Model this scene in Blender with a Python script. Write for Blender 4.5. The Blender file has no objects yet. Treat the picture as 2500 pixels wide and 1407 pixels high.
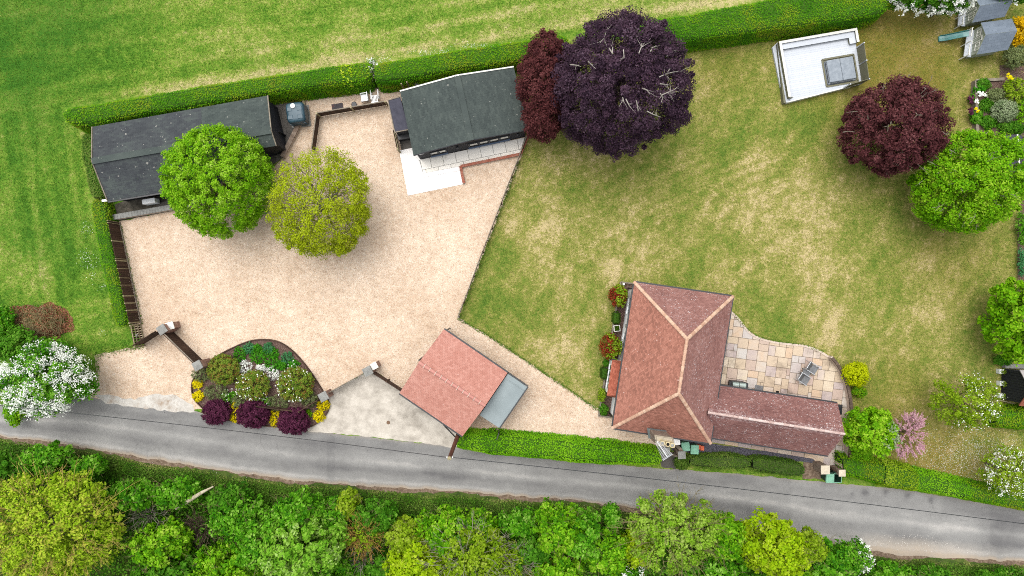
import bpy, math, random
import numpy as np
from mathutils import Vector, Matrix

# ------------------------------------------------------------------ camera, sky, sun, exposure
SC = bpy.context.scene
COL = SC.collection
S, H = 0.029, 48.3                       # metres per photo pixel on the ground, camera height


def G(px, py, z=0.0):
    """A spot read off the aerial photograph, at its own height z, in metres."""
    k = S * (H - z) / H
    return Vector(((px - 1250) * k, (703.5 - py) * k, z))


cam = bpy.data.cameras.new('camera')
cam.sensor_width = 36.0
cam.lens = 36.0 * H / (2500 * S)
cam.clip_end = 3000
co = bpy.data.objects.new('camera', cam)
co.location = (0, 0, H)
COL.objects.link(co)
SC.camera = co

SUN_DIR = Vector((-0.16, 0.3, 0.94)).normalized()
W = bpy.data.worlds.new('World')
SC.world = W
W.use_nodes = True
wn = W.node_tree.nodes
wl = W.node_tree.links
sky = wn.new('ShaderNodeTexSky')
sky.sky_type = 'NISHITA'
sky.sun_disc = False
sky.sun_elevation = math.asin(SUN_DIR.z)
sky.sun_rotation = math.atan2(SUN_DIR.x, SUN_DIR.y)
sky.air_density = 1.0
sky.dust_density = 4.0
sky.ozone_density = 1.0
hsv = wn.new('ShaderNodeHueSaturation')   # overcast: the cloud layer takes the blue out of the sky
hsv.inputs['Saturation'].default_value = 0.22
wl.new(sky.outputs[0], hsv.inputs['Color'])
wl.new(hsv.outputs[0], wn['Background'].inputs['Color'])
wn['Background'].inputs['Strength'].default_value = 0.15

sun = bpy.data.lights.new('sun', 'SUN')
sun.energy = 1.2
sun.angle = math.radians(65)
sun.color = (1.0, 0.96, 0.9)
so = bpy.data.objects.new('sun', sun)
so.rotation_euler = SUN_DIR.to_track_quat('Z', 'Y').to_euler()
so.location = (0, 0, 80)
COL.objects.link(so)

SC.view_settings.view_transform = 'Standard'
SC.view_settings.look = 'None'
SC.view_settings.exposure = 0.95
SC.view_settings.gamma = 1.0
SC.view_settings.use_curve_mapping = False
SC.cycles.use_denoising = False            # overcast light is clean enough; keeps the grain of grass, gravel and leaves
SC.cycles.filter_width = 1.0
SC.cycles.max_bounces = 6

RNG = np.random.default_rng(7)
rnd = random.Random(11)
PI = math.pi


# ------------------------------------------------------------------ small tools
def lin(c):
    c = c / 255.0
    return c / 12.92 if c <= 0.04045 else ((c + 0.055) / 1.055) ** 2.4


def C(r, g, b, k=0.6):
    """Real-world base colour of a surface seen as this sRGB value under the photograph's exposure."""
    return (min(lin(r) * k, .85), min(lin(g) * k, .85), min(lin(b) * k, .85), 1)


def vnoise(x, y, seed=0.0):
    x = np.asarray(x, float); y = np.asarray(y, float)
    i = np.floor(x); j = np.floor(y)
    f = x - i; g = y - j
    f = f * f * (3 - 2 * f); g = g * g * (3 - 2 * g)

    def h(a, b):
        v = np.sin(a * 127.1 + b * 311.7 + seed * 74.7) * 43758.5453
        return v - np.floor(v)
    return (h(i, j) * (1 - f) + h(i + 1, j) * f) * (1 - g) + (h(i, j + 1) * (1 - f) + h(i + 1, j + 1) * f) * g


def fbm(x, y, seed=0.0, o=4):
    t = 0; a = .5; s = 0
    for k in range(o):
        t = t + a * vnoise(x * 2 ** k, y * 2 ** k, seed + k * 3.1); s += a; a *= .55
    return t / s


def inpoly(x, y, poly):
    r = np.zeros(np.shape(x), bool)
    n = len(poly)
    for i in range(n):
        x0, y0 = poly[i][0], poly[i][1]; x1, y1 = poly[(i + 1) % n][0], poly[(i + 1) % n][1]
        if y0 == y1:
            continue
        c = ((y0 > y) != (y1 > y)) & (x < (x1 - x0) * (y - y0) / (y1 - y0) + x0)
        r ^= c
    return r


def GP(pts, z=0.0):
    return [G(p[0], p[1], z) for p in pts]


def smooth(pts, n=4, closed=True):
    """Chaikin rounding of a list of 2-tuples."""
    for _ in range(n):
        q = []
        m = len(pts)
        rg = range(m) if closed else range(m - 1)
        if not closed:
            q.append(pts[0])
        for i in rg:
            a, b = pts[i], pts[(i + 1) % m]
            q.append((a[0] * .75 + b[0] * .25, a[1] * .75 + b[1] * .25))
            q.append((a[0] * .25 + b[0] * .75, a[1] * .25 + b[1] * .75))
        if not closed:
            q.append(pts[-1])
        pts = q
    return pts


# ------------------------------------------------------------------ materials
MATS = {}


def newmat(name):
    m = bpy.data.materials.new(name)
    m.use_nodes = True
    nt = m.node_tree
    return m, nt, nt.nodes, nt.links, nt.nodes['Principled BSDF']


def nd(nt, kind, **kw):
    n = nt.nodes.new(kind)
    for k, v in kw.items():
        if k in n.inputs:
            n.inputs[k].default_value = v
        else:
            setattr(n, k, v)
    return n


def ramp(nt, cols, fac, pos=None):
    r = nt.nodes.new('ShaderNodeValToRGB')
    e = r.color_ramp.elements
    n = len(cols)
    pos = pos or [i / (n - 1) for i in range(n)]
    while len(e) < n:
        e.new(0.5)
    for i in range(n):
        e[i].position = pos[i]
        e[i].color = cols[i]
    nt.links.new(fac, r.inputs[0])
    return r


def mth(nt, op, a, b=None, clamp=False):
    n = nt.nodes.new('ShaderNodeMath'); n.operation = op; n.use_clamp = clamp
    for i, v in enumerate((a, b)):
        if v is None:
            continue
        if isinstance(v, (int, float)):
            n.inputs[i].default_value = v
        else:
            nt.links.new(v, n.inputs[i])
    return n.outputs[0]


def mixc(nt, fac, a, b, mode='MIX'):
    n = nt.nodes.new('ShaderNodeMix'); n.data_type = 'RGBA'; n.blend_type = mode
    for i, v in ((0, fac), (6, a), (7, b)):
        if isinstance(v, (int, float, tuple)):
            n.inputs[i].default_value = v
        else:
            nt.links.new(v, n.inputs[i])
    return n.outputs[2]


def pos(nt, scale=(1, 1, 1), rot=0.0):
    g = nt.nodes.new('ShaderNodeNewGeometry')
    m = nt.nodes.new('ShaderNodeMapping')
    m.inputs['Scale'].default_value = scale
    m.inputs['Rotation'].default_value = (0, 0, rot)
    nt.links.new(g.outputs['Position'], m.inputs['Vector'])
    return m.outputs[0]


def noise(nt, vec, scale, detail=4, rough=.6):
    n = nd(nt, 'ShaderNodeTexNoise', Scale=scale, Detail=detail, Roughness=rough)
    nt.links.new(vec, n.inputs['Vector'])
    return n.outputs[0]


def bump(nt, bs, hgt, strength, dist):
    b = nd(nt, 'ShaderNodeBump', Strength=strength, Distance=dist)
    nt.links.new(hgt, b.inputs['Height'])
    nt.links.new(b.outputs[0], bs.inputs['Normal'])


def mat(name, cols, scale=3.0, rough=.85, bmp=0.0, bdist=.02, src='noise', mix=.35, spec=.3, metal=0.0, stretch=(1, 1, 1), rot=0.0,
        pos_=None, stain=None, fine=None):
    """Ramp of base colours driven by noise, by a per-piece tint, or by a per-object random value."""
    if name in MATS:
        return MATS[name]
    m, nt, N, L, bs = newmat(name)
    v = pos(nt, stretch, rot)
    nz = noise(nt, v, scale, 5)
    if src == 'tint':
        a = nd(nt, 'ShaderNodeAttribute', attribute_name='tint')
        f = mth(nt, 'ADD', mth(nt, 'MULTIPLY', a.outputs['Fac'], 1 - mix), mth(nt, 'MULTIPLY', nz, mix))
    elif src == 'object':
        o = nt.nodes.new('ShaderNodeObjectInfo')
        f = mth(nt, 'ADD', mth(nt, 'MULTIPLY', o.outputs['Random'], 1 - mix), mth(nt, 'MULTIPLY', nz, mix))
    else:
        f = nz
        cols = list(cols)
    if src == 'noise' and pos_ is None:
        n = len(cols)
        pos_ = [.3 + .4 * i / max(n - 1, 1) for i in range(n)]
    col = ramp(nt, cols, f, pos_).outputs[0] if len(cols) > 1 else None
    if col is None:
        bs.inputs['Base Color'].default_value = cols[0]
    else:
        if stain:
            sn = noise(nt, v, stain[1], 6, .7)
            sf = ramp(nt, [(0, 0, 0, 1), (1, 1, 1, 1)], sn, [stain[2], stain[3]]).outputs[0]
            col = mixc(nt, sf, col, stain[0])
        if fine:
            fn = noise(nt, v, fine[0], 3, .6)
            fc = ramp(nt, [(1 - fine[1],) * 3 + (1,), (1 + fine[1],) * 3 + (1,)], fn, [.3, .7]).outputs[0]
            col = mixc(nt, 1.0, col, fc, 'MULTIPLY')
        L.new(col, bs.inputs['Base Color'])
    bs.inputs['Roughness'].default_value = rough
    bs.inputs['Specular IOR Level'].default_value = spec
    bs.inputs['Metallic'].default_value = metal
    if bmp:
        bump(nt, bs, noise(nt, v, scale * 4, 4), bmp, bdist)
    MATS[name] = m
    return m


def leafmat(name, cols, trans=.3, rough=.6, pos_=None):
    m, nt, N, L, bs = newmat(name)
    a = nd(nt, 'ShaderNodeAttribute', attribute_name='tint')
    col = ramp(nt, cols, a.outputs['Fac'], pos_).outputs[0]
    L.new(col, bs.inputs['Base Color'])
    bs.inputs['Roughness'].default_value = rough
    bs.inputs['Specular IOR Level'].default_value = .07
    t = nt.nodes.new('ShaderNodeBsdfTranslucent')
    L.new(col, t.inputs['Color'])
    mx = nt.nodes.new('ShaderNodeMixShader')
    mx.inputs[0].default_value = trans
    L.new(bs.outputs[0], mx.inputs[1]); L.new(t.outputs[0], mx.inputs[2])
    L.new(mx.outputs[0], N['Material Output'].inputs['Surface'])
    MATS[name] = m
    return m


# ------------------------------------------------------------------ objects
def tag(o, label=None, cat=None, group=None, kind=None):
    if label: o['label'] = label
    if cat: o['category'] = cat
    if group: o['group'] = group
    if kind: o['kind'] = kind
    return o


def adopt(o, parent, world=True):
    o.parent = parent
    if world and parent.parent is None:
        o.matrix_parent_inverse = parent.matrix_basis.inverted()


def empty(name, loc, label, cat, group=None, rz=0.0):
    o = bpy.data.objects.new(name, None)
    o.empty_display_size = .2
    o.location = loc
    o.rotation_euler = (0, 0, rz)
    COL.objects.link(o)
    return tag(o, label, cat, group)


def link(name, me, m=None, parent=None, world=True):
    o = bpy.data.objects.new(name, me)
    if m is not None and not me.materials:
        me.materials.append(m)
    COL.objects.link(o)
    if parent is not None:
        adopt(o, parent, world)
    return o


class MB:
    def __init__(s):
        s.v = []; s.f = []; s.t = []

    def add(s, vs, fs, t=None):
        b = len(s.v)
        s.v += [tuple(p) for p in vs]
        s.f += [tuple(i + b for i in f) for f in fs]
        s.t += [rnd.random() if t is None else t] * len(fs)
        return s

    def box(s, c, size, rz=0.0, t=None, tilt=None):
        sx, sy, sz = [d / 2 for d in size]
        M = Matrix.Rotation(rz, 3, 'Z')
        if tilt is not None:
            M = M @ tilt
        c = Vector(c)
        vs = [c + M @ Vector((a * sx, b * sy, d * sz)) for d in (-1, 1) for a, b in ((-1, -1), (1, -1), (1, 1), (-1, 1))]
        return s.add(vs, [(3, 2, 1, 0), (4, 5, 6, 7), (0, 1, 5, 4), (1, 2, 6, 5), (2, 3, 7, 6), (3, 0, 4, 7)], t)

    def bar(s, p, q, w, z0, z1, t=None):
        """Upright wall or board along the plan line p-q."""
        p = Vector((p[0], p[1], 0)); q = Vector((q[0], q[1], 0))
        d = (q - p).normalized(); n = Vector((-d.y, d.x, 0)) * w / 2
        vs = [a + n * sg + Vector((0, 0, z)) for z in (z0, z1) for a, sg in ((p, -1), (q, -1), (q, 1), (p, 1))]
        return s.add(vs, [(3, 2, 1, 0), (4, 5, 6, 7), (0, 1, 5, 4), (1, 2, 6, 5), (2, 3, 7, 6), (3, 0, 4, 7)], t)

    def prism(s, pts, z0, z1, t=None, inset=0.0):
        n = len(pts)
        if sum(pts[i][0] * pts[(i + 1) % n][1] - pts[(i + 1) % n][0] * pts[i][1] for i in range(n)) < 0:
            pts = list(pts)[::-1]
        cx = sum(p[0] for p in pts) / n; cy = sum(p[1] for p in pts) / n
        top = []
        for p in pts:
            d = math.hypot(p[0] - cx, p[1] - cy) or 1
            top.append((p[0] - (p[0] - cx) / d * inset, p[1] - (p[1] - cy) / d * inset, z1))
        vs = [(p[0], p[1], z0) for p in pts] + top
        fs = [tuple(range(n - 1, -1, -1)), tuple(range(n, 2 * n))] + [(i, (i + 1) % n, n + (i + 1) % n, n + i) for i in range(n)]
        return s.add(vs, fs, t)

    def tube(s, path, rad, n=6, t=None, cap=True):
        path = [Vector(p) for p in path]
        m = len(path)
        vs = []; fs = []
        for i, p in enumerate(path):
            d = (path[min(i + 1, m - 1)] - path[max(i - 1, 0)])
            d = d.normalized() if d.length > 1e-9 else Vector((0, 0, 1))
            u = d.cross(Vector((.31, .95, .02)))
            if u.length < .1:
                u = d.cross(Vector((1, 0, 0)))
            u.normalize(); w = d.cross(u)
            r = rad[i] if isinstance(rad, (list, tuple)) else rad
            vs += [p + (u * math.cos(2 * PI * k / n) + w * math.sin(2 * PI * k / n)) * r for k in range(n)]
        for i in range(m - 1):
            for k in range(n):
                a, b = i * n + k, i * n + (k + 1) % n
                fs.append((a, b, b + n, a + n))
        if cap:
            fs.append(tuple(range(n - 1, -1, -1))); fs.append(tuple((m - 1) * n + k for k in range(n)))
        return s.add(vs, fs, t)

    def lathe(s, c, prof, n=16, t=None):
        vs = []; fs = []
        c = Vector(c)
        for r, z in prof:
            vs += [c + Vector((r * math.cos(2 * PI * k / n), r * math.sin(2 * PI * k / n), z)) for k in range(n)]
        for i in range(len(prof) - 1):
            for k in range(n):
                a, b = i * n + k, i * n + (k + 1) % n
                fs.append((a, b, b + n, a + n))
        fs.append(tuple(range(n - 1, -1, -1))); fs.append(tuple((len(prof) - 1) * n + k for k in range(n)))
        return s.add(vs, fs, t)

    def mesh(s, name, m=None):
        me = bpy.data.meshes.new(name)
        me.from_pydata(s.v, [], s.f)
        a = me.attributes.new('tint', 'FLOAT', 'FACE')
        a.data.foreach_set('value', np.array(s.t, dtype=np.float32))
        if m is not None:
            me.materials.append(m)
        return me

    def build(s, name, m, parent=None, world=True, smooth_=False, bevel=0.0):
        me = s.mesh(name, m)
        if smooth_:
            me.shade_smooth()
        o = link(name, me, None, parent, world)
        if bevel:
            b = o.modifiers.new('bevel', 'BEVEL'); b.width = bevel; b.segments = 2; b.limit_method = 'ANGLE'
        return o


def np_mesh(name, V, F, tint, m):
    """V (n,3), F (k,3 or 4) numpy arrays -> mesh with a per-face tint."""
    me = bpy.data.meshes.new(name)
    k, w = F.shape
    me.vertices.add(len(V)); me.vertices.foreach_set('co', V.astype(np.float32).ravel())
    me.loops.add(k * w); me.loops.foreach_set('vertex_index', F.astype(np.int32).ravel())
    me.polygons.add(k)
    me.polygons.foreach_set('loop_start', np.arange(0, k * w, w, dtype=np.int32))
    me.update(calc_edges=True)
    a = me.attributes.new('tint', 'FLOAT', 'FACE')
    a.data.foreach_set('value', tint.astype(np.float32))
    me.materials.append(m)
    return me


def unit(a):
    return a / np.maximum(np.linalg.norm(a, axis=1, keepdims=True), 1e-9)


def leaf_mesh(name, P, Nn, size, tint, m, asp=.62, rng=RNG, along=None):
    """One kite-shaped face per leaf."""
    n = len(P)
    r = rng.normal(size=(n, 3)) if along is None else along + rng.normal(size=(n, 3)) * .25
    t = unit(np.cross(Nn, r)) if along is None else unit(r - Nn * np.sum(r * Nn, 1, keepdims=True))
    b = np.cross(Nn, t)
    s = size.reshape(-1, 1)
    V = np.empty((n, 4, 3))
    V[:, 0] = P - t * s * .5
    V[:, 1] = P + b * s * .5 * asp + t * s * .05
    V[:, 2] = P + t * s * .5 + Nn * s * .08
    V[:, 3] = P - b * s * .5 * asp + t * s * .05
    F = np.arange(n * 4).reshape(n, 4)
    return np_mesh(name, V.reshape(-1, 3), F, tint, m)


def grid_sheet(name, xs, ys, z, m, fn=None, keep=None, attrs=('dry', 'lush')):
    """A sheet of cells with ground-cover values at its points."""
    X, Y = np.meshgrid(xs, ys)
    nx, ny = len(xs), len(ys)
    V = np.stack([X.ravel(), Y.ravel(), np.full(nx * ny, z)], 1)
    I = np.arange(nx * ny).reshape(ny, nx)
    F = np.stack([I[:-1, :-1].ravel(), I[:-1, 1:].ravel(), I[1:, 1:].ravel(), I[1:, :-1].ravel()], 1)
    if keep is not None:
        cx = V[F].mean(1)
        F = F[inpoly(cx[:, 0], cx[:, 1], keep)]
    me = np_mesh(name, V, F, np.zeros(len(F)), m)
    if fn:
        for a, val in zip(attrs, fn(V[:, 0], V[:, 1])):
            at = me.attributes.new(a, 'FLOAT', 'POINT')
            at.data.foreach_set('value', val.astype(np.float32))
    return link(name, me)


def sheet(name, pts, z, m, jit=0.0, step=.35, seed=1, thick=0.0):
    """A flat piece of ground with a slightly uneven edge."""
    out = []
    r = random.Random(seed)
    n = len(pts)
    for i in range(n):
        a, b = Vector(pts[i][:2]), Vector(pts[(i + 1) % n][:2])
        k = max(1, int((b - a).length / step)) if jit else 1
        for j in range(k):
            p = a.lerp(b, j / k)
            if jit:
                p = p + Vector((r.uniform(-jit, jit), r.uniform(-jit, jit)))
            out.append((p.x, p.y))
    mb = MB()
    if thick:
        mb.prism(out, z - thick, z)
    else:
        ar = sum(out[i][0] * out[(i + 1) % len(out)][1] - out[(i + 1) % len(out)][0] * out[i][1] for i in range(len(out)))
        if ar < 0:
            out = out[::-1]
        mb.add([(p[0], p[1], z) for p in out], [tuple(range(len(out)))])
    return mb.build(name, m)


def struct(o):
    o['kind'] = 'structure'
    return o


# ------------------------------------------------------------------ material library
def roofmat(name, cols, lich, amount, spots=5.0, rough=.9, tile=.45):
    """Tile colours by piece, with pale lichen specks and soft weathering."""
    m, nt, N, L, bs = newmat(name)
    a = nd(nt, 'ShaderNodeAttribute', attribute_name='tint')
    v = pos(nt)
    wob = nd(nt, 'ShaderNodeTexNoise', Scale=9.0, Detail=3.0)
    L.new(v, wob.inputs['Vector'])
    vw = nt.nodes.new('ShaderNodeVectorMath'); vw.operation = 'MULTIPLY_ADD'
    L.new(wob.outputs[1], vw.inputs[0]); vw.inputs[1].default_value = (.16, .16, .16); L.new(v, vw.inputs[2])
    big = noise(nt, v, .55, 5, .65)
    f = mth(nt, 'ADD', mth(nt, 'MULTIPLY', a.outputs['Fac'], tile), mth(nt, 'MULTIPLY', big, 1 - tile))
    col = ramp(nt, cols, f, [.25 + .5 * i / (len(cols) - 1) for i in range(len(cols))]).outputs[0]
    fine = noise(nt, v, 26, 3)
    fc = ramp(nt, [(.8, .8, .8, 1), (1.18, 1.18, 1.18, 1)], fine, [.3, .7]).outputs[0]
    col = mixc(nt, 1.0, col, fc, 'MULTIPLY')
    patch = noise(nt, v, .8, 4, .75)
    pp = ramp(nt, [(0, 0, 0, 1), (1, 1, 1, 1)], patch, [.40, .68]).outputs[0]
    for sc, rad in ((spots, .34), (spots * 2.1, .34)):
        vo = nd(nt, 'ShaderNodeTexVoronoi', Scale=sc)
        L.new(vw.outputs[0], vo.inputs['Vector'])
        sep = nt.nodes.new('ShaderNodeSeparateColor'); L.new(vo.outputs['Color'], sep.inputs[0])
        s1 = mth(nt, 'LESS_THAN', vo.outputs['Distance'], mth(nt, 'MULTIPLY', sep.outputs[1], rad))
        s2 = mth(nt, 'LESS_THAN', sep.outputs[0], mth(nt, 'MULTIPLY', pp, amount))
        col = mixc(nt, mth(nt, 'MULTIPLY', mth(nt, 'MULTIPLY', s1, s2), .8), col, lich)
    L.new(col, bs.inputs['Base Color'])
    bs.inputs['Roughness'].default_value = rough
    bs.inputs['Specular IOR Level'].default_value = .2
    bump(nt, bs, fine, .4, .01)
    MATS[name] = m
    return m


def grassmat(name, ramp_cols, lush_col, blade=False):
    m, nt, N, L, bs = newmat(name)
    v = pos(nt)
    if blade:
        f = nd(nt, 'ShaderNodeAttribute', attribute_name='tint').outputs['Fac']
        col = ramp(nt, ramp_cols, f).outputs[0]
    else:
        d = nd(nt, 'ShaderNodeAttribute', attribute_name='dry').outputs['Fac']
        lu = nd(nt, 'ShaderNodeAttribute', attribute_name='lush').outputs['Fac']
        n1 = noise(nt, v, 1.7, 7, .78)
        n2 = noise(nt, v, 6.0, 6, .78)
        f = mth(nt, 'ADD', d, mth(nt, 'MULTIPLY', mth(nt, 'SUBTRACT', n1, .5), 1.9))
        f = mth(nt, 'ADD', f, mth(nt, 'MULTIPLY', mth(nt, 'SUBTRACT', n2, .5), 1.7), True)
        col = ramp(nt, ramp_cols, f).outputs[0]
        lf = mth(nt, 'MULTIPLY', lu, mth(nt, 'ADD', .5, n2), True)
        col = mixc(nt, lf, col, lush_col)
        n3 = noise(nt, v, 22, 3)
        fc = ramp(nt, [(.6, .6, .6, 1), (1.35, 1.35, 1.35, 1)], n3, [.3, .7]).outputs[0]
        col = mixc(nt, 1.0, col, fc, 'MULTIPLY')
        bump(nt, bs, n3, .7, .05)
    L.new(col, bs.inputs['Base Color'])
    bs.inputs['Roughness'].default_value = .9
    bs.inputs['Specular IOR Level'].default_value = .1
    MATS[name] = m
    return m


FIELD_COLS = [C(70, 114, 28), C(98, 142, 40), C(128, 158, 56), C(164, 174, 88), C(206, 194, 138)]
LAWN_COLS = [C(88, 120, 42), C(114, 136, 52), C(140, 146, 68), C(170, 163, 94), C(208, 190, 140)]
m_field = grassmat('field_grass', FIELD_COLS, C(50, 108, 30))
m_lawn = grassmat('lawn_grass', LAWN_COLS, C(132, 108, 46))
m_field_b = grassmat('field_blades', FIELD_COLS, None, True)
m_lawn_b = grassmat('lawn_blades', LAWN_COLS, None, True)


def gravelmat():
    m, nt, N, L, bs = newmat('gravel')
    v = pos(nt)
    vo = nd(nt, 'ShaderNodeTexVoronoi', Scale=15.0)
    L.new(v, vo.inputs['Vector'])
    sep = nt.nodes.new('ShaderNodeSeparateColor'); L.new(vo.outputs['Color'], sep.inputs[0])
    c1 = ramp(nt, [C(190, 162, 138), C(222, 196, 170), C(234, 211, 188), C(241, 222, 203), C(235, 216, 190), C(248, 240, 228)], sep.outputs[0],
              [0, .12, .35, .6, .85, 1]).outputs[0]
    vo2 = nd(nt, 'ShaderNodeTexVoronoi', Scale=38.0); L.new(v, vo2.inputs['Vector'])
    sep2 = nt.nodes.new('ShaderNodeSeparateColor'); L.new(vo2.outputs['Color'], sep2.inputs[0])
    c2 = ramp(nt, [(.84, .82, .78, 1), (1, 1, 1, 1), (1.14, 1.14, 1.14, 1)], sep2.outputs[1]).outputs[0]
    c1 = mixc(nt, .35, c1, C(236, 215, 193))
    col = mixc(nt, 1.0, c1, c2, 'MULTIPLY')
    big = noise(nt, v, .22, 5, .6)
    c3 = ramp(nt, [(.82, .76, .70, 1), (.98, .96, .94, 1), (1.1, 1.1, 1.1, 1)], big, [.28, .5, .7]).outputs[0]
    col = mixc(nt, 1.0, col, c3, 'MULTIPLY')
    md = noise(nt, v, 2.0, 5, .75)
    c4 = ramp(nt, [(.84, .81, .78, 1), (1.06, 1.06, 1.06, 1)], md, [.35, .65]).outputs[0]
    col = mixc(nt, 1.0, col, c4, 'MULTIPLY')
    L.new(col, bs.inputs['Base Color'])
    bs.inputs['Roughness'].default_value = .95
    bs.inputs['Specular IOR Level'].default_value = .15
    bump(nt, bs, vo.outputs['Distance'], .6, .03)
    return m


def lanemat():
    m, nt, N, L, bs = newmat('asphalt')
    v = pos(nt)
    a = nd(nt, 'ShaderNodeAttribute', attribute_name='dry').outputs['Fac']
    b = nd(nt, 'ShaderNodeAttribute', attribute_name='lush').outputs['Fac']
    n1 = noise(nt, v, 1.3, 6, .7)
    f = mth(nt, 'ADD', a, mth(nt, 'MULTIPLY', mth(nt, 'SUBTRACT', n1, .5), .5), True)
    col = ramp(nt, [C(110, 109, 109), C(136, 135, 133), C(156, 155, 152), C(186, 183, 178)], f).outputs[0]
    n2 = noise(nt, v, 30, 3)
    fc = ramp(nt, [(.75, .75, .75, 1), (1.22, 1.22, 1.22, 1)], n2, [.3, .7]).outputs[0]
    col = mixc(nt, 1.0, col, fc, 'MULTIPLY')
    col = mixc(nt, mth(nt, 'MULTIPLY', b, mth(nt, 'ADD', n1, .4), True), col, C(184, 168, 148))
    sp = nd(nt, 'ShaderNodeTexVoronoi', Scale=1.6); L.new(v, sp.inputs['Vector'])
    st = mth(nt, 'LESS_THAN', sp.outputs['Distance'], .055)
    col = mixc(nt, mth(nt, 'MULTIPLY', st, .55), col, C(62, 62, 64))
    wob = nd(nt, 'ShaderNodeTexNoise', Scale=1.2, Detail=4.0); L.new(v, wob.inputs['Vector'])
    vw = nt.nodes.new('ShaderNodeVectorMath'); vw.operation = 'MULTIPLY_ADD'
    L.new(wob.outputs[1], vw.inputs[0]); vw.inputs[1].default_value = (.9, .9, .9); L.new(v, vw.inputs[2])
    ck = nd(nt, 'ShaderNodeTexVoronoi', Scale=.34, feature='DISTANCE_TO_EDGE'); L.new(vw.outputs[0], ck.inputs['Vector'])
    cm = mth(nt, 'MULTIPLY', mth(nt, 'LESS_THAN', ck.outputs['Distance'], .011), ramp(nt, [(0, 0, 0, 1), (1, 1, 1, 1)], noise(nt, v, .3, 3), [.48, .6]).outputs[0])
    col = mixc(nt, mth(nt, 'MULTIPLY', cm, .16), col, C(70, 68, 66))
    L.new(col, bs.inputs['Base Color'])
    bs.inputs['Roughness'].default_value = .9
    bump(nt, bs, n2, .3, .01)
    return m


m_gravel = gravelmat()
m_lane = lanemat()
m_apron = mat('old_concrete', [C(178, 170, 158), C(208, 200, 187), C(228, 220, 207)], 1.2, .95, .3, .01, stain=(C(132, 124, 112), .35, .54, .8), fine=(24, .14))
m_white = mat('new_concrete', [C(244, 240, 236, .78), C(252, 250, 248, .82)], .8, .9, .2, .005, fine=(30, .03))
m_pale = mat('pale_paving', [C(232, 226, 214, .84), C(242, 238, 230, .86)], .9, .9, .2, .005, src='object', mix=.4, stain=(C(206, 196, 180), .9, .58, .85), fine=(20, .06))
m_stone = mat('sandstone', [C(186, 164, 152), C(202, 180, 166), C(216, 196, 170), C(210, 190, 164), C(228, 212, 188), C(196, 180, 176), C(212, 206, 198), C(218, 190, 160), C(226, 210, 194)],
              1.6, .92, .25, .008, src='object', mix=.18, stain=(C(126, 112, 98), .5, .54, .76), fine=(14, .12))
m_slate = mat('yard_paving', [C(82, 78, 74), C(104, 100, 95), C(122, 117, 110)], 1.0, .95, .25, .008, src='object', mix=.55, stain=(C(62, 58, 50), .8, .5, .75), fine=(18, .12))
m_mulch = mat('bark_mulch', [C(66, 48, 42), C(108, 84, 74), C(150, 128, 118)], 14, .98, .8, .04, fine=(40, .3))
m_soil = mat('bare_earth', [C(96, 80, 64), C(132, 112, 94), C(162, 144, 124)], 5, .98, .6, .03, fine=(30, .2))
m_slategravel = mat('grey_gravel', [C(60, 58, 66), C(92, 90, 100), C(128, 126, 136)], 14, .95, .7, .03, fine=(40, .25))
m_felt = roofmat('felt_shingles', [C(62, 70, 69), C(77, 86, 83), C(92, 101, 96)], C(150, 152, 144), .16, 5.0, tile=.2)
m_felt2 = roofmat('felt_shingles_old', [C(58, 61, 66), C(73, 77, 80), C(88, 96, 93)], C(170, 168, 160), .22, 5.0, tile=.2)
m_feltflat = mat('flat_felt', [C(62, 62, 74), C(82, 82, 94)], 3, .9, .3, .01, fine=(30, .12))
m_tile_w = roofmat('clay_tiles', [C(150, 102, 87), C(174, 118, 101), C(192, 134, 116)], C(222, 190, 180), .14, 6.0, tile=.4)
m_tile_e = roofmat('weathered_tiles', [C(138, 97, 90), C(158, 114, 106), C(176, 131, 122)], C(232, 222, 222), .95, 11.0, tile=.35)
m_tile_a = roofmat('annexe_tiles', [C(122, 84, 80), C(142, 101, 96), C(162, 118, 111)], C(240, 232, 232), 1.1, 10.0, tile=.35)
m_tile_l = roofmat('lichened_tiles', [C(122, 84, 82), C(150, 112, 108), C(190, 160, 156)], C(246, 240, 240), 2.2, 8.0, tile=.35)
m_tile_g = roofmat('new_red_tiles', [C(188, 129, 114), C(201, 143, 128), C(211, 156, 141)], C(220, 174, 162), .06, 6.0, tile=.35)
m_ridge = mat('ridge_clay', [C(186, 144, 120), C(214, 174, 148), C(230, 200, 174)], 4, .9, .2, .01, src='object', mix=.35, fine=(14, .15))
m_ridge_r = mat('red_ridge', [C(200, 138, 126), C(216, 156, 144)], 4, .9, .2, .01, src='object', mix=.5)
m_mortar = mat('mortar', [C(206, 186, 170), C(228, 212, 196)], 6, .95)
m_ridge_l = mat('lichen_ridge', [C(168, 128, 116), C(214, 190, 182), C(240, 232, 228)], 5, .95, .3, .02, src='object', mix=.7)
m_black = mat('black_boards', [C(30, 32, 38), C(44, 47, 54)], 5, .7, .2, .01)
m_dark = mat('black_plastic', [C(26, 28, 32), C(40, 43, 48)], 3, .45, spec=.5)
m_render = mat('white_render', [C(232, 232, 230, .75), C(246, 246, 244, .8)], 1.5, .85, .15, .005)
m_brick = mat('red_brick', [C(150, 80, 60), C(178, 104, 82), C(196, 128, 106)], 5, .9, .3, .01, src='tint', mix=.4, fine=(20, .15))
m_brickold = mat('old_brick', [C(112, 96, 84), C(150, 130, 114), C(182, 168, 152)], 4, .95, .4, .01, src='tint', mix=.5, fine=(16, .2))
m_pierbrick = mat('pale_pier_brick', [C(150, 112, 96), C(180, 142, 126), C(206, 176, 160)], 5, .9, .3, .01, src='tint', mix=.4, fine=(20, .15))
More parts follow.
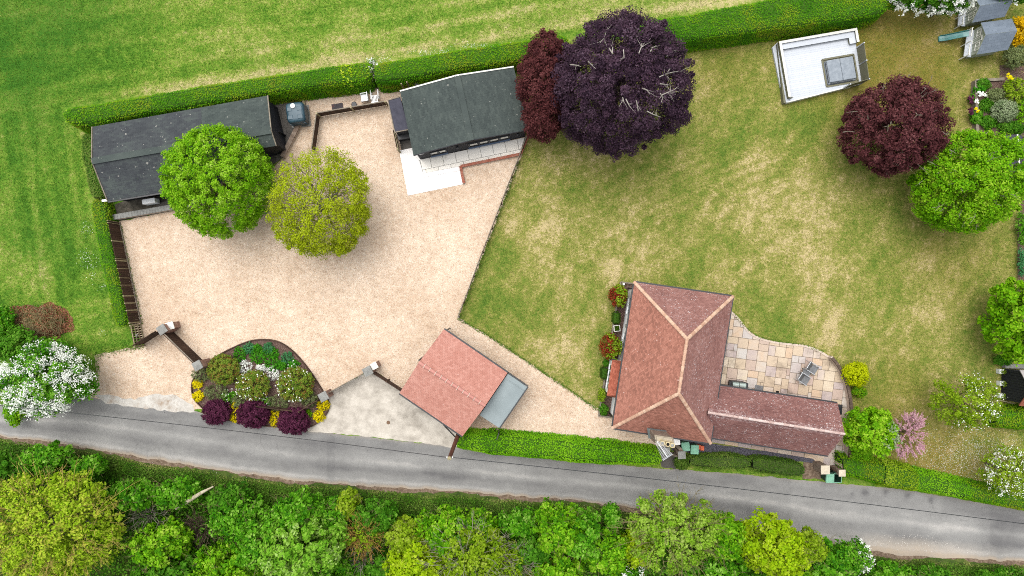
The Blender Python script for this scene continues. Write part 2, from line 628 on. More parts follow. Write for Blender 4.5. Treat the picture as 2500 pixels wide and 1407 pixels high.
m_darkbrick = mat('dark_wall_brick', [C(72, 60, 50), C(100, 84, 72), C(126, 108, 94)], 5, .95, .4, .01, src='tint', mix=.5, fine=(18, .2))
m_cream = mat('cream_stone', [C(214, 200, 176), C(232, 220, 198)], 4, .85, .2, .01, fine=(16, .08))
m_wood = mat('brown_timber', [C(54, 38, 28), C(76, 54, 41), C(98, 72, 56)], 4, .85, .3, .01, src='object', mix=.45, fine=(22, .2))
m_woodpale = mat('pale_timber', [C(150, 138, 104), C(182, 172, 138)], 4, .9, .2, .01, fine=(20, .15))
m_woodgrey = mat('grey_timber', [C(120, 110, 96), C(160, 150, 134)], 4, .9, .3, .01, fine=(20, .2))
m_olive = mat('olive_paint', [C(118, 116, 92), C(134, 132, 106)], 2, .7)
m_deck = mat('pale_composite', [C(206, 213, 222, .6), C(226, 231, 238, .62)], 2, .7, src='object', mix=.5, fine=(18, .05))
m_cap = mat('cream_cap', [C(228, 226, 216, .7), C(240, 240, 234, .7)], 3, .6)
m_cover = mat('grey_vinyl', [C(140, 150, 160), C(166, 175, 184)], 5, .75, .2, .01, fine=(14, .06))
m_tank = mat('teal_plastic', [C(42, 72, 86), C(58, 92, 108)], 2, .45, spec=.5)
m_whitep = mat('white_plastic', [C(226, 228, 228, .75), C(240, 242, 242, .78)], 3, .5, spec=.5)
m_binlid = mat('green_bin_plastic', [C(120, 178, 148), C(140, 196, 168)], 4, .55, spec=.4, fine=(12, .08))
m_bin = mat('dark_green_plastic', [C(26, 62, 46), C(38, 80, 60)], 4, .55, spec=.4)
m_orange = mat('orange_plastic', [C(222, 92, 48), C(240, 116, 66)], 4, .55, spec=.4)
m_greyflat = mat('grey_membrane', [C(142, 154, 156), C(156, 168, 170)], 1.2, .7, fine=(16, .05))
m_fabric = mat('grey_mesh_fabric', [C(104, 106, 108), C(136, 138, 140)], 5, .7, stretch=(1, 1, 1), fine=(20, .12))
m_alu = mat('aluminium', [C(196, 200, 202), C(220, 222, 224)], 5, .35, metal=.7)
m_steel = mat('steel_lid', [C(168, 186, 178), C(198, 212, 206)], 3, .35, metal=.3, spec=.6)
m_pot = mat('buff_chimney_pot', [C(196, 178, 136), C(224, 208, 168)], 5, .9, fine=(14, .1))
m_hole = mat('hole_dark', [C(22, 20, 18), C(30, 27, 24)], 5, .95)  # near-black stands in for the unlit inside of flue and play house openings
m_conc = mat('grey_cap', [C(138, 138, 134), C(168, 168, 162)], 5, .95, .3, .01, fine=(20, .14))
m_slatepitch = mat('grey_shingle', [C(110, 122, 136), C(134, 146, 160)], 3, .85, .2, .01, src='tint', mix=.5, fine=(20, .08))
m_sage = mat('sage_paint', [C(176, 184, 164), C(196, 204, 186)], 3, .75)
m_slide = mat('teal_slide', [C(48, 118, 116), C(76, 150, 146)], 3, .35, spec=.6)
m_bark = mat('bark', [C(70, 58, 46), C(112, 98, 82), C(146, 134, 116)], 6, .95, .5, .02)
m_barkpale = mat('pale_bark', [C(150, 142, 132), C(198, 192, 182)], 6, .9, .3, .01)
m_twigo = mat('orange_twigs', [C(150, 112, 50), C(192, 152, 80)], 6, .9)
m_twigg = mat('grey_twigs', [C(130, 122, 104), C(172, 166, 150)], 6, .9)
m_twigb = mat('brown_twigs', [C(112, 102, 66), C(146, 134, 94)], 6, .9)
m_pole = mat('creosoted_pole', [C(88, 52, 40), C(126, 78, 60)], 8, .9, .3, .01, stretch=(1, 1, .15))
m_rust = mat('rusty_tray', [C(70, 66, 70), C(86, 80, 84), C(150, 72, 52)], 2.2, .9)
m_terra = mat('faded_red_roof', [C(150, 84, 66), C(176, 108, 88)], 3, .9, .3, .01, fine=(18, .15))
m_sheetpale = mat('weathered_sheet', [C(178, 170, 168), C(206, 200, 198)], 3, .8)


def glassmat():
    m, nt, N, L, bs = newmat('window_glass')
    bs.inputs['Base Color'].default_value = (.35, .38, .4, 1)
    bs.inputs['Roughness'].default_value = .06
    bs.inputs['Metallic'].default_value = .75
    return m


m_glass = glassmat()


def lf(name, *cols, trans=.3):
    return leafmat(name, [C(*c) for c in cols], trans)


L_HORN = lf('hornbeam_leaf', (80, 142, 8), (122, 188, 16), (158, 212, 34), (200, 232, 104))
L_LIME = lf('young_yellow_leaf', (142, 156, 18), (172, 192, 22), (194, 214, 36), (180, 168, 84))
L_BEECH = lf('copper_beech_leaf', (40, 28, 40), (62, 44, 60), (82, 58, 74), (112, 92, 108), trans=.15)
L_PLUM = lf('purple_plum_leaf', (56, 26, 30), (82, 40, 42), (104, 56, 56), (126, 76, 74), trans=.15)
L_PLUM2 = lf('dark_plum_leaf', (58, 28, 32), (86, 44, 48), (110, 62, 64), (134, 88, 88), trans=.15)
L_GREEN = lf('fresh_leaf', (74, 138, 6), (112, 180, 12), (148, 206, 26), (194, 228, 76))
L_WOOD = lf('woodland_leaf', (34, 96, 8), (72, 144, 14), (116, 186, 34), (176, 220, 102))
L_GREENW = lf('wood_edge_leaf', (46, 112, 6), (96, 164, 12), (142, 204, 28), (196, 230, 84))
L_WOODD = lf('dark_woodland_leaf', (44, 100, 12), (70, 134, 20), (98, 160, 36), (134, 182, 66))
L_OLIVE = lf('olive_leaf', (98, 138, 12), (132, 170, 20), (160, 192, 40), (184, 202, 84))
L_YELLOW = lf('yellow_green_leaf', (126, 170, 8), (158, 200, 12), (186, 218, 28), (206, 222, 84))
L_HEDGE = lf('hedge_leaf', (54, 118, 4), (80, 148, 6), (106, 166, 10), (138, 170, 22), (150, 150, 48), trans=.2)
L_HEDGEL = lf('lane_hedge_leaf', (74, 138, 8), (106, 174, 12), (134, 196, 26), (160, 206, 50), trans=.2)
L_HEDGED = lf('dull_hedge_leaf', (52, 84, 22), (76, 112, 34), (100, 132, 44), (124, 138, 70), trans=.2)
L_WHITE = leafmat('white_blossom', [C(222, 228, 214, .82), C(240, 242, 234, .86), C(250, 250, 246, .9)], .25)
L_PINK = lf('pink_plume', (212, 152, 168), (232, 180, 192), (242, 204, 212), trans=.25)
L_MAROON = lf('maroon_leaf', (52, 20, 38), (80, 32, 58), (104, 48, 76), (126, 70, 96), trans=.15)
L_MOUND = leafmat('russet_green_leaf', [C(84, 124, 28), C(120, 158, 42), C(150, 168, 66), C(162, 112, 60), C(150, 78, 48)], .2, .6, [0, .35, .62, .84, 1])
L_RED = lf('red_tip_leaf', (92, 26, 20), (140, 36, 26), (164, 60, 40), (96, 108, 30), (134, 150, 50), trans=.2)
L_BRIGHT = lf('bright_green_tuft', (42, 120, 16), (72, 156, 26), (110, 186, 44), trans=.25)
L_BLUE = lf('blue_green_leaf', (50, 118, 66), (76, 146, 88), (112, 176, 120), trans=.2)
L_SAGE = lf('grey_green_leaf', (96, 112, 62), (128, 142, 88), (156, 166, 118), trans=.2)
L_GOLD = leafmat('yellow_flower', [C(212, 194, 4, .72), C(238, 220, 8, .75), C(248, 234, 40, .78)], .3)
L_GOLDLEAF = leafmat('golden_leaf', [C(158, 176, 6, .66), C(190, 204, 8, .7), C(214, 222, 24, .72)], .3)
L_AMBER = lf('amber_flower', (222, 170, 6), (244, 198, 14), (250, 214, 60), trans=.25)
L_BOX = lf('clipped_box_leaf', (40, 70, 10), (62, 94, 16), (86, 116, 26), trans=.15)
L_VAR = lf('variegated_leaf', (110, 138, 84), (150, 170, 122), (190, 202, 164), trans=.2)
L_BRUSH = lf('dead_leaf', (126, 76, 58), (164, 106, 82), (188, 146, 108), (204, 184, 134), trans=.1)
L_UNDER = lf('bramble_leaf', (44, 100, 12), (72, 136, 20), (104, 164, 38), (140, 186, 70), trans=.2)
L_VERGE = lf('verge_grass', (62, 112, 22), (90, 142, 36), (122, 160, 58), (164, 168, 96), trans=.2)

# ------------------------------------------------------------------ ground
def to_px(x, y):
    return x / S + 1250, 703.5 - y / S


def blobs(px, py, L):
    t = 0
    for x, y, r, a in L:
        t = t + a * np.exp(-((px - x) ** 2 + (py - y) ** 2) / (r * r))
    return t


def field_cover(x, y):
    px, py = to_px(x, y)
    v = py + .155 * px
    left = 1 / (1 + np.exp((px - 230 + .12 * (py - 300)) / 22))
    left = left * (1 / (1 + np.exp((262 - v + 20) / 12)))
    top = .55 * (fbm(px * .004, v * .06, 1) - .5) + .55 * (fbm(px * .014, v * .024, 2) - .5)
    top = top + .38 * np.exp(-((v - 276) / 16) ** 2) * np.clip((px - 150) / 250, .2, 1.1)
    top = top + .20 * np.exp(-((v - 226) / 7) ** 2) * np.clip((px - 420) / 200, 0, 1) + .16 * np.exp(-((v - 176) / 8) ** 2) * np.clip((px - 420) / 200, 0, 1)
    top = top + .14 * np.clip((px - 250) / 450, -.8, 1) + .32
    w = px - .13 * (py - 300)
    lf_ = .9 * (fbm(w * .05, py * .004, 5) - .5) + .6 * (fbm(px * .012, py * .012, 6) - .5) + .33
    lf_ = lf_ + .3 * np.exp(-((w - 205) / 14) ** 2) * (py < 560) + blobs(px, py, [(70, 690, 70, .35), (190, 800, 70, .3), (260, 860, 60, .35), (210, 760, 40, .3)])
    d = top * (1 - left) + lf_ * left
    lush = blobs(px, py, [(60, 40, 170, .8), (20, 190, 120, .5), (60, 330, 110, .5), (250, 20, 160, .4), (40, 560, 120, .35), (150, 600, 80, .3)]) * (.4 + 1.1 * fbm(px * .02, py * .02, 8))
    lush = lush * .6 + .3 * np.clip(fbm(px * .03, v * .06, 9) - .58, 0, 1) * 3
    return np.clip(d, 0, 1), np.clip(lush, 0, .85)


DRY = [(1560, 560, 90, .22), (1840, 500, 90, .26), (1960, 640, 120, .24), (2060, 700, 110, .2), (2025, 815, 42, .55), (1310, 430, 60, .28), (1330, 585, 60, .28),
       (1240, 540, 40, .2), (1700, 560, 70, .14), (2255, 640, 30, .35), (2260, 760, 40, .25), (1390, 900, 70, .22), (1360, 690, 130, .16), (1420, 820, 90, .2), (1560, 640, 80, .12), (1300, 650, 60, .1), (2300, 1120, 90, .22), (1495, 655, 20, 1.2),
       (1488, 690, 14, .45), (1960, 500, 60, .3), (2330, 720, 30, .3), (1350, 500, 40, .2), (2000, 430, 70, .25), (1830, 640, 60, .2), (2180, 870, 70, .15)]
WET = [(1220, 620, 50, .3), (1175, 740, 50, .35), (1300, 740, 80, .15), (1745, 340, 70, .25), (1790, 560, 60, .18), (1880, 800, 60, .22), (2010, 830, 40, .1),
       (1640, 640, 60, .2), (1900, 760, 60, .15), (2150, 640, 80, .12), (1280, 380, 40, .15), (2020, 300, 80, .12), (1420, 760, 70, .18), (1960, 260, 60, .15)]


def lawn_cover(x, y):
    px, py = to_px(x, y)
    d = .535 + .5 * (fbm(px * .013, py * .013, 21) - .5) + .55 * (fbm((px + py * .5) * .04, (py - .5 * px) * .016, 22) - .5)
    sw = np.exp(-(((px - 1760) / 170) ** 2 + ((py - 430) / 80) ** 2))
    d = d + sw * .10 * np.sin((py + .42 * px) * .24)
    sw2 = np.exp(-(((px - 1560) / 260) ** 2 + ((py - 480) / 110) ** 2))
    d = d + sw2 * .06 * np.sin((py * .9 + .5 * px) * .2 + 1)
    d = d + .8 * blobs(px, py, DRY) * (.3 + 1.2 * fbm(px * .035, py * .035, 23)) - .7 * blobs(px, py, WET)
    gold = blobs(px, py, [(2230, 200, 170, .55), (2120, 60, 160, .7), (2250, 1120, 130, .5), (2150, 960, 110, .3), (1770, 160, 90, .25), (2330, 620, 130, .25), (2330, 1180, 120, .35)])
    gold = gold * (.3 + 1.1 * fbm(px * .018, py * .018, 24))
    return np.clip(d, 0, 1), np.clip(gold, 0, .6)


far = [60, 90, 150, 300, 700]
gx = [-f for f in far[::-1]] + list(np.arange(-45, 45.1, .27)) + far
gy = [-f for f in far[::-1]] + list(np.arange(-30, 30.1, .27)) + far
o = struct(grid_sheet('ground', gx, gy, 0.0, m_field, field_cover))

LAWN = [(1290, 330), (1262, 160), (1300, 120), (1640, 105), (2170, 25), (2600, -40), (2600, 1260), (2500, 1235), (2330, 1200), (2180, 1170), (2064, 1140), (2050, 1050), (1800, 1000),
        (1500, 1060), (1460, 1000), (1250, 858), (1120, 778), (1190, 600)]
lawn_w = GP([(1240, 330), (1240, 110), (1640, 90), (2170, 10), (2700, -60), (2700, 1270), (2500, 1240), (2330, 1205), (2180, 1175), (2040, 1150), (1900, 1100), (1480, 1070), (1400, 1000), (1230, 880), (1090, 790)])
lx = np.arange(-6, 43, .2); ly = np.arange(-17, 23, .2)
struct(grid_sheet('lawn', lx, ly, 0.004, m_lawn, lawn_cover, keep=lawn_w))

# grass blades that give both their nap
def blades(name, poly_px, n, m, fn, seed, hmin=.05, hmax=.11, label=None, bbox=None, excl=()):
    rg = np.random.default_rng(seed)
    P = [G(*p) for p in poly_px]
    x0, x1 = min(p.x for p in P), max(p.x for p in P); y0, y1 = min(p.y for p in P), max(p.y for p in P)
    x = rg.uniform(x0, x1, n * 2); y = rg.uniform(y0, y1, n * 2)
    k = inpoly(x, y, P)
    for e in excl:
        k &= ~inpoly(x, y, [G(*p) for p in e])
    x, y = x[k][:n], y[k][:n]
    n = len(x)
    d, lu = fn(x, y)
    tint = np.clip(d + rg.normal(size=n) * .16 - .05, 0, 1)
    h = rg.uniform(hmin, hmax, n); a = rg.uniform(0, 2 * PI, n); lean = rg.uniform(.3, 1.1, n)
    ca, sa = np.cos(a), np.sin(a)
    w = .022
    V = np.empty((n, 3, 3))
    V[:, 0] = np.stack([x - sa * w, y + ca * w, np.full(n, .004)], 1)
    V[:, 1] = np.stack([x + sa * w, y - ca * w, np.full(n, .004)], 1)
    V[:, 2] = np.stack([x + ca * h * lean, y + sa * h * lean, h * .7 + .004], 1)
    o = link(name, np_mesh(name, V.reshape(-1, 3), np.arange(n * 3).reshape(n, 3), tint, m))
    return tag(o, label, 'grass', kind='stuff')


FIELD_NW = [(-40, -40), (1900, -40), (1640, 40), (1280, 96), (860, 150), (520, 204), (150, 262), (200, 330), (215, 500), (262, 720), (320, 840), (240, 865), (200, 960), (-40, 990)]
blades('grass', FIELD_NW, 130000, m_field_b, field_cover, 3, label='mown green field grass with straw streaks beyond the hedge')
EX_DECK = [(1885, 105), (2095, 65), (2118, 205), (1912, 256)]
EX_BED = [(2360, 195), (2520, 190), (2520, 420), (2365, 330)]
EX_HOUSE = [(1512, 685), (1785, 725), (1800, 775), (1870, 835), (1960, 846), (2040, 890), (2068, 960), (2070, 1140), (1480, 1060), (1462, 1010)]
blades('grass', LAWN, 110000, m_lawn_b, lawn_cover, 4, label='patchy lawn grass with straw coloured dry patches around the house', excl=(EX_DECK, EX_HOUSE, EX_BED))

# gravel drive
GRAVEL = [(352, 846), (322, 790), (290, 542), (437, 512), (600, 470), (694, 384), (733, 304), (750, 300), (742, 240), (985, 205), (1110, 180), (1120, 330), (1290, 332), (1272, 385), (1120, 776),
          (1180, 812), (1290, 885), (1380, 945), (1462, 1000), (1492, 1020), (1600, 1030), (1600, 1095), (1112, 1080), (975, 955), (910, 900), (785, 968), (640, 1000), (470, 1000), (440, 1004), (330, 985), (225, 975), (205, 960),
          (235, 905), (232, 868), (300, 852)]
struct(sheet('gravel_drive', GP(GRAVEL), .010, m_gravel, .06, .3, 5))
struct(sheet('concrete_apron', GP([(788, 968), (908, 902), (978, 952), (1140, 1072), (1110, 1094), (1050, 1084), (900, 1066), (740, 1052), (700, 1040), (770, 1000)]), .016, m_apron, .04, .3, 6))
struct(sheet('chalky_strip', GP([(232, 966), (262, 962), (300, 972), (330, 975), (380, 962), (430, 966), (470, 990), (474, 1006), (430, 1006), (330, 994), (260, 984)]), .020,
             mat('chalky_concrete', [C(196, 190, 180), C(226, 222, 214)], 2.5, .95, .3, .01, stain=(C(168, 148, 128), .9, .5, .7), fine=(20, .12)), .07, .25, 8))

# lane
LANE_N = [(-120, 996), (0, 990), (200, 968), (350, 988), (470, 1003), (600, 1030), (750, 1052), (900, 1068), (1100, 1090), (1250, 1110), (1400, 1126), (1600, 1143), (1800, 1157), (2000, 1176), (2060, 1182), (2180, 1192),
          (2330, 1216), (2500, 1246), (2640, 1268)]
LANE_S = [(-120, 1048), (0, 1058), (200, 1086), (400, 1120), (560, 1146), (720, 1166), (900, 1182), (1100, 1193), (1400, 1216), (1700, 1252), (1900, 1292), (2000, 1316), (2100, 1336), (2200, 1350), (2350, 1358), (2500, 1366), (2640, 1372)]


def interp(L, x):
    return np.interp(x, [p[0] for p in L], [p[1] for p in L])


def lane_sheet():
    nx, nv = 700, 34
    xs = np.linspace(-120, 2640, nx)
    a, b = interp(LANE_N, xs), interp(LANE_S, xs)
    jn, js = (fbm(xs * .06, xs * 0, 31) - .5) * 5, (fbm(xs * .05, xs * 0, 32) - .5) * 9
    V = []; dry = []; dust = []
    for i in range(nx):
        for j in range(nv):
            t = j / (nv - 1)
            y = (a[i] + jn[i]) * (1 - t) + (b[i] + js[i] + 6) * t
            V.append(G(xs[i], y, .014))
            w = b[i] - a[i]
            tr = .5 + .28 * math.exp(-((t - .50) / .06) ** 2) - .22 * math.exp(-((t - .68) / .08) ** 2) + .36 * math.exp(-((t - .90) / .05) ** 2) - .16 * math.exp(-((t - .2) / .12) ** 2)
            if w > 130:
                tr += .1
            dry.append(tr)
            dust.append(max(0, (t - .925) / .06) + (max(0, 1 - t / .05) * .3) + (.8 * math.exp(-((xs[i] - 2230) / 140) ** 2) * max(0, (t - .7) / .2)))
    dry = np.array(dry); x = np.array([v[0] for v in V]); y = np.array([v[1] for v in V])
    dry = dry + .5 * (fbm(x * .25, y * .9, 33) - .5) + .35 * (fbm(x * .5 + y * .06, y * 3.2 + x * .35, 34) - .5)
    qx, qy = to_px(x, y)
    dry = dry - blobs(qx, qy, [(2112, 1202, 9, .6), (2162, 1200, 8, .6), (2216, 1209, 8, .55), (2272, 1220, 8, .55), (2080, 1206, 5, .4), (2440, 1282, 60, .4), (1060, 1150, 40, .2), (1120, 1160, 30, .2), (800, 1110, 60, .22), (340, 1060, 50, .2)])
    dry = dry - .10 * (qx > 800) * (qx < 816) - .12 * ((qx > 2300) & (qy < 1262) & (qx < 2560))
    V = np.array([tuple(v) for v in V])
    I = np.arange(nx * nv).reshape(nx, nv)
    F = np.stack([I[:-1, :-1].ravel(), I[:-1, 1:].ravel(), I[1:, 1:].ravel(), I[1:, :-1].ravel()], 1)[:, ::-1]
    me = np_mesh('lane', V, F, np.zeros(len(F)), m_lane)
    for nm, val in (('dry', dry), ('lush', np.clip(np.array(dust), 0, 1))):
        at = me.attributes.new(nm, 'FLOAT', 'POINT'); at.data.foreach_set('value', np.clip(val, 0, 1).astype(np.float32))
    return link('lane', me)


struct(lane_sheet())
# earth margin and bank south of the lane
VERGE = [(x, float(interp(LANE_S, x)) - 4) for x in range(-120, 2641, 60)]
struct(sheet('earth_margin', GP(VERGE + [(x, y + 26) for x, y in VERGE[::-1]]), .009, m_soil, .12, .3, 9))
m_bank = mat('bank_soil', [C(52, 72, 24), C(76, 98, 34), C(108, 114, 56)], 2, .98, .6, .04, fine=(20, .3))
struct(sheet('verge', GP([(x, y + 17 + 6 * math.sin(x * .021)) for x, y in VERGE] + [(2640, 1750), (-120, 1750)]), .012, m_bank, .1, .3, 10))


def stones(name, spots, m, label):
    mb = MB()
    for x, y, r in spots:
        p = G(x, y, .02)
        k = [(p.x + r * rnd.uniform(.6, 1.2) * math.cos(a), p.y + r * rnd.uniform(.6, 1.2) * math.sin(a)) for a in (0, 1.2, 2.5, 3.8, 5.1)]
        mb.prism(k, .012, .02 + r * .8, inset=r * .3)
    o = mb.build(name, m)
    return tag(o, label, 'stones', kind='stuff')


sp = []
for _ in range(300):
    x = rnd.gauss(2220, 90); t = rnd.random()
    b = float(interp(LANE_S, x))
    sp.append((x, b - 6 - 42 * t * math.exp(-((x - 2230) / 130) ** 2), rnd.uniform(.012, .038)))
for _ in range(150):
    x = rnd.uniform(0, 2000)
    sp.append((x, float(interp(LANE_S, x)) + rnd.uniform(-6, 16), rnd.uniform(.01, .03)))
stones('chalk_stones', sp, mat('chalk', [C(206, 200, 190), C(236, 232, 226)], 5, .95), 'white chalk stones strewn along the south edge of the lane')


# ------------------------------------------------------------------ building tools
def beam(mb, p, q, w, h, t=None, up=None):
    """Square-section length from p to q."""
    p = Vector(p); q = Vector(q)
    d = (q - p).normalized()
    u = Vector((0, 0, 1)) if up is None else Vector(up)
    s = d.cross(u)
    if s.length < 1e-3:
        s = Vector((1, 0, 0))
    s.normalize(); u = s.cross(d)
    vs = [a + s * (i * w / 2) + u * (j * h / 2) for a in (p, q) for i, j in ((-1, -1), (1, -1), (1, 1), (-1, 1))]
    return mb.add(vs, [(0, 1, 2, 3), (7, 6, 5, 4), (0, 4, 5, 1), (1, 5, 6, 2), (2, 6, 7, 3), (3, 7, 4, 0)], t)


def tiles(mb, A, B, Cc, D, tw, ex, th, lift=.012, jit=.004):
    """Lapped tiles over the slope A-B (eave) to D-C (ridge)."""
    A, B, Cc, D = Vector(A), Vector(B), Vector(Cc), Vector(D)
    n = (B - A).cross(D - A)
    n = n.normalized() if n.length > 1e-6 else (B - A).cross(Cc - A).normalized()
    if n.z < 0:
        n = -n
    Ls = max((D - A).length, (Cc - B).length)
    mid = ((A + B) / 2 - (Cc + D) / 2).length
    rows = max(2, int(mid / ex))
    e = (B - A).normalized()
    for r in range(rows):
        v0 = r / rows; v1 = min(1.0, (r + 1.15) / rows)
        l0, r0, l1, r1 = A.lerp(D, v0), B.lerp(Cc, v0), A.lerp(D, v1), B.lerp(Cc, v1)
        sl0, sr0, sl1, sr1 = (l0 - A).dot(e), (r0 - A).dot(e), (l1 - A).dot(e), (r1 - A).dot(e)
        off = (r % 2) * tw / 2
        k0 = math.floor((min(sl0, sl1) - off) / tw); k1 = math.ceil((max(sr0, sr1) - off) / tw)

        def pt(a, b, s, sl, sr):
            f = 0 if sr - sl < 1e-6 else min(1, max(0, (s - sl) / (sr - sl)))
            return a.lerp(b, f)
        for k in range(k0, k1):
            sa, sb = k * tw + off, (k + 1) * tw + off - .006
            p0, p1 = pt(l0, r0, sa, sl0, sr0), pt(l0, r0, sb, sl0, sr0)
            q0, q1 = pt(l1, r1, sa, sl1, sr1), pt(l1, r1, sb, sl1, sr1)
            if (p1 - p0).length < .02 and (q1 - q0).length < .02:
                continue
            j = rnd.uniform(-jit, jit)
            t = th + lift + j
            vs = [p0 + n * t, p1 + n * t, q1 + n * lift, q0 + n * lift, p0 + n * (lift * .2), p1 + n * (lift * .2)]
            mb.add(vs, [(0, 1, 2, 3), (4, 5, 1, 0), (4, 0, 3), (1, 5, 2)])


def slab_of(mb, pts, th):
    """Solid roof slope under the tiles."""
    pts = [Vector(p) for p in pts]
    n = (pts[1] - pts[0]).cross(pts[2] - pts[0])
    if n.length < 1e-6:
        n = (pts[1] - pts[0]).cross(pts[3] - pts[0])
    n.normalize()
    if n.z < 0:
        n = -n; pts = pts[::-1]
    k = len(pts)
    vs = pts + [p - n * th for p in pts]
    mb.add(vs, [tuple(range(k)), tuple(range(2 * k - 1, k - 1, -1))] + [(i, k + i, k + (i + 1) % k, (i + 1) % k) for i in range(k)])


def ridge_line(name, p, q, m, parent, r=.12, step=.3, me=None, overlap=1.12, squash=.8):
    """A run of single half-round tiles from p to q, sharing one mesh."""
    p, q = Vector(p), Vector(q)
    d = q - p
    n = max(1, int(round(d.length / step)))
    st = d.length / n
    if me is None:
        mb = MB()
        K = 7
        prof = [(r * math.cos(PI * k / (K - 1)), r * squash * math.sin(PI * k / (K - 1))) for k in range(K)]
        vs = [(-.5, y, z) for y, z in prof] + [(.5, y * .74, z * .7) for y, z in prof]
        fs = [(i, i + 1, K + i + 1, K + i) for i in range(K - 1)] + [tuple(range(K - 1, -1, -1)), tuple(range(K, 2 * K))]
        mb.add(vs, fs)
        me = mb.mesh(name, m)
    x = d.normalized()
    y = Vector((0, 0, 1)).cross(x).normalized()
    z = x.cross(y)
    for i in range(n):
        c = p + d * ((i + .5) / n)
        o = bpy.data.objects.new(name, me)
        COL.objects.link(o)
        M = Matrix((x * st * overlap, y, z)).transposed().to_4x4()
        M.translation = c + z * .015
        adopt(o, parent)
        o.matrix_basis = M
    return me


def toward(p, c, d):
    v = Vector((c[0] - p[0], c[1] - p[1], 0))
    return Vector(p) + v.normalized() * d


def gable_walls(mb, A1, A2, R1, R2, B1, B2, ov_e, ov_g, drop=.12):
    """Walls under a gabled roof; A and B are the two eaves, 1 and 2 the two gable ends."""
    u = (Vector(R2) - Vector(R1)); u.z = 0; u.normalize()
    def ins(E, R, s):
        E = Vector(E) + u * ov_g * s
        w = Vector((R[0] - E[0], R[1] - E[1], 0)); w -= u * w.dot(u); w.normalize()
        return E + w * ov_e
    a1, b1, a2, b2 = ins(A1, R1, 1), ins(B1, R1, 1), ins(A2, R2, -1), ins(B2, R2, -1)
    r1, r2 = Vector(R1) + u * ov_g, Vector(R2) - u * ov_g
    dz = Vector((0, 0, drop))
    fl = lambda p: Vector((p[0], p[1], 0))
    vs = [fl(a1), fl(b1), fl(b2), fl(a2), a1 - dz, b1 - dz, b2 - dz, a2 - dz, r1 - dz * 1.3, r2 - dz * 1.3]
    mb.add(vs, [(0, 1, 5, 8, 4), (2, 3, 7, 9, 6), (3, 0, 4, 7), (1, 2, 6, 5), (4, 8, 9, 7), (8, 5, 6, 9)])
    return fl(a1), fl(b1), fl(b2), fl(a2)


def wall_panel(p, q, f0, f1, z0, z1, out, name, m, parent, pane=None, fr=.06, panes=1):
    """A framed window or door set on the wall p-q, each pane a piece of its own."""
    p, q = Vector((p[0], p[1], 0)), Vector((q[0], q[1], 0))
    a, b = p.lerp(q, f0), p.lerp(q, f1)
    d = (b - a).normalized(); n = Vector((d.y, -d.x, 0)) * out
    mb = MB()
    W_ = (b - a).length
    zc = Vector((0, 0, 1))
    for z in (z0 + fr / 2, z1 - fr / 2):
        beam(mb, a + n + zc * z, b + n + zc * z, abs(out) * 2, fr)
    for k in range(panes + 1):
        c = a + d * (fr / 2 + (W_ - fr) * k / panes)
        beam(mb, c + n + zc * (z0 + fr), c + n + zc * (z1 - fr), fr, abs(out) * 2, up=n)
    f = mb.build(name, m, parent)
    if pane is not None:
        for k in range(panes):
            s0 = fr + (W_ - fr) * k / panes; s1 = (W_ - fr) * (k + 1) / panes
            c0, c1 = a + d * s0 + n * .5, a + d * s1 + n * .5
            MB().add([c0 + zc * (z0 + fr), c1 + zc * (z0 + fr), c1 + zc * (z1 - fr), c0 + zc * (z1 - fr)], [(0, 1, 2, 3)]).build('pane', pane, f)
    return f


def flat(p):
    return Vector((p[0], p[1], 0))


# ------------------------------------------------------------------ long black shed (north-west)
ZE, ZR = 2.2, 3.2
NW, NE = G(225.5, 310.4, ZE), G(654, 234, ZE)
RW, RE = G(225, 394, ZR), G(662.5, 319, ZR)
SW = G(263, 491, ZE)
SEf = Vector((2 * RE.x - NE.x, 2 * RE.y - NE.y, ZE))
fb, q = .86, .36
Sb, Rb = SW.lerp(SEf, fb), RW.lerp(RE, fb)
Sq = Rb.lerp(Sb, q); SE = RE.lerp(SEf, q)
shed = empty('long_shed', flat(RW.lerp(RE, .5)), 'long low black shed with felt shingle roof beside the field hedge', 'shed')
mb = MB()
gable_walls(mb, NW, NE, RW, RE, SW, SE, .22, .12)
mb.build('wall', m_black, shed)
mb = MB()
c1, c2 = SW.lerp(Sb, .02), Sb.lerp(SW, .02)
mb.prism([toward(c1, RW, .25), toward(c2, Rb, .25), flat(Rb), flat(RW.lerp(RE, .02))], 0, 2.0)
mb.build('wall', m_black, shed)
mb = MB()
slab_of(mb, [NW, NE, RE, RW], .06); slab_of(mb, [SW, Sb, Rb, RW], .06); slab_of(mb, [Sq, SE, RE, Rb], .06)
rf = mb.build('roof', m_black, shed)
mb = MB()
mid_n, mid_r = NW.lerp(NE, .62), RW.lerp(RE, .62)
tiles(mb, NE, mid_n, mid_r, RE, .33, .14, .006)
tiles(mb, Sq, SE, RE, Rb, .33, .14, .006)
tag(mb.build('felt_shingle', m_felt, rf), kind='stuff')
mb = MB()
tiles(mb, mid_n, NW, RW, mid_r, .33, .14, .006)
tiles(mb, SW, Sb, Rb, RW, .33, .14, .006)
tag(mb.build('felt_shingle', m_felt2, rf), kind='stuff')
mb = MB()
for a, b in ((RW, Rb), (Rb, RE)):
    beam(mb, a + Vector((0, 0, .035)), b + Vector((0, 0, .035)), .42, .03)
mb.build('ridge_cap', m_felt, rf)
mb = MB()
up = Vector((0, 0, .03))
for a, b in ((NW, RW), (RW, SW), (NE, RE), (RE, SE)):
    mb = MB(); beam(mb, a + up, b + up, .07, .07); mb.build('verge_trim', m_woodgrey, shed)
mb = MB()
beam(mb, SW + Vector((0, -.06, -.06)), Sb + Vector((0, -.06, -.06)), .1, .09)
mb.build('gutter', m_dark, shed)
mb = MB()
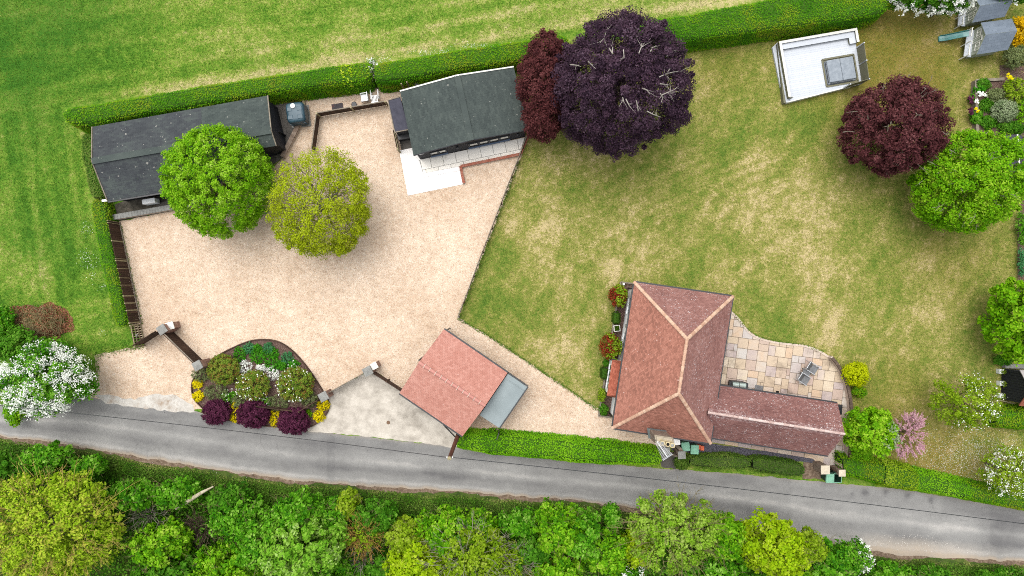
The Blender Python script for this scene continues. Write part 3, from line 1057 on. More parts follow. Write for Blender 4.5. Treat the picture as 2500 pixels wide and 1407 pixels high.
mb.box(SW + Vector((-.25, .05, -.15)), (.42, .14, .12), .1)
mb.build('lamp', m_whitep, shed)
# open shed door on the east end
mb = MB()
pd = G(680, 335, 0)
mb.bar(pd, G(700, 332, 0), .05, .05, 1.5)
mb.build('door', m_black, shed)

# ------------------------------------------------------------------ black gabled outbuilding
ZE2, ZR2 = 2.2, 3.0
nw, ne, rn = G(976.8, 223.2, ZE2), G(1254, 163.8, ZE2), G(1115.8, 184.8, ZR2)
sw, se, rs = G(1009.6, 380, ZE2), G(1291, 318, ZE2), G(1150.3, 343, ZR2)
out = empty('outbuilding', flat(rn.lerp(rs, .5)), 'black boarded outbuilding with low pitched dark green shingle roof and windows facing the terrace', 'outbuilding')
mb = MB()
wsw, wse, wne, wnw = gable_walls(mb, sw, nw, rs, rn, se, ne, .2, .1)
wse_, wne_ = wse, wne
mb.build('wall', m_black, out)
# gable_walls returns a1, b1, b2, a2
mb = MB()
slab_of(mb, [nw, sw, rs, rn], .07); slab_of(mb, [se, ne, rn, rs], .07)
rf = mb.build('roof', m_black, out)
mb = MB()
tiles(mb, nw, sw, rs, rn, .33, .14, .006)
tiles(mb, se, ne, rn, rs, .33, .14, .006)
tag(mb.build('felt_shingle', m_felt, rf), kind='stuff')
mb = MB(); beam(mb, rn + Vector((0, 0, .03)), rs + Vector((0, 0, .03)), .4, .03)
mb.build('ridge_cap', m_felt, rf)
for a, b in ((nw, rn), (rn, ne)):
    mb = MB(); beam(mb, a + up, b + up, .09, .09); mb.build('verge_trim', m_cap, out)
for a, b in ((sw, rs), (rs, se)):
    mb = MB(); beam(mb, a + up - Vector((0, 0, .06)), b + up - Vector((0, 0, .06)), .05, .12); mb.build('verge_trim', m_black, out)
a, b = wsw, wse
mb = MB()
for k in range(8):
    z = .12 + k * .25
    beam(mb, flat(a.lerp(b, .002)) + Vector((0, 0, z)), flat(b.lerp(a, .002)) + Vector((0, 0, z)), .05, .2)
mb.build('cladding', m_black, out)
for f0, f1, n in ((.115, .265, 2), (.47, .85, 4)):
    w = wall_panel(a, b, f0, f1, .75, 1.78, .05, 'window', m_dark, out, m_glass, .07, n)
    mb = MB()
    d = (b - a).normalized(); nn = Vector((d.y, -d.x, 0))
    beam(mb, a.lerp(b, f0 - .005) + nn * .1 + Vector((0, 0, .72)), a.lerp(b, f1 + .005) + nn * .1 + Vector((0, 0, .72)), .18, .05)
    mb.build('sill', mat('blue_grey_sill', [C(86, 104, 130), C(104, 122, 148)], 3, .6), w)
    for k in range(n):
        mb = MB()
        f = f0 + (f1 - f0) * (k + .5) / n
        hw = (f1 - f0) / n * .36
        beam(mb, a.lerp(b, f - hw) + nn * .06 + Vector((0, 0, 1.40)), a.lerp(b, f + hw) + nn * .06 + Vector((0, 0, 1.40)), .03, .46)
        mb.build('pane_reflection', m_cap, w)  # cream panels put in as the pale sky reflection on each pane
mb = MB(); beam(mb, a.lerp(b, .02) + nn * .05 + Vector((0, 0, 1.9)), a.lerp(b, .065) + nn * .05 + Vector((0, 0, 1.9)), .06, .08)
mb.build('vent', m_whitep, out)
for f in (.37, .925):
    mb = MB(); mb.lathe(a.lerp(b, f) + nn * .12 + Vector((0, 0, 1.75)), [(.05, 0), (.09, .04), (.09, .1), (.03, .14)], 10)
    mb.build('wall_lamp', m_dark, out)
# lean-to on the west side
leanto = empty('lean_to', flat(G(970, 285)), 'narrow flat roofed lean-to with grey felt against the black outbuilding', 'lean-to')
lt = [G(947, 245.4, 2.1), G(976.8, 236.7, 2.1), G(998, 316.6, 2.1), G(964, 323.5, 2.1)]
MB().prism([p.xy for p in lt], 2.02, 2.1).build('roof', m_feltflat, leanto)
cx = sum((p.xy for p in lt), Vector((0, 0))) / 4
MB().prism([p.xy + (cx - p.xy) * .06 for p in lt], 0, 2.02).build('wall', m_black, leanto)
mb = MB()
for i in (0, 3):
    beam(mb, lt[i] + Vector((0, 0, .01)), lt[(i + 1) % 4] + Vector((0, 0, .01)), .06, .06)
beam(mb, lt[2] + Vector((0, 0, .01)), lt[3] + Vector((0, 0, .01)), .06, .06)
mb.build('edge_trim', m_woodgrey, leanto)
side = empty('side_gate', flat(G(972, 350)), 'brown board gate with pale post closing the passage by the lean-to', 'gate')
p0, p1 = G(966, 326), G(976, 372)
for k in range(7):
    a_, b_ = p0.lerp(p1, k / 7), p0.lerp(p1, (k + .93) / 7)
    MB().bar(a_, b_, .03, .05, 1.15).build('board', m_wood, side)
MB().bar(p1, p1 + Vector((.1, -.05, 0)), .1, 0, 1.3).build('post', m_woodpale, side)
MB().bar(p0 + Vector((.07, 0, 0)), p1 + Vector((.07, 0, 0)), .04, 1.0, 1.1).build('rail', m_woodpale, side)
crate = empty('storage_box', flat(G(990, 335)), 'dark plastic storage box tucked under the lean-to roof edge', 'box')
MB().box(G(987, 334, .35), (.85, .42, .7), .18).build('body', m_dark, crate, bevel=.03)
MB().box(G(986, 332, .73), (.9, .46, .06), .18).build('lid', m_dark, crate, bevel=.02)
struct(sheet('passage_slab', GP([(974, 338), (1006, 330), (1014, 366), (982, 374)]), .022, m_slate))

# terrace in front: white ramp, pale slabs, brick edging
struct(sheet('white_ramp', GP([(975, 368), (1006, 362), (1030, 392), (1034, 425), (1122, 408), (1131, 450), (996, 478)]), .05, m_white, .0, thick=.05))
struct(sheet('white_step', GP([(1033, 424.5), (1121, 407.5), (1123.5, 417), (1034, 434)]), .12, m_white, thick=.12))
terr = struct(sheet('terrace', GP([(1024, 392), (1284, 338), (1270, 379), (1124, 409), (1034, 427)]), .10, m_conc, thick=.1))
ter = [(1026, 391), (1281, 337), (1268, 377), (1122, 407), (1034, 424)]


def clip(sub, cl):
    """Cut polygon sub by convex polygon cl (both plan 2-D)."""
    n = len(cl)
    if sum(cl[i][0] * cl[(i + 1) % n][1] - cl[(i + 1) % n][0] * cl[i][1] for i in range(n)) < 0:
        cl = cl[::-1]
    out_ = list(sub)
    for i in range(n):
        a, b = cl[i], cl[(i + 1) % n]
        inp = out_; out_ = []
        f = lambda p: (b[0] - a[0]) * (p[1] - a[1]) - (b[1] - a[1]) * (p[0] - a[0])
        for k in range(len(inp)):
            p, q_ = inp[k], inp[(k + 1) % len(inp)]
            fp, fq = f(p), f(q_)
            if fp >= 0:
                out_.append(p)
            if (fp >= 0) != (fq >= 0):
                t = fp / (fp - fq)
                out_.append((p[0] + (q_[0] - p[0]) * t, p[1] + (q_[1] - p[1]) * t))
        if not out_:
            return []
    return out_


def area(P):
    return abs(sum(P[i][0] * P[(i + 1) % len(P)][1] - P[(i + 1) % len(P)][0] * P[i][1] for i in range(len(P)))) / 2


def paving(outline, o, ang, rects, z0, z1, m, parent, gap=.012, jz=.004):
    """Slabs laid in local rectangles, each trimmed to the outline, each a piece."""
    O = [(p[0], p[1]) for p in outline]
    ca, sa = math.cos(ang), math.sin(ang)
    for (x0, y0, x1, y1) in rects:
        R = [(x0 + gap, y0 + gap), (x1 - gap, y0 + gap), (x1 - gap, y1 - gap), (x0 + gap, y1 - gap)]
        R = [(o[0] + x * ca - y * sa, o[1] + x * sa + y * ca) for x, y in R]
        P = clip(O, R)
        if len(P) > 2 and area(P) > .015:
            MB().prism(P, z0, z1 + rnd.uniform(-jz, jz), inset=.004).build('slab', m, parent)


TE = [G(*p) for p in ter]
angt = math.atan2(TE[1].y - TE[0].y, TE[1].x - TE[0].x)
rects = []
for r in range(2):
    x = -.2 - r * .45
    while x < 8.5:
        rects.append((x, -.3 - (r + 1) * .8 + .35, x + .9, -.3 - r * .8 + .35)); x += .9
paving(TE, TE[0], angt, rects, .09, .125, m_pale, terr)


def brick_run(name, path, w, z0, h, label, cat, bw=.075, m=None):
    """A low wall of bricks on edge along a path; the bricks are too small to pick apart."""
    root = empty(name, flat(path[0]), label, cat)
    core = MB()
    brk = MB()
    for i in range(len(path) - 1):
        p, q_ = flat(path[i]), flat(path[i + 1])
        core.bar(p, q_, w * .9, z0, z0 + h - .02)
        d = (q_ - p); L_ = d.length; d.normalize()
        n = int(L_ / bw)
        for k in range(n):
            c = p + d * ((k + .5) * L_ / n)
            brk.box(c + Vector((0, 0, z0 + h - .055)), (L_ / n - .012, w, .11 + rnd.uniform(-.004, .004)), math.atan2(d.y, d.x))
    core.build('mortar_core', m_mortar, root)
    tag(brk.build('coping_brick', m or m_brick, root), kind='stuff')
    return root


brick_run('brick_wall', GP([(1133, 449), (1125, 408), (1271, 378), (1288, 336)]), .19, 0, .32, 'low red brick wall stepping round the pale terrace', 'brick wall')

# ------------------------------------------------------------------ red tiled garage
ZG, ZGR = 2.4, 3.45
gA, gB = G(1083.5, 804.6, ZG), G(1238.8, 911, ZG)
gR1, gR2 = G(1022.7, 884.8, ZGR), G(1184.8, 991, ZGR)
gC, gD = G(975.5, 959.8, ZG), G(1129.4, 1065, ZG)
gar = empty('garage', flat(gR1.lerp(gR2, .5)), 'garage with salmon red tiled gable roof between the gravel drive and the lane', 'garage')
mb = MB(); gable_walls(mb, gA, gB, gR1, gR2, gC, gD, .2, .1)
mb.build('wall', m_black, gar)
mb = MB(); slab_of(mb, [gA, gB, gR2, gR1], .06); slab_of(mb, [gD, gC, gR1, gR2], .06)
rf = mb.build('roof', m_wood, gar)
mb = MB()
tiles(mb, gB, gA, gR1, gR2, .2, .15, .014)
tiles(mb, gC, gD, gR2, gR1, .2, .15, .014)
tag(mb.build('roof_tile', m_tile_g, rf), kind='stuff')
ridge_line('ridge_tile', gR1, gR2, m_ridge_r, rf, .13, .42, overlap=1.0)
d = (gR2 - gR1); n = int(round(d.length / .42))
mme = None
for i in range(1, n):
    c = gR1 + d * (i / n)
    mb = MB()
    mb.box((0, 0, 0), (.035, .30, .03), 0)
    if mme is None:
        mme = mb.mesh('mortar_joint', m_mortar)
    o = bpy.data.objects.new('mortar_joint', mme); COL.objects.link(o); adopt(o, rf)
    o.matrix_basis = Matrix.Translation(c + Vector((0, 0, .115))) @ Matrix.Rotation(math.atan2(d.y, d.x), 4, 'Z')
for a, b in ((gA, gB), (gC, gD)):
    w_ = (a - b).cross(Vector((0, 0, 1))).normalized() * .06
    if (a + w_ - gR1).length < (a - gR1).length:
        w_ = -w_
    mb = MB(); beam(mb, a + w_ + Vector((0, 0, -.03)), b + w_ + Vector((0, 0, -.03)), .1, .08)
    mb.build('gutter', m_dark, gar)
for k, p in ((0, gA + Vector((.2, -.05, 0))), (1, gR1 + Vector((-.1, .05, -1)))):
    MB().tube([flat(p), flat(p) + Vector((0, 0, 2.3 if k == 0 else 2.7))], .05, 8).build('downpipe', m_dark, gar)
# garage door on the drive side
wall_panel(toward(gC, gB, .16), toward(gA, gD, .16), .12, .88, .05, 2.0, -.05, 'garage_door', m_wood, gar)

store = empty('flat_roof_store', flat(G(1230, 975)), 'small store with smooth grey flat roof joined to the red roofed garage', 'store')
fl4 = [G(1240, 912.6, 2.3), G(1287.4, 945, 2.3), G(1218.5, 1045, 2.3), G(1171, 1014, 2.3)]
MB().prism([p.xy for p in fl4], 2.2, 2.3).build('roof', m_greyflat, store)
c4 = sum((p.xy for p in fl4), Vector((0, 0))) / 4
MB().prism([p.xy + (c4 - p.xy) * .07 for p in fl4], 0, 2.2).build('wall', m_black, store)
mb = MB()
beam(mb, fl4[0] + Vector((.05, .05, .03)), fl4[1] + Vector((.05, .05, .03)), .08, .08)
beam(mb, fl4[1] + Vector((.05, 0, .03)), fl4[2] + Vector((.05, 0, .03)), .08, .08)
mb.build('edge_trim', m_dark, store)
mb = MB()
i0, i1 = fl4[0].lerp(fl4[3], .10), fl4[1].lerp(fl4[2], .10)
beam(mb, i0 + Vector((0, 0, .02)), i1 + Vector((0, 0, .02)), .04, .04)
mb.build('upstand', m_greyflat, store)
mb = MB()
mb.bar(G(1219, 1046), G(1214, 1062), .05, 0, 1.6)
pn = mb.build('fence_panel', m_dark)
tag(pn, 'short dark panel between the grey roofed store and the lane hedge', 'fence panel')

# ------------------------------------------------------------------ main house
ZH, ZHR = 3.6, 7.0
hNW, hNE, hSW, hSE = G(1549.3, 690.2, ZH), G(1788.6, 724.8, ZH), G(1495.9, 1044.5, ZH), G(1734, 1081.6, ZH)
hRN, hRS = G(1677.4, 828, ZHR), G(1656.9, 961, ZHR)
house = empty('house', flat(hRN.lerp(hRS, .5)), 'main house with large hipped orange and plum clay tiled roof and white walls', 'house')
cc = (hNW + hNE + hSW + hSE) / 4
wl4 = [toward(p, cc, .5) for p in (hNW, hSW, hSE, hNE)]
MB().prism([p.xy for p in wl4], 0, 2.45).build('wall', m_render, house)
MB().prism([toward(p, cc, -.05).xy for p in wl4], 2.452, 3.5).build('upper_wall', m_black, house)
mb = MB()
slab_of(mb, [hSW, hNW, hRN, hRS], .08)
slab_of(mb, [hNE, hSE, hRS, hRN], .08)
slab_of(mb, [hNW, hNE, hRN], .08)
slab_of(mb, [hSE, hSW, hRS], .08)
rf = mb.build('roof', m_wood, house)
mb = MB(); tiles(mb, hSW, hNW, hRN, hRS, .17, .105, .014); tiles(mb, hSE, hSW, hRS, hRS, .17, .105, .014)
tag(mb.build('roof_tile', m_tile_w, rf), kind='stuff')
mb = MB(); tiles(mb, hNE, hSE, hRS, hRN, .17, .105, .014); tiles(mb, hNW, hNE, hRN, hRN, .17, .105, .014)
tag(mb.build('roof_tile', m_tile_e, rf), kind='stuff')
me_h = None
for a, b in ((hNW, hRN), (hNE, hRN), (hSW, hRS), (hSE, hRS)):
    me_h = ridge_line('hip_tile', a, b, m_ridge, rf, .125, .2, me_h, 1.35, .75)
ridge_line('ridge_tile', hRN, hRS, m_ridge, rf, .115, .33, None, 1.05, .8)
mb = MB()
cor = [hNW, hSW, hSE, hNE]
for i in range(4):
    a, b = cor[i], cor[(i + 1) % 4]
    a2, b2 = toward(a, cc, -.07), toward(b, cc, -.07)
    beam(mb, a2 + Vector((0, 0, -.07)), b2 + Vector((0, 0, -.07)), .12, .1)
mb.build('gutter', m_dark, house)
for p in (wl4[0], wl4[1], wl4[3]):
    pp = toward(p, cc, -.08)
    MB().tube([flat(pp), flat(pp) + Vector((0, 0, 3.4))], .045, 8).build('downpipe', m_dark, house)
# windows and doors, west (front), north and east
for f0, f1, n in ((.06, .2, 2), (.34, .46, 2)):
    wall_panel(wl4[0], wl4[1], f0, f1, .9, 2.1, .04, 'window', m_whitep, house, m_glass, .06, n)
for f0, f1, n in ((.1, .2, 2), (.44, .56, 2), (.8, .9, 2)):
    wall_panel(wl4[0], wl4[1], f0, f1, 2.6, 3.35, .1, 'window', m_dark, house, m_glass, .06, n)
wall_panel(wl4[3], wl4[0], .3, .5, .9, 2.1, .04, 'window', m_whitep, house, m_glass, .06, 2)
wall_panel(wl4[2], wl4[3], .62, .82, .1, 2.1, .04, 'door', m_whitep, house, m_glass, .08, 2)
# bay on the west front
bay = [G(1497, 888, 0), G(1484, 984, 0)]
b0, b1 = wl4[0].lerp(wl4[1], .565), wl4[0].lerp(wl4[1], .84)
dv = (b1 - b0).normalized(); nv_ = Vector((dv.y, -dv.x, 0))
if nv_.x > 0:
    nv_ = -nv_
q0, q1 = flat(b0) + nv_ * .62 + dv * .1, flat(b1) + nv_ * .62 - dv * .1
MB().prism([flat(b0).xy, q0.xy, q1.xy, flat(b1).xy], 0, 2.1).build('bay_wall', m_render, house)
wall_panel(q0, q1, .1, .9, .7, 1.9, .03, 'window', m_whitep, house, m_glass, .06, 4)
e0, e1 = q0 + nv_ * .1 - dv * .1 + Vector((0, 0, 2.1)), q1 + nv_ * .1 + dv * .1 + Vector((0, 0, 2.1))
t0, t1 = flat(b0) + dv * .22 + nv_ * .1 + Vector((0, 0, 2.75)), flat(b1) - dv * .22 + nv_ * .1 + Vector((0, 0, 2.75))
w0, w1 = flat(b0) - dv * .05 + Vector((0, 0, 2.1)), flat(b1) + dv * .05 + Vector((0, 0, 2.1))
mb = MB(); slab_of(mb, [e0, e1, t1, t0], .04); slab_of(mb, [w0, e0, t0], .04); slab_of(mb, [e1, w1, t1], .04)
brf = mb.build('bay_roof', m_wood, house)
mb = MB(); tiles(mb, e0, e1, t1, t0, .17, .105, .014); tiles(mb, w0, e0, t0, t0, .17, .105, .012); tiles(mb, e1, w1, t1, t1, .17, .105, .012)
tag(mb.build('roof_tile', roofmat('bay_tiles', [C(160, 88, 68), C(184, 104, 82), C(200, 122, 100)], C(220, 180, 165), .12), brf), kind='stuff')
# vent box on the west wall
MB().box(wl4[0].lerp(wl4[1], .285) + nv_ * .16 + Vector((0, 0, 2.5 - ZH)), (.22, .22, .3), .12).build('vent_box', m_alu, house)

# chimney (stack, flashing, three pots) as one thing on the house
chim = Vector((0, 0, 0))
cT = [G(1601, 1065, 6.4), G(1643, 1071, 6.4), G(1647, 1094, 6.4), G(1604, 1088, 6.4)]
ctr = sum((p.xy for p in cT), Vector((0, 0))) / 4
st = MB(); st.prism([(ctr + (p.xy - ctr) * .98) for p in cT], 0, 6.15).build('chimney_stack', m_brickold, house)
mb = MB(); mb.prism([(ctr + (p.xy - ctr) * 1.08) for p in cT], 6.15, 6.3); mb.prism([(ctr + (p.xy - ctr) * 1.0) for p in cT], 6.302, 6.42, inset=.06)
cs = mb.build('chimney_cap', mat('flaunching', [C(178, 164, 142), C(206, 194, 172)], 5, .95, .4, .02, fine=(14, .15)), house)
mb = MB()
brk = MB()
for k in range(38):
    z = 4.0 + k * .056
    for i in range(4):
        a, b = [(ctr + (cT[j % 4].xy - ctr)) for j in (i, i + 1)]
        L_ = (b - a).length; n = int(L_ / .22)
        for s in range(n):
            f0, f1 = (s + .03) / n, (s + .95) / n
            off = .0 if k % 2 else .5 / n
            p, q_ = a.lerp(b, min(1, f0 + off)), a.lerp(b, min(1, f1 + off))
            if (q_ - p).length > .05:
                brk.bar(p, q_, .02 + rnd.uniform(0, .012), z, z + .048)
    if z > 6.05:
        break
tag(brk.build('brick', m_brickold, bpy.data.objects['chimney_stack']), kind='stuff')
mb = MB(); mb.prism([(ctr + (p.xy - ctr) * 1.18) for p in cT], 4.2, 4.5, inset=.08)
mb.build('lead_flashing', mat('lead', [C(120, 132, 134), C(150, 160, 160)], 4, .6), house)
for k, (x, y) in enumerate(((1613, 1078), (1626, 1080.5), (1637, 1083))):
    p = G(x, y, 6.42)
    mb = MB(); mb.lathe(p, [(.13, -.04), (.15, 0), (.12, .08), (.12, .42), (.155, .46), (.155, .52), (.10, .52)] , 14)
    o = mb.build('chimney_pot', m_pot, house)
    if k == 1:
        MB().lathe(p + Vector((0, 0, .522)), [(.098, 0), (.098, .003)], 14).build('flue', m_hole, o)
    else:
        MB().lathe(p + Vector((0, 0, .522)), [(.10, 0), (.06, .03)], 14).build('cowl', m_conc, o)
# television aerial strapped to the stack
aer = empty('television_aerial', flat(G(1603, 1078, 6)), 'silver television aerial with many short rods beside the chimney', 'aerial')
ab, at_ = G(1604, 1078, 7.3), G(1630, 1117, 7.5)
foot = Vector((ab.x + .1, ab.y - .12, 4.6))
MB().tube([foot, foot + Vector((0, 0, 2.8))], .025, 6).build('mast', m_alu, aer)
mb = MB(); beam(mb, ab, at_, .03, .03); mb.build('boom', m_alu, aer)
d = (at_ - ab).normalized(); nn = Vector((-d.y, d.x, 0)).normalized()
mb = MB()
for k in range(15):
    c = ab.lerp(at_, .04 + .88 * k / 14)
    w = .16 + .012 * k
    beam(mb, c - nn * w + Vector((0, 0, .02)), c + nn * w + Vector((0, 0, .02)), .02, .02)
mb.build('rods', m_alu, aer)
mb = MB()
c = ab.lerp(at_, .97)
for z in (-.12, -.04, .04, .12):
    beam(mb, c - nn * .34 + Vector((0, 0, z)), c + nn * .34 + Vector((0, 0, z)), .025, .02)
mb.build('reflector', m_alu, aer)

# ------------------------------------------------------------------ annexe wing
ZA, ZAR = 2.5, 4.6
aN0, aN1 = G(1742, 940, ZA), G(2044.5, 985.6, ZA)
aS0, aS1 = G(1728, 1067, ZA), G(2021.5, 1112, ZA)
aR0, aR1 = G(1728, 1007, ZAR), G(2062.5, 1060, ZAR)
ann = empty('annexe', flat(aR0.lerp(aR1, .55)), 'single storey brick annexe with plum tiled gable roof and white lichen along its ridge', 'annexe')
mb = MB()
wn0, ws0, ws1, wn1 = gable_walls(mb, aN0, aN1, aR0, aR1, aS0, aS1, .22, .14)
mb.build('wall', m_brick, ann)
mb = MB(); slab_of(mb, [aN0, aN1, aR1, aR0], .07); slab_of(mb, [aS1, aS0, aR0, aR1], .07)
rf = mb.build('roof', m_wood, ann)
fl_ = .86
kN0, kN1, kS0, kS1 = aN0.lerp(aR0, fl_), aN1.lerp(aR1, fl_), aS0.lerp(aR0, fl_), aS1.lerp(aR1, fl_)
mb = MB(); tiles(mb, aN1, aN0, kN0, kN1, .17, .105, .014); tiles(mb, aS0, aS1, kS1, kS0, .17, .105, .014)
tag(mb.build('roof_tile', m_tile_a, rf), kind='stuff')
mb = MB(); tiles(mb, kN1, kN0, aR0, aR1, .17, .105, .014); tiles(mb, kS0, kS1, aR1, aR0, .17, .105, .014)
tag(mb.build('roof_tile', m_tile_l, rf), kind='stuff')
ridge_line('ridge_tile', aR0, aR1, m_ridge_l, rf, .1, .33, None, 1.04, .8)
mb = MB()
beam(mb, aN0 + Vector((0, .06, -.05)), aN1 + Vector((0, .06, -.05)), .1, .08)
beam(mb, aS0 + Vector((0, -.06, -.05)), aS1 + Vector((0, -.06, -.05)), .1, .08)
mb.build('gutter', m_dark, ann)
for f0, f1, n in ((.3, .42, 2), (.52, .64, 2), (.74, .88, 3)):
    wall_panel(wn0, wn1, f0, f1, .1 if f0 < .5 else .8, 2.1, -.03, 'door' if f0 < .5 else 'window', m_wood, ann, m_glass, .08, n)
for f0, f1 in ((.2, .35), (.6, .78)):
    wall_panel(ws0, ws1, f0, f1, .9, 2.0, .03, 'window', m_whitep, ann, m_glass, .06, 2)


# ------------------------------------------------------------------ vegetation tools
def crown_points(rg, c, rx, ry, rz, n, K, cr, inner=.22, lump=.2, bottom=-.5, up=.5, thin=None):
    i = np.arange(K)
    u = (i + .5) / K
    z = 1 - u * (1 - bottom)
    ph = i * 2.39996 + rg.uniform(0, .9, K)
    r = np.sqrt(np.clip(1 - z * z, 0, 1))
    D = np.stack([r * np.cos(ph), r * np.sin(ph), z], 1)
    R = np.array([rx, ry, rz])
    low = 1 - lump * (vnoise(D[:, 0] * 2.2 + 9, D[:, 1] * 2.2 + D[:, 2], rg.uniform(0, 50))) - .12 * rg.random(K)
    crk = cr * rg.uniform(.7, 1.25, K)
    R = R / (1 - .55 * lump - .05)
    spr = rg.random(K) < (.36 if lump > .3 else .22 if lump > .15 else .03)
    low = np.where(spr, (1 - .55 * lump - .05) * rg.uniform(.96, 1.16 if lump > .3 else 1.05, K), low)
    crk = np.where(spr, crk * .5, crk)
    cc_ = D * np.maximum(R * low[:, None] - crk[:, None] * .8, .02)
    k = rg.integers(0, K, n)
    off = unit(rg.normal(size=(n, 3))) * (rg.random((n, 1)) ** .4) * crk[k][:, None]
    off[:, 2] *= .8
    P = cc_[k] + off
    N_ = unit(off / cr * .6 + D[k] * .5 + np.array([0, 0, up]) + rg.normal(size=(n, 3)) * .45)
    ins = rg.random(n) < inner
    P[ins] *= rg.uniform(.35, .9, (ins.sum(), 1))
    ct = rg.random(K)
    tint = np.clip(.45 * ct[k] + .55 * rg.random(n), 0, 1)
    if thin:
        keep = rg.random(n) < thin(D[k])
        P, N_, tint = P[keep], N_[keep], tint[keep]
    return P + np.array(c), N_, tint, cc_ + np.array(c)


def limbs(mb, rg, base, c, tips, r0, fork=.45, n=5, sag=0.0):
    """Trunk from base up into the crown, and one limb to each tip."""
    base = Vector(base); c = Vector(c)
    top = base.lerp(Vector((c.x, c.y, c.z)), .8)
    mb.tube([base, base.lerp(top, .5) + Vector((rg.normal() * .04, rg.normal() * .04, 0)), top], [r0 * 1.25, r0, r0 * .7], 8)
    for t in tips:
        t = Vector(t)
        s = base.lerp(top, rg.uniform(fork, 1.0))
        m1 = s.lerp(t, .35) + Vector((rg.normal() * .12, rg.normal() * .12, abs(rg.normal()) * .15))
        m2 = s.lerp(t, .7) + Vector((rg.normal() * .12, rg.normal() * .12, rg.normal() * .08 - sag))
        mb.tube([s, m1, m2, t], [r0 * .42, r0 * .28, r0 * .17, r0 * .06], n, cap=False)


def twigs(mb, rg, centre, rx, ry, rz, n, r=.018, length=(.5, 1.1), start=(.35, .9), up=.35, n_side=3):
    """Fine forked twigs spread through a crown, pointing outwards."""
    for _ in range(n):
        d = rg.normal(size=3); d[2] = abs(d[2]) * .9 + .05; d /= np.linalg.norm(d)
        f = rg.uniform(*start)
        s = Vector((centre[0] + d[0] * rx * f, centre[1] + d[1] * ry * f, centre[2] + d[2] * rz * f))
        L = rg.uniform(*length)
        dd = Vector(d) + Vector(rg.normal(size=3)) * .35 + Vector((0, 0, up))
        dd.normalize()
        m1 = s + dd * L * .5 + Vector(rg.normal(size=3)) * L * .08
        e = m1 + (dd + Vector(rg.normal(size=3)) * .3).normalized() * L * .5
        mb.tube([s, m1, e], [r, r * .75, r * .35], 3, cap=False)
        for _k in range(n_side - 1):
            e2 = m1 + (dd + Vector(rg.normal(size=3)) * .6).normalized() * L * rg.uniform(.25, .45)
            mb.tube([m1, e2], [r * .65, r * .3], 3, cap=False)


SEED = [100]


def plant(name, px, py, rpx, top, leaf, label, cat, n=9000, size=.17, K=90, cr=.45, group=None, rp2=None, zc=None, inner=.22, lump=.22, bottom=-.45, bark=None,
          trunk=.14, tw=0, twm=None, twargs=None, crown='crown', asp=.62, up=.5, limbs_n=9, low=None, thin=None):
    """A tree or bush: crown centred where the photograph shows it, at its own height, on a trunk below."""
    SEED[0] += 1
    rg = np.random.default_rng(SEED[0])
    zc = top * .55 if zc is None else zc
    k = S * (H - zc) / H
    c = G(px, py, zc)
    rx, ry = rpx * k, (rp2 or rpx) * k
    rz = top - zc
    root = empty(name, (c.x, c.y, 0), label, cat, group)
    P, N_, t, cc_ = crown_points(rg, c, rx, ry, rz, n, K, cr, inner, lump, bottom, up, thin)
    n = len(P)
    P[:, 2] = np.maximum(P[:, 2], .04 if low is None else low)
    link(crown, leaf_mesh(crown, P, N_, rg.uniform(.65, 1.3, n) * size, t, leaf, asp, rg), None, root)['kind'] = 'stuff'
    if trunk:
        mb = MB()
        idx = rg.choice(len(cc_), min(limbs_n, len(cc_)), replace=False)
        limbs(mb, rg, (c.x, c.y, 0), (c.x, c.y, zc), [cc_[i] for i in idx], trunk)
        mb.build('trunk', bark or m_bark, root)
    if tw:
        mb = MB()
        twigs(mb, rg, c, rx, ry, rz, tw, **(twargs or {}))
        tag(mb.build('branches', twm or m_twigb, root), kind='stuff')
    return root, c, (rx, ry, rz), rg, cc_


def blossom(root, rg, c, R, n, m, size=.07, sprays=60, length=.55, name='blossom', bottom=.05, thick=.07, where=None, rfac=(.85, 1.06)):
    """Flower clusters strung along short outward sprays on the crown's upper side."""
    Ps = []; Ns = []
    per = max(1, n // sprays)
    for _ in range(sprays):
        while True:
            d = rg.normal(size=3); d /= np.linalg.norm(d)
            if d[2] > bottom and (where is None or where(d)):
                break
        s = np.array(c) + d * np.array(R) * rg.uniform(*rfac)
        dd = d * .8 + rg.normal(size=3) * .45 + np.array([0, 0, .1]); dd /= np.linalg.norm(dd)
        L = length * rg.uniform(.5, 1.3)
        f = rg.uniform(-.6, .5, (per, 1))
        p = s + dd * f * L + rg.normal(size=(per, 3)) * thick
        Ps.append(p); Ns.append(unit(rg.normal(size=(per, 3)) * .7 + np.array([0, 0, 1.0])))
    P = np.concatenate(Ps); N_ = np.concatenate(Ns)
    P[:, 2] = np.maximum(P[:, 2], .05)
    link(name, leaf_mesh(name, P, N_, rg.uniform(.6, 1.4, len(P)) * size, rg.random(len(P)), m, .9, rg), None, root)['kind'] = 'stuff'


def flowers(root, rg, P, N_, frac, m, size, name='flowers', top=.2):
    k = (rg.random(len(P)) < frac)
    p = P[k] + N_[k] * .03
    link(name, leaf_mesh(name, p, N_[k], np.full(len(p), size) * rg.uniform(.7, 1.3, len(p)), rg.random(len(p)), m, .95, rg), None, root)['kind'] = 'stuff'


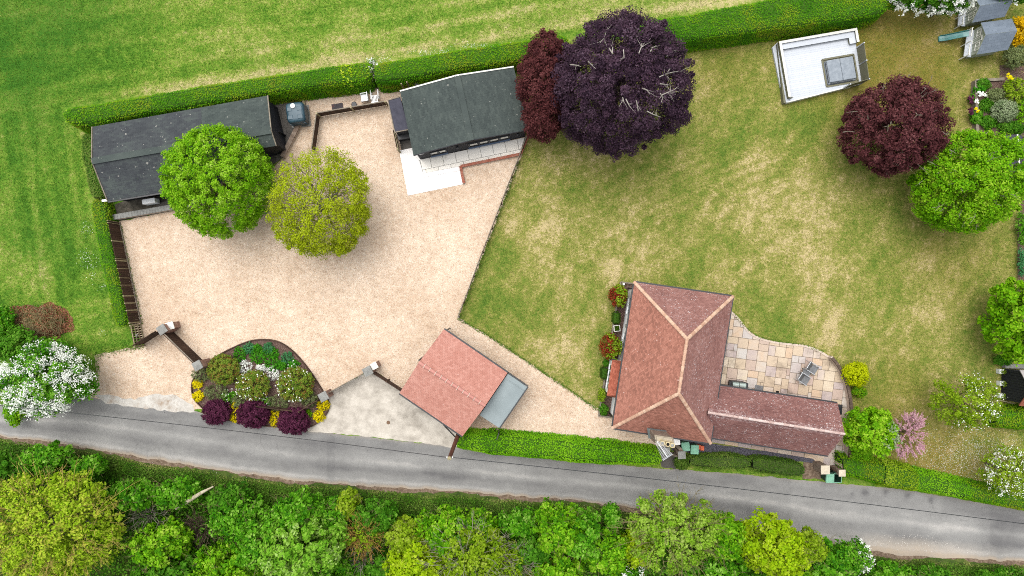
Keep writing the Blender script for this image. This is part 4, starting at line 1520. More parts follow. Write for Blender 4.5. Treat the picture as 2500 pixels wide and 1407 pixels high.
def hedge(name, A, B, h, leaf, label, dens=215, size=.088, core=None, lumpy=.14, cat='hedge', group=None, ends=True, seed=None, taper=.3, z0=0.0):
    """Clipped hedge between the plan edges of its top, read from the photograph at height h."""
    SEED[0] += 1
    rg = np.random.default_rng(seed or SEED[0])
    a = [G(x, y, h) for x, y in A]; b = [G(x, y, h) for x, y in B]

    def rs(L, n):
        d = [0]
        for i in range(1, len(L)):
            d.append(d[-1] + (L[i] - L[i - 1]).length)
        t = np.linspace(0, d[-1], n)
        return np.stack([np.interp(t, d, [p[j] for p in L]) for j in range(3)], 1), d[-1]
    n = max(8, int(max((a[-1] - a[0]).length, 1) / .3))
    PA, la = rs(a, n); PB, lb = rs(b, n)
    if ends:                                # rounded ends
        for i, f in ((0, .62), (-1, .62), (1, .9), (-2, .9)):
            m_ = (PA[i] + PB[i]) / 2
            PA[i] = m_ + (PA[i] - m_) * f; PB[i] = m_ + (PB[i] - m_) * f
    root = empty(name, tuple(((PA[n // 2] + PB[n // 2]) / 2)[:2]) + (0,), label, cat, group)
    cen = (PA + PB) / 2
    wA = unit(PA - cen)
    # core: cross-section bottom A, shoulder A, top, shoulder B, bottom B
    ins = .07
    rows = []
    for i in range(n):
        bump_ = (vnoise(cen[i, 0] * .9, cen[i, 1] * .9, 3) - .5) * lumpy * 2
        pA, pB = PA[i] - wA[i] * ins, PB[i] + wA[i] * ins
        hh = h - ins + bump_
        rows.append([(pA[0] + wA[i, 0] * taper, pA[1] + wA[i, 1] * taper, z0), (pA[0], pA[1], hh - .12), (pA[0] * .82 + pB[0] * .18, pA[1] * .82 + pB[1] * .18, hh),
                     (pA[0] * .18 + pB[0] * .82, pA[1] * .18 + pB[1] * .82, hh), (pB[0], pB[1], hh - .12), (pB[0] - wA[i, 0] * taper, pB[1] - wA[i, 1] * taper, z0)])
    V = np.array(rows).reshape(-1, 3)
    m6 = 6
    F = []
    for i in range(n - 1):
        for j in range(m6 - 1):
            p = i * m6 + j
            F.append((p, p + 1, p + m6 + 1, p + m6))
    for i in (0, n - 1):
        o_ = i * m6
        F += [(o_, o_ + 1, o_ + 4, o_ + 5), (o_ + 1, o_ + 2, o_ + 3, o_ + 4)]
    F = np.array(F)
    link('hedge_core', np_mesh('hedge_core', V, F, np.zeros(len(F)), core or m_hcore), None, root)
    # leaves spread over every face of the core
    Q = V[F]
    ar = np.linalg.norm(np.cross(Q[:, 2] - Q[:, 0], Q[:, 3] - Q[:, 1]), axis=1) / 2
    nl = int(ar.sum() * dens)
    k = rg.choice(len(F), nl, p=ar / ar.sum())
    u, v = rg.random((nl, 1)), rg.random((nl, 1))
    P = (Q[k, 0] * (1 - u) + Q[k, 1] * u) * (1 - v) + (Q[k, 3] * (1 - u) + Q[k, 2] * u) * v
    nn_ = np.cross(Q[k, 1] - Q[k, 0], Q[k, 3] - Q[k, 0]); nn_ = unit(nn_)
    cpt = np.concatenate([cen[:, :2], np.full((n, 1), h * .5)], 1)
    j = np.argmin(((P[:, None, :2] - cen[None, ::4, :2]) ** 2).sum(2), 1) * 4
    o_ = P - cpt[j]
    flip = np.sum(o_ * nn_, 1) < 0
    nn_[flip] *= -1
    P = P + nn_ * (rg.random((nl, 1)) ** .7 * .10 + lumpy * 1.3 * (fbm(P[:, 0] * 1.1 + P[:, 2], P[:, 1] * 1.1, 71)[:, None] - .45).clip(-.02, 1))
    N_ = unit(nn_ * .4 + np.array([0, 0, .9]) + rg.normal(size=(nl, 3)) * .34)
    patch = fbm(P[:, 0] * .8, P[:, 1] * .8 + P[:, 2], 17)
    t = np.clip(1.25 * (patch - .5) + .5 + .45 * (rg.random(nl) - .5), 0, 1)
    P[:, 2] = np.maximum(P[:, 2], .03)
    link('foliage', leaf_mesh('foliage', P, N_, rg.uniform(.7, 1.35, nl) * size, t, leaf, .6, rg), None, root)['kind'] = 'stuff'
    return root, P, N_, rg


m_hcore = mat('hedge_interior', [C(52, 92, 8), C(72, 116, 14)], 6, .95, .5, .05)
m_hcore2 = mat('dull_hedge_interior', [C(56, 76, 26), C(76, 98, 36)], 6, .95, .5, .05)

# ------------------------------------------------------------------ hedges
hg, P, N_, rg = hedge('field_hedge', [(152, 266), (250, 252), (380, 228), (520, 205), (650, 186), (760, 172), (850, 155), (902, 148)], [(166, 306), (250, 294), (380, 270), (520, 248), (650, 226), (760, 212), (860, 200), (904, 196)],
                      2.0, L_HEDGE, 'long clipped green hedge behind the long black shed and the oil tank')
spr = (np.abs(P[:, 0] - G(845, 180, 2).x) < .35) & (P[:, 1] > G(845, 205, 2).y)
flowers(hg, rg, P[spr], N_[spr], .14, L_YELLOW, .15, 'sprouting_shoots')
tk = vnoise(P[:, 0] * .45, P[:, 1] * .45, 41) > .66
flowers(hg, rg, P[tk], N_[tk], .06, L_GREEN, .12, 'pale_shoots')
hg, P, N_, rg = hedge('field_hedge', [(914, 156), (1000, 141), (1120, 121), (1220, 106), (1300, 94), (1380, 82)], [(914, 200), (1000, 188), (1120, 167), (1220, 153), (1310, 140), (1390, 128)],
                      2.0, L_HEDGE, 'clipped green hedge running behind the black gabled outbuilding towards the copper beech')
hedge('field_hedge', [(1560, 55), (1640, 42), (1800, 12), (1900, -6), (2050, -30), (2180, -50)], [(1560, 112), (1640, 100), (1800, 80), (1900, 66), (2050, 47), (2172, 28)],
      2.0, L_HEDGE, 'broad clipped green hedge along the field behind the hot tub deck')
hedge('field_hedge', [(190, 330), (205, 400), (217, 480)], [(224, 330), (235, 400), (250, 480)], 1.4, L_HEDGED, 'narrow scruffy hedge squeezed between the field and the west end of the long shed', size=.12)
hedge('yard_hedge', [(213, 492), (232, 570), (245, 650), (262, 720), (276, 796)], [(252, 488), (266, 560), (280, 640), (294, 720), (308, 792)], 1.3, L_HEDGE, 'clipped bright green hedge along the outside of the brown board fence', taper=0.0)
hedge('lane_hedge', [(1114, 1064), (1200, 1066), (1300, 1073), (1400, 1083), (1480, 1092), (1610, 1106)], [(1116, 1094), (1200, 1108), (1300, 1118), (1400, 1126), (1480, 1131), (1612, 1136)],
      1.3, L_HEDGEL, 'long vivid green lane hedge from the red roofed garage to the chimney', size=.1, dens=240, lumpy=.2)
hedge('lane_hedge', [(1688, 1118), (1740, 1116), (1780, 1116), (1832, 1119)], [(1686, 1142), (1740, 1146), (1780, 1147), (1830, 1148)], 1.2, L_HEDGED, 'dull green lane hedge just right of the square pier cap by the gate', size=.1, core=m_hcore2, lumpy=.2, taper=.04)
hedge('lane_hedge', [(1838, 1120), (1880, 1124), (1920, 1128), (1964, 1134)], [(1838, 1150), (1880, 1158), (1920, 1164), (1962, 1168)], 1.2, L_HEDGED, 'dull green hedge in front of the annexe, ending at the bare brown soil', size=.1, core=m_hcore2, lumpy=.22, taper=.04)
hedge('lane_hedge', [(2060, 1122), (2100, 1128), (2172, 1139)], [(2064, 1160), (2100, 1168), (2170, 1184)], 1.4, L_HEDGE, 'dark clipped hedge piece right of the open green wheelie bin', size=.085, ends=False)
hedge('lane_hedge', [(2164, 1137), (2200, 1144), (2246, 1158)], [(2160, 1184), (2196, 1194), (2244, 1200)], 1.46, L_OLIVE, 'lime green privet bulge clipped into the lane hedge', size=.1, lumpy=.2, core=m_hcore, ends=False)
hedge('lane_hedge', [(2238, 1156), (2300, 1170), (2372, 1186)], [(2236, 1197), (2300, 1207), (2372, 1219)], 1.4, L_HEDGEL, 'bright lime clipped hedge length in the middle of the lower right lane hedge', size=.09, ends=False)
hedge('lane_hedge', [(2364, 1184), (2430, 1200), (2500, 1218), (2580, 1236)], [(2362, 1217), (2430, 1232), (2500, 1245), (2580, 1259)], 1.36, L_HEDGE, 'mid green end of the lane hedge below the white blossom tree', size=.09, ends=False)
hedge('garden_hedge', [(2434, 1006), (2500, 1006), (2560, 1006)], [(2436, 1042), (2500, 1046), (2560, 1048)], 1.5, L_HEDGE, 'short square clipped hedge below the black boarded shed at the right edge', size=.1)

# dead grey patch with white flowers in the gap of the field hedge
root, c, R, rg, _ = plant('elder_bush', 908, 172, 17, 1.9, L_HEDGE, 'thin grey twiggy bush with white flowers in the gap of the field hedge', 'bush', n=900, size=.11, K=20, cr=.22, rp2=26, tw=50, twm=m_twigg, twargs=dict(r=.015, length=(.3, .7)), trunk=.04)
blossom(root, rg, c, R, 260, L_WHITE, .07, 24, .4)

# ------------------------------------------------------------------ garden trees
plant('hornbeam_tree', 534, 444, 130, 7.2, L_HORN, 'dense bright green dome shaped tree in front of the long shed', 'tree', n=52000, size=.15, K=620, cr=.3, zc=3.6, rp2=133, lump=.10, inner=.15, bottom=-.75, trunk=.2, asp=.5)
root, c, R, rg, _ = plant('young_leaf_tree', 780, 498, 126, 7.0, L_LIME, 'sparse yellow green tree with see-through twigs over the gravel', 'tree', n=46000, size=.12, K=420, cr=.45, zc=3.8, rp2=134, lump=.16, inner=.12, bottom=-.75, thin=lambda D: np.clip(.72 + .5 * (D[:, 0] * .6 - D[:, 1] * .8), .3, 1),
                          trunk=.16, tw=900, twm=m_twigb, twargs=dict(r=.007, length=(.5, 1.1), start=(.2, .88)), bark=m_barkpale, limbs_n=26)
root, c, R, rg, cc_ = plant('copper_beech', 1514, 212, 168, 11.0, L_BEECH, 'huge dark purple copper beech with pale bare branches showing', 'tree', n=92000, size=.132, K=460, cr=.52, zc=5.4, rp2=160, lump=.2, inner=.2, bottom=-.6, trunk=.34, limbs_n=30)
for br in ([(1495, 130), (1482, 112), (1474, 96), (1482, 72), (1488, 58)], [(1495, 132), (1496, 116), (1490, 106)], [(1474, 96), (1462, 104)], [(1560, 130), (1565, 116), (1568, 100)], [(1565, 116), (1576, 110)],
           [(1588, 126), (1594, 116), (1602, 112)], [(1628, 138), (1640, 126), (1655, 122)], [(1610, 188), (1628, 180), (1638, 164), (1644, 158)], [(1628, 180), (1645, 176), (1664, 174)], [(1620, 180), (1632, 190)],
           [(1612, 205), (1634, 208)], [(1616, 232), (1630, 226), (1645, 220), (1660, 208)], [(1612, 228), (1618, 240), (1614, 250)], [(1630, 226), (1650, 232)], [(1630, 226), (1640, 236)],
           [(1568, 216), (1580, 220), (1586, 230)], [(1520, 238), (1524, 252)], [(1528, 242), (1536, 258), (1544, 268)], [(1554, 246), (1558, 272)], [(1580, 272), (1595, 280), (1612, 286)], [(1436, 150), (1446, 160), (1454, 168)],
           [(1392, 158), (1410, 160), (1418, 163)], [(1522, 122), (1524, 142)]):
    pts = []
    for i, (x, y) in enumerate(br):
        q_ = ((x - 1520) / 182) ** 2 + ((y - 208) / 178) ** 2
        z = 5.4 + 5.6 * math.sqrt(max(.05, 1 - q_)) * 1.05
        pts.append(G(x, y, z))
    k = len(pts)
    mb = MB()
    mb.tube(pts, [.034 - .02 * i / (k - 1) for i in range(k)], 5)
    for _ in range(3):
        i = rnd.randrange(k - 1)
        s = pts[i].lerp(pts[i + 1], rnd.random())
        mb.tube([s, s + (pts[-1] - pts[0]).normalized() * .35 + Vector((rnd.uniform(-.35, .35), rnd.uniform(-.35, .35), .1))], [.014, .006], 3)
    tag(mb.build('bare_branch', m_barkpale, root), kind='stuff')
plant('purple_plum_tree', 1330, 214, 70, 6.6, L_PLUM, 'wine red plum tree wedged between the outbuilding and the copper beech', 'tree', n=30000, size=.145, K=190, cr=.42, zc=3.6, rp2=132, lump=.2, bottom=-.7, trunk=.18)
plant('purple_plum_tree', 2180, 310, 116, 7.4, L_PLUM2, 'round dark red plum tree below the hot tub deck', 'tree', n=46000, size=.145, K=300, cr=.46, zc=3.8, rp2=114, lump=.18, bottom=-.6, trunk=.2, tw=40, twm=m_twigg, twargs=dict(r=.02, length=(.6, 1.2), start=(.6, .95)))
plant('green_garden_tree', 2364, 446, 122, 7.6, L_GREEN, 'large lime green tree touching the dark red plum on the right lawn', 'tree', n=44000, size=.155, K=300, cr=.5, zc=3.8, rp2=122, lump=.2, bottom=-.6, trunk=.2, tw=60, twm=m_twigg, twargs=dict(r=.02, length=(.6, 1.2), start=(.6, .95)))
plant('green_garden_tree', 2486, 780, 66, 5.4, L_GREEN, 'loose leafy green tree at the right edge above the black shed', 'tree', n=10000, size=.24, K=80, cr=.5, zc=2.9, rp2=104, lump=.3, bottom=-.6, trunk=.14)
root, c, R, rg, _ = plant('blossom_tree', 2354, 980, 78, 4.6, L_OLIVE, 'open green apple tree dotted with white blossom on the lower right lawn', 'tree', n=5600, size=.15, K=90, cr=.42, zc=2.6, rp2=70, lump=.3, bottom=-.5, trunk=.1, tw=90, twm=m_twigb, twargs=dict(r=.012, length=(.4, .9)))
blossom(root, rg, c, R, 420, L_WHITE, .075, 110, .5, where=lambda d: d[0] > -.5)
root, c, R, rg, _ = plant('blossom_tree', 2468, 1152, 64, 4.4, L_OLIVE, 'white blossom covered fruit tree in the bottom right garden corner', 'tree', n=4600, size=.14, K=90, cr=.4, zc=2.4, rp2=56, lump=.25, bottom=-.6, trunk=.1, tw=70, twm=m_twigb, twargs=dict(r=.012, length=(.4, .9)))
blossom(root, rg, c, R, 1500, L_WHITE, .075, 160, .5, bottom=-.2)
root, c, R, rg, _ = plant('rowan_tree', 2122, 1052, 62, 4.4, L_GREEN, 'leafy green tree with pale flower heads at the end of the annexe', 'tree', n=10500, size=.19, K=90, cr=.4, zc=2.5, rp2=60, lump=.25, bottom=-.6, trunk=.1)
blossom(root, rg, c, R, 420, L_VAR, .12, 30, .3, where=lambda d: d[0] > .1 and d[1] < .4)
plant('round_bush', 2102, 1108, 30, 1.3, L_HEDGEL, 'small rounded green bush below the rowan tree by the lane hedge', 'bush', n=2600, size=.11, K=50, cr=.22, rp2=24, trunk=.04)
# pink tamarisk: plumes along arching stems
SEED[0] += 1
rg = np.random.default_rng(515)
c = G(2208, 1062, 1.4)
tam = empty('tamarisk', (G(2188, 1054).x, G(2188, 1054).y, 0), 'pink feathery tamarisk shrub arching over the lawn', 'shrub')
mb = MB(); Ps = []; Al = []
b0_ = G(2188, 1054, .1)
for k in range(64):
    tgt = G(*[(2192 + 66 * rg.random(), 1012 + 102 * rg.random())][0], rg.uniform(.9, 2.2))
    m1 = b0_.lerp(tgt, .5) + Vector((0, 0, .55))
    tip = tgt + (tgt - b0_) * .12 + Vector((rg.normal() * .1, rg.normal() * .1, -.15))
    if k % 2 == 0:
        mb.tube([b0_, m1, tgt], [.02, .014, .007], 3, cap=False)
    for s in range(5):
        st_ = m1.lerp(tgt, rg.uniform(.5, 1))
        e = st_ + (tip - m1).normalized() * rg.uniform(.25, .5) + Vector((rg.normal() * .14, rg.normal() * .14, rg.normal() * .05))
        f = rg.random((34, 1))
        Ps.append(np.array(st_) * (1 - f) + np.array(e) * f + rg.normal(size=(34, 3)) * .022)
tag(mb.build('stems', m_twigb, tam), kind='stuff')
P = np.concatenate(Ps)
link('plumes', leaf_mesh('plumes', P, unit(rg.normal(size=P.shape) * .6 + np.array([0, 0, 1])), rg.uniform(.04, .08, len(P)), rg.random(len(P)), L_PINK, .8, rg), None, tam)['kind'] = 'stuff'

plant('golden_shrub', 2090, 913, 34, 1.5, L_GOLDLEAF, 'rounded golden yellow shrub outside the curved patio wall', 'shrub', n=4200, size=.12, K=70, cr=.24, zc=.75, rp2=33, lump=.1, bottom=-.8, trunk=.05)
plant('round_bush', 2098, 957, 19, 1.0, L_HEDGE, 'small dark green ball shrub under the golden shrub', 'bush', n=2000, size=.09, K=40, cr=.18, zc=.5, rp2=17, lump=.08, bottom=-.8, trunk=.04)

# ------------------------------------------------------------------ hawthorn and bushes on the left
root, c, R, rg, _ = plant('hawthorn_tree', 112, 926, 108, 5.0, L_WOOD, 'hawthorn smothered in white blossom beside the gravel entrance', 'tree', n=12000, size=.18, K=110, cr=.55, zc=2.7, rp2=82, lump=.3, bottom=-.6, trunk=.16)
blossom(root, rg, c, R, 9000, L_WHITE, .085, 240, .75, bottom=-.15, thick=.1, where=lambda d: True if d[0] > -.3 else (d[1] < .5))
for x, y, r, r2, h, lab, m_ in ((38, 846, 66, 44, 2.6, 'dark green bush cluster above the white hawthorn at the left edge', L_WOODD), (122, 850, 42, 26, 1.6, 'small bright bush between the brush pile and the white hawthorn', L_WOOD),
                                (10, 786, 28, 40, 1.8, 'leafy bush at the left edge beside the brush pile', L_WOOD), (36, 1006, 26, 34, 1.6, 'lone leafy spray hanging over the lane under the white hawthorn', L_GREEN)):
    plant('bush', x, y, r, h, m_, lab, 'bush', n=int(60 * r), size=.18, K=60, cr=.4, rp2=r2, lump=.3, trunk=.07)
# brush pile
rg = np.random.default_rng(77)
bp = empty('brush_pile', flat(G(92, 790)), 'heap of brown cut branches and dead leaves on the rough grass', 'brush pile')
mb = MB()
for _ in range(420):
    a = rg.uniform(0, 2 * PI); f = math.sqrt(rg.random())
    p = G(92 + 70 * f * math.cos(a), 790 + 42 * f * math.sin(a), .1 + .7 * (1 - f * f))
    b = rg.uniform(0, 2 * PI); L = rg.uniform(.2, .7)
    mb.tube([p, p + Vector((math.cos(b) * L, math.sin(b) * L, rg.uniform(-.05, .2)))], [.016, .008], 3, cap=False)
tag(mb.build('branches', m_twigb, bp), kind='stuff')
n = 7000
a = rg.uniform(0, 2 * PI, n); f = 1.12 * np.sqrt(rg.random(n)); f *= .66 + .5 * vnoise(np.cos(a) * 3 + 5, np.sin(a) * 3 + 5, 4)
P = np.array([tuple(G(92 + 76 * f[i] * math.cos(a[i]), 790 + 44 * f[i] * math.sin(a[i]), max(.03, .05 + .6 * (1 - f[i] ** 2) * rg.random() ** .5))) for i in range(n)])
tt = np.clip(rg.random(n) * .6 + .6 * np.exp(-(((P[:, 0] - G(80, 800).x) ** 2 + (P[:, 1] - G(80, 800).y) ** 2) / .8)), 0, 1)
link('dead_leaves', leaf_mesh('dead_leaves', P, unit(rg.normal(size=P.shape) * .6 + np.array([0, 0, 1])), rg.uniform(.06, .14, n), tt, L_BRUSH, .6, rg), None, bp)['kind'] = 'stuff'

# ------------------------------------------------------------------ blossom trees and shrubs, top right
for x, y, r, r2, h, lab, nb in ((2262, -8, 104, 36, 3.6, 'white hawthorn blossom hanging in from the top edge left of the play houses', 3000), (2318, 8, 48, 26, 3.6, 'white blossom spray drooping in front of the rear play house', 2200), (2470, -14, 60, 24, 3.4, 'white flecked dark bush in the top right corner', 300)):
    root, c, R, rg, _ = plant('hawthorn_tree', x, y, r, h, L_WOODD, lab, 'tree', n=int(75 * r), size=.17, K=60, cr=.42, rp2=r2, lump=.3, trunk=.1)
    blossom(root, rg, c, R, nb, L_WHITE, .1, max(10, nb // 45), .5, bottom=-.3, where=lambda d: d[1] < .6)
plant('broom_bush', 2490, 78, 26, 1.8, L_AMBER, 'amber yellow flowering bush against the front play house', 'bush', n=2600, size=.13, K=40, cr=.3, rp2=36, trunk=.05, asp=.9)
for x, y, r, r2, h, m_, lab in ((2478, 140, 30, 28, 1.5, L_SAGE, 'grey green mounded bush below the amber bush'), (2400, 205, 20, 14, .8, L_WOODD, 'dark leafy clump in the back corner of the raised bed'),
                                (2392, 218, 16, 14, .7, L_BRIGHT, 'bright green leafy clump inside the raised bed corner'), (2430, 232, 22, 18, 1.2, L_SAGE, 'pale sage coloured bush above the variegated ball'),
                                (2478, 222, 30, 34, 1.5, L_OLIVE, 'dark olive bush with yellow flowers at the right edge'), (2410, 258, 20, 18, .8, L_WOODD, 'dark green clump left of the variegated ball'),
                                (2384, 286, 18, 18, .7, L_WOOD, 'leafy green clump at the front of the raised bed'), (2412, 300, 24, 18, .8, L_WOODD, 'deep green clump behind the lime green tree'),
                                (2492, 270, 16, 34, 1.2, L_GREEN, 'light green leafy bush right of the variegated ball'), (2470, 312, 34, 18, 1.0, L_WOODD, 'dark bush below the variegated ball beside the small grey shed'),
                                (2376, 240, 12, 12, .5, L_WOOD, 'green daisy clump at the left of the raised bed'), (2494, 560, 14, 40, .9, L_WOOD, 'border plants at the right lawn edge under the lime tree'),
                                (2494, 640, 10, 36, .8, L_BLUE, 'blue green border plants at the right lawn edge'), (2450, 880, 26, 14, .8, L_WOODD, 'low dark bush at the foot of the loose leafy tree')):
    plant('border_shrub', x, y, r, h, m_, lab, 'shrub', n=int(85 * r), size=.11, K=40, cr=.22, rp2=r2, lump=.25, trunk=.03, limbs_n=4)
plant('variegated_shrub', 2453, 271, 33, 1.5, L_VAR, 'round silvery variegated shrub in the right hand border', 'shrub', n=5200, size=.09, K=80, cr=.22, zc=.8, rp2=29, lump=.07, bottom=-.8, trunk=.05)
rg = np.random.default_rng(91)
for nm, pts, m_, sz, lab in (('daisy_flowers', [(2389, 227), (2392, 231), (2396, 229), (2400, 230), (2406, 232), (2383, 247), (2384, 249)], L_WHITE, .16, 'cream daisies blooming in the raised bed'),
                             ('yellow_flowers', [(2382, 266), (2388, 272), (2466, 190), (2470, 192), (2463, 188), (2461, 185)], L_GOLD, .18, 'yellow flower heads in the raised bed and the bush behind'),
                             ('red_leaves', [(2369, 240), (2370, 246), (2372, 250), (2371, 268), (2370, 272), (2372, 276)], L_MAROON, .22, 'dark red leafy plants along the front edge of the raised bed')):
    P = []
    for x, y in pts:
        for _ in range(9):
            p = G(x, y, .75 if nm != 'yellow_flowers' or x < 2400 else 1.4); P.append((p.x + rg.normal() * .07, p.y + rg.normal() * .07, p.z + rg.normal() * .05))
    P = np.array(P)
    o = link(nm, leaf_mesh(nm, P, unit(rg.normal(size=P.shape) * .3 + np.array([0, 0, 1])), np.full(len(P), sz) * rg.uniform(.6, 1.1, len(P)), rg.random(len(P)), m_, .9, rg))
    tag(o, lab, 'flowers', kind='stuff')


# ------------------------------------------------------------------ woodland south of the lane
WOOD = [  # px, py, r, r2, top, leaf, n per px, size, twigs(n, mat), name, label
    (118, 1108, 58, 38, 3.2, L_WOOD, 'bright green bush leaning over the verge near the left end of the lane'),
    (222, 1128, 38, 26, 2.6, L_WOOD, 'small bright bush just right of the leaning bush near the lane'),
    (22, 1136, 52, 44, 4.0, L_WOODD, 'dark green bush at the left edge below the lane'),
    (330, 1196, 68, 34, 4.0, L_WOOD, 'bright bush right of the big twiggy yellow tree'),
    (440, 1192, 46, 36, 3.6, L_WOOD, 'green bush touching the upper end of the pale fallen trunk'),
    (400, 1312, 76, 52, 5.0, L_GREENW, 'mid green tree below the fallen trunk'),
    (560, 1206, 46, 34, 3.4, L_WOODD, 'dull green bush right of the pale fallen trunk'),
    (592, 1250, 60, 50, 4.6, L_WOOD, 'green tree with loose shoots right of the brown thicket'),
    (424, 1388, 84, 50, 5.2, L_WOODD, 'dark green tree on the bottom edge right of the big twiggy yellow tree'),
    (560, 1368, 78, 56, 5.4, L_GREENW, 'fresh green tree on the bottom edge below the brown thicket'),
    (660, 1300, 72, 62, 6.0, L_WOOD, 'tall bright green tree left of the pale leafed tree'),
    (736, 1236, 58, 46, 5.0, L_WOOD, 'leafy green tree close to the verge left of the straw coloured bare shrub'),
    (746, 1316, 92, 76, 7.0, lf('pale_leaf', (80, 146, 22), (122, 186, 40), (160, 210, 74), (198, 228, 140)), 'tall tree with pale whitish green leaf tips'),
    (814, 1240, 42, 36, 4.0, L_WOOD, 'rounded green bush near the verge above the straw coloured bare shrub'),
    (852, 1218, 22, 32, 3.6, L_OLIVE, 'slender yellowish shoot standing up on the verge'),
    (918, 1252, 50, 44, 4.0, L_WOODD, 'dark bush right above the straw coloured bare shrub'),
    (806, 1384, 66, 44, 5.6, L_WOOD, 'green tree on the bottom edge left of the bare grey bush'),
    (940, 1378, 54, 40, 4.6, L_WOODD, 'dark green bush on the bottom edge left of the golden tree'),
    (1022, 1354, 72, 62, 6.0, L_YELLOW, 'golden yellow green tree on the bottom edge'),
    (1000, 1290, 52, 40, 4.8, L_OLIVE, 'olive bush above the golden tree'),
    (1094, 1276, 62, 48, 5.4, L_GREENW, 'fresh green tree right of the olive bush above the golden tree'),
    (1166, 1276, 44, 40, 4.8, L_GREENW, 'fresh green bush above the grey branched tree'),
    (1274, 1262, 46, 28, 4.2, L_WOOD, 'low bright bush near the verge below the overhead line'),
    (1362, 1272, 62, 54, 5.6, L_GREENW, 'large fresh green tree in the middle of the wood edge'),
    (1296, 1322, 52, 42, 4.8, L_WOODD, 'dark bush between the grey branched tree and the large fresh tree'),
    (1360, 1368, 62, 46, 5.4, L_GREENW, 'green tree on the bottom edge right of the orange bare stems'),
    (1422, 1286, 52, 56, 5.6, L_WOOD, 'bright green tree left of the open willow'),
    (1476, 1328, 60, 48, 5.6, L_GREENW, 'rounded green tree below left of the open willow'),
    (1492, 1246, 22, 26, 3.6, L_WOOD, 'slim green sapling at the verge left of the open willow'),
    (1756, 1292, 52, 54, 5.2, L_GREENW, 'leafy green tree filling the right side of the open willow'),
    (1740, 1376, 72, 44, 5.2, L_WOOD, 'shiny green bush on the bottom edge below the open willow'),
    (1884, 1322, 74, 70, 6.0, L_YELLOW, 'bright yellow green tree right of the open willow'),
    (1966, 1316, 36, 34, 4.4, L_OLIVE, 'thin olive bush at the right flank of the bright yellow tree'),
    (2024, 1352, 66, 48, 3.8, L_WOOD, 'glossy dark green laurel like bush right of the bright yellow tree'),
    (1954, 1394, 44, 30, 3.4, L_GREENW, 'small green bush on the bottom edge right of the yellow tree'),
    (2176, 1392, 48, 28, 3.0, L_WOOD, 'green bush on the bottom edge below the chalky pull-in'),
    (2270, 1394, 46, 26, 2.6, L_WOODD, 'low dark bush on the bottom edge right of the chalky pull-in'),
    (2452, 1398, 60, 22, 2.2, L_WOODD, 'low dark bush in the bottom right corner'),
    (1552, 1318, 40, 40, 4.8, L_YELLOW, 'yellowish bush at the left flank of the open willow'),
]
for x, y, r, r2, h, m_, lab in WOOD:
    r, r2 = r * 1.04, r2 * .98
    y += 12
    big = h > 3.9
    a_ = r * r2 * .0006
    plant('woodland_tree' if big else 'woodland_bush', x, y, r, h, m_, lab, 'tree' if big else 'bush', n=int(3000 + 2700 * a_), size=.22, K=int(40 + 34 * a_), cr=.44, rp2=r2, lump=.44, bottom=-.4, trunk=.12 if big else .06,
          inner=.25, tw=int(12 + 10 * a_), twm=m_twigb, twargs=dict(r=.014, length=(.5, 1.1), start=(.6, 1.0)), group='trees and bushes of the wood edge south of the lane', limbs_n=7, bark=m_twigb)
GW = 'trees and bushes of the wood edge south of the lane'
# the airy, twiggy ones
plant('twiggy_tree', 128, 1280, 168, 7.5, lf('willow_leaf', (126, 170, 18), (164, 204, 32), (194, 222, 62), (216, 208, 84)), 'big twiggy yellow green tree with orange shoots in the bottom left corner', 'tree', n=24000, size=.18, K=300, cr=.5, zc=4.4, rp2=134, lump=.2, bottom=-.3,
      inner=.3, trunk=.25, tw=400, twm=mat('straw_twigs', [C(160, 140, 64), C(196, 176, 96)], 6, .9), twargs=dict(r=.016, length=(.8, 1.9), start=(.6, 1.02), up=.05), group=GW, limbs_n=30, bark=m_twigg)
plant('twiggy_tree', 1640, 1292, 112, 6.4, lf('sallow_leaf', (96, 152, 18), (136, 186, 36), (170, 208, 76), (186, 206, 112)), 'open pale green willow with curving bare twigs beside the lane', 'tree', n=11000, size=.2, K=130, cr=.42, zc=4.0, rp2=96, lump=.25, bottom=-.3,
      trunk=.16, tw=190, twm=m_twigb, twargs=dict(r=.017, length=(.8, 1.8), start=(.55, 1.0), up=.05), group=GW, limbs_n=20, bark=m_twigb)
plant('twiggy_tree', 1152, 1350, 92, 6.6, L_OLIVE, 'grey branched tree with scattered yellow green leaves on the bottom edge', 'tree', n=6500, size=.2, K=80, cr=.42, zc=4.2, rp2=70, lump=.25, bottom=-.3, trunk=.16, tw=170, twm=m_twigg, twargs=dict(r=.018, length=(.8, 1.7), start=(.55, 1.0)), group=GW, limbs_n=20, bark=m_barkpale)
plant('twiggy_tree', 1246, 1368, 48, 5.6, L_OLIVE, 'nearly bare grey bush right of the grey branched tree', 'tree', n=1800, size=.18, K=40, cr=.4, zc=3.6, rp2=44, trunk=.1, tw=110, twm=m_twigg, twargs=dict(r=.016, length=(.7, 1.5), start=(.4, .98)), group=GW, limbs_n=14, bark=m_barkpale)
plant('bare_shrub', 890, 1304, 48, 4.6, L_OLIVE, 'straw coloured bare shrub among the green trees', 'shrub', n=900, size=.15, K=30, cr=.3, zc=3.0, rp2=40, trunk=.07, tw=150, twm=m_twigo, twargs=dict(r=.017, length=(.6, 1.3), start=(.15, .85)), group=GW, limbs_n=14, bark=m_twigo)
plant('bare_shrub', 1318, 1384, 26, 4.6, L_OLIVE, 'orange bare stems on the bottom edge', 'shrub', n=120, size=.12, K=20, cr=.3, zc=3.0, rp2=34, trunk=.06, tw=80, twm=m_twigo, twargs=dict(r=.022, length=(.6, 1.3), start=(.15, .85)), group=GW, limbs_n=8, bark=m_twigo)
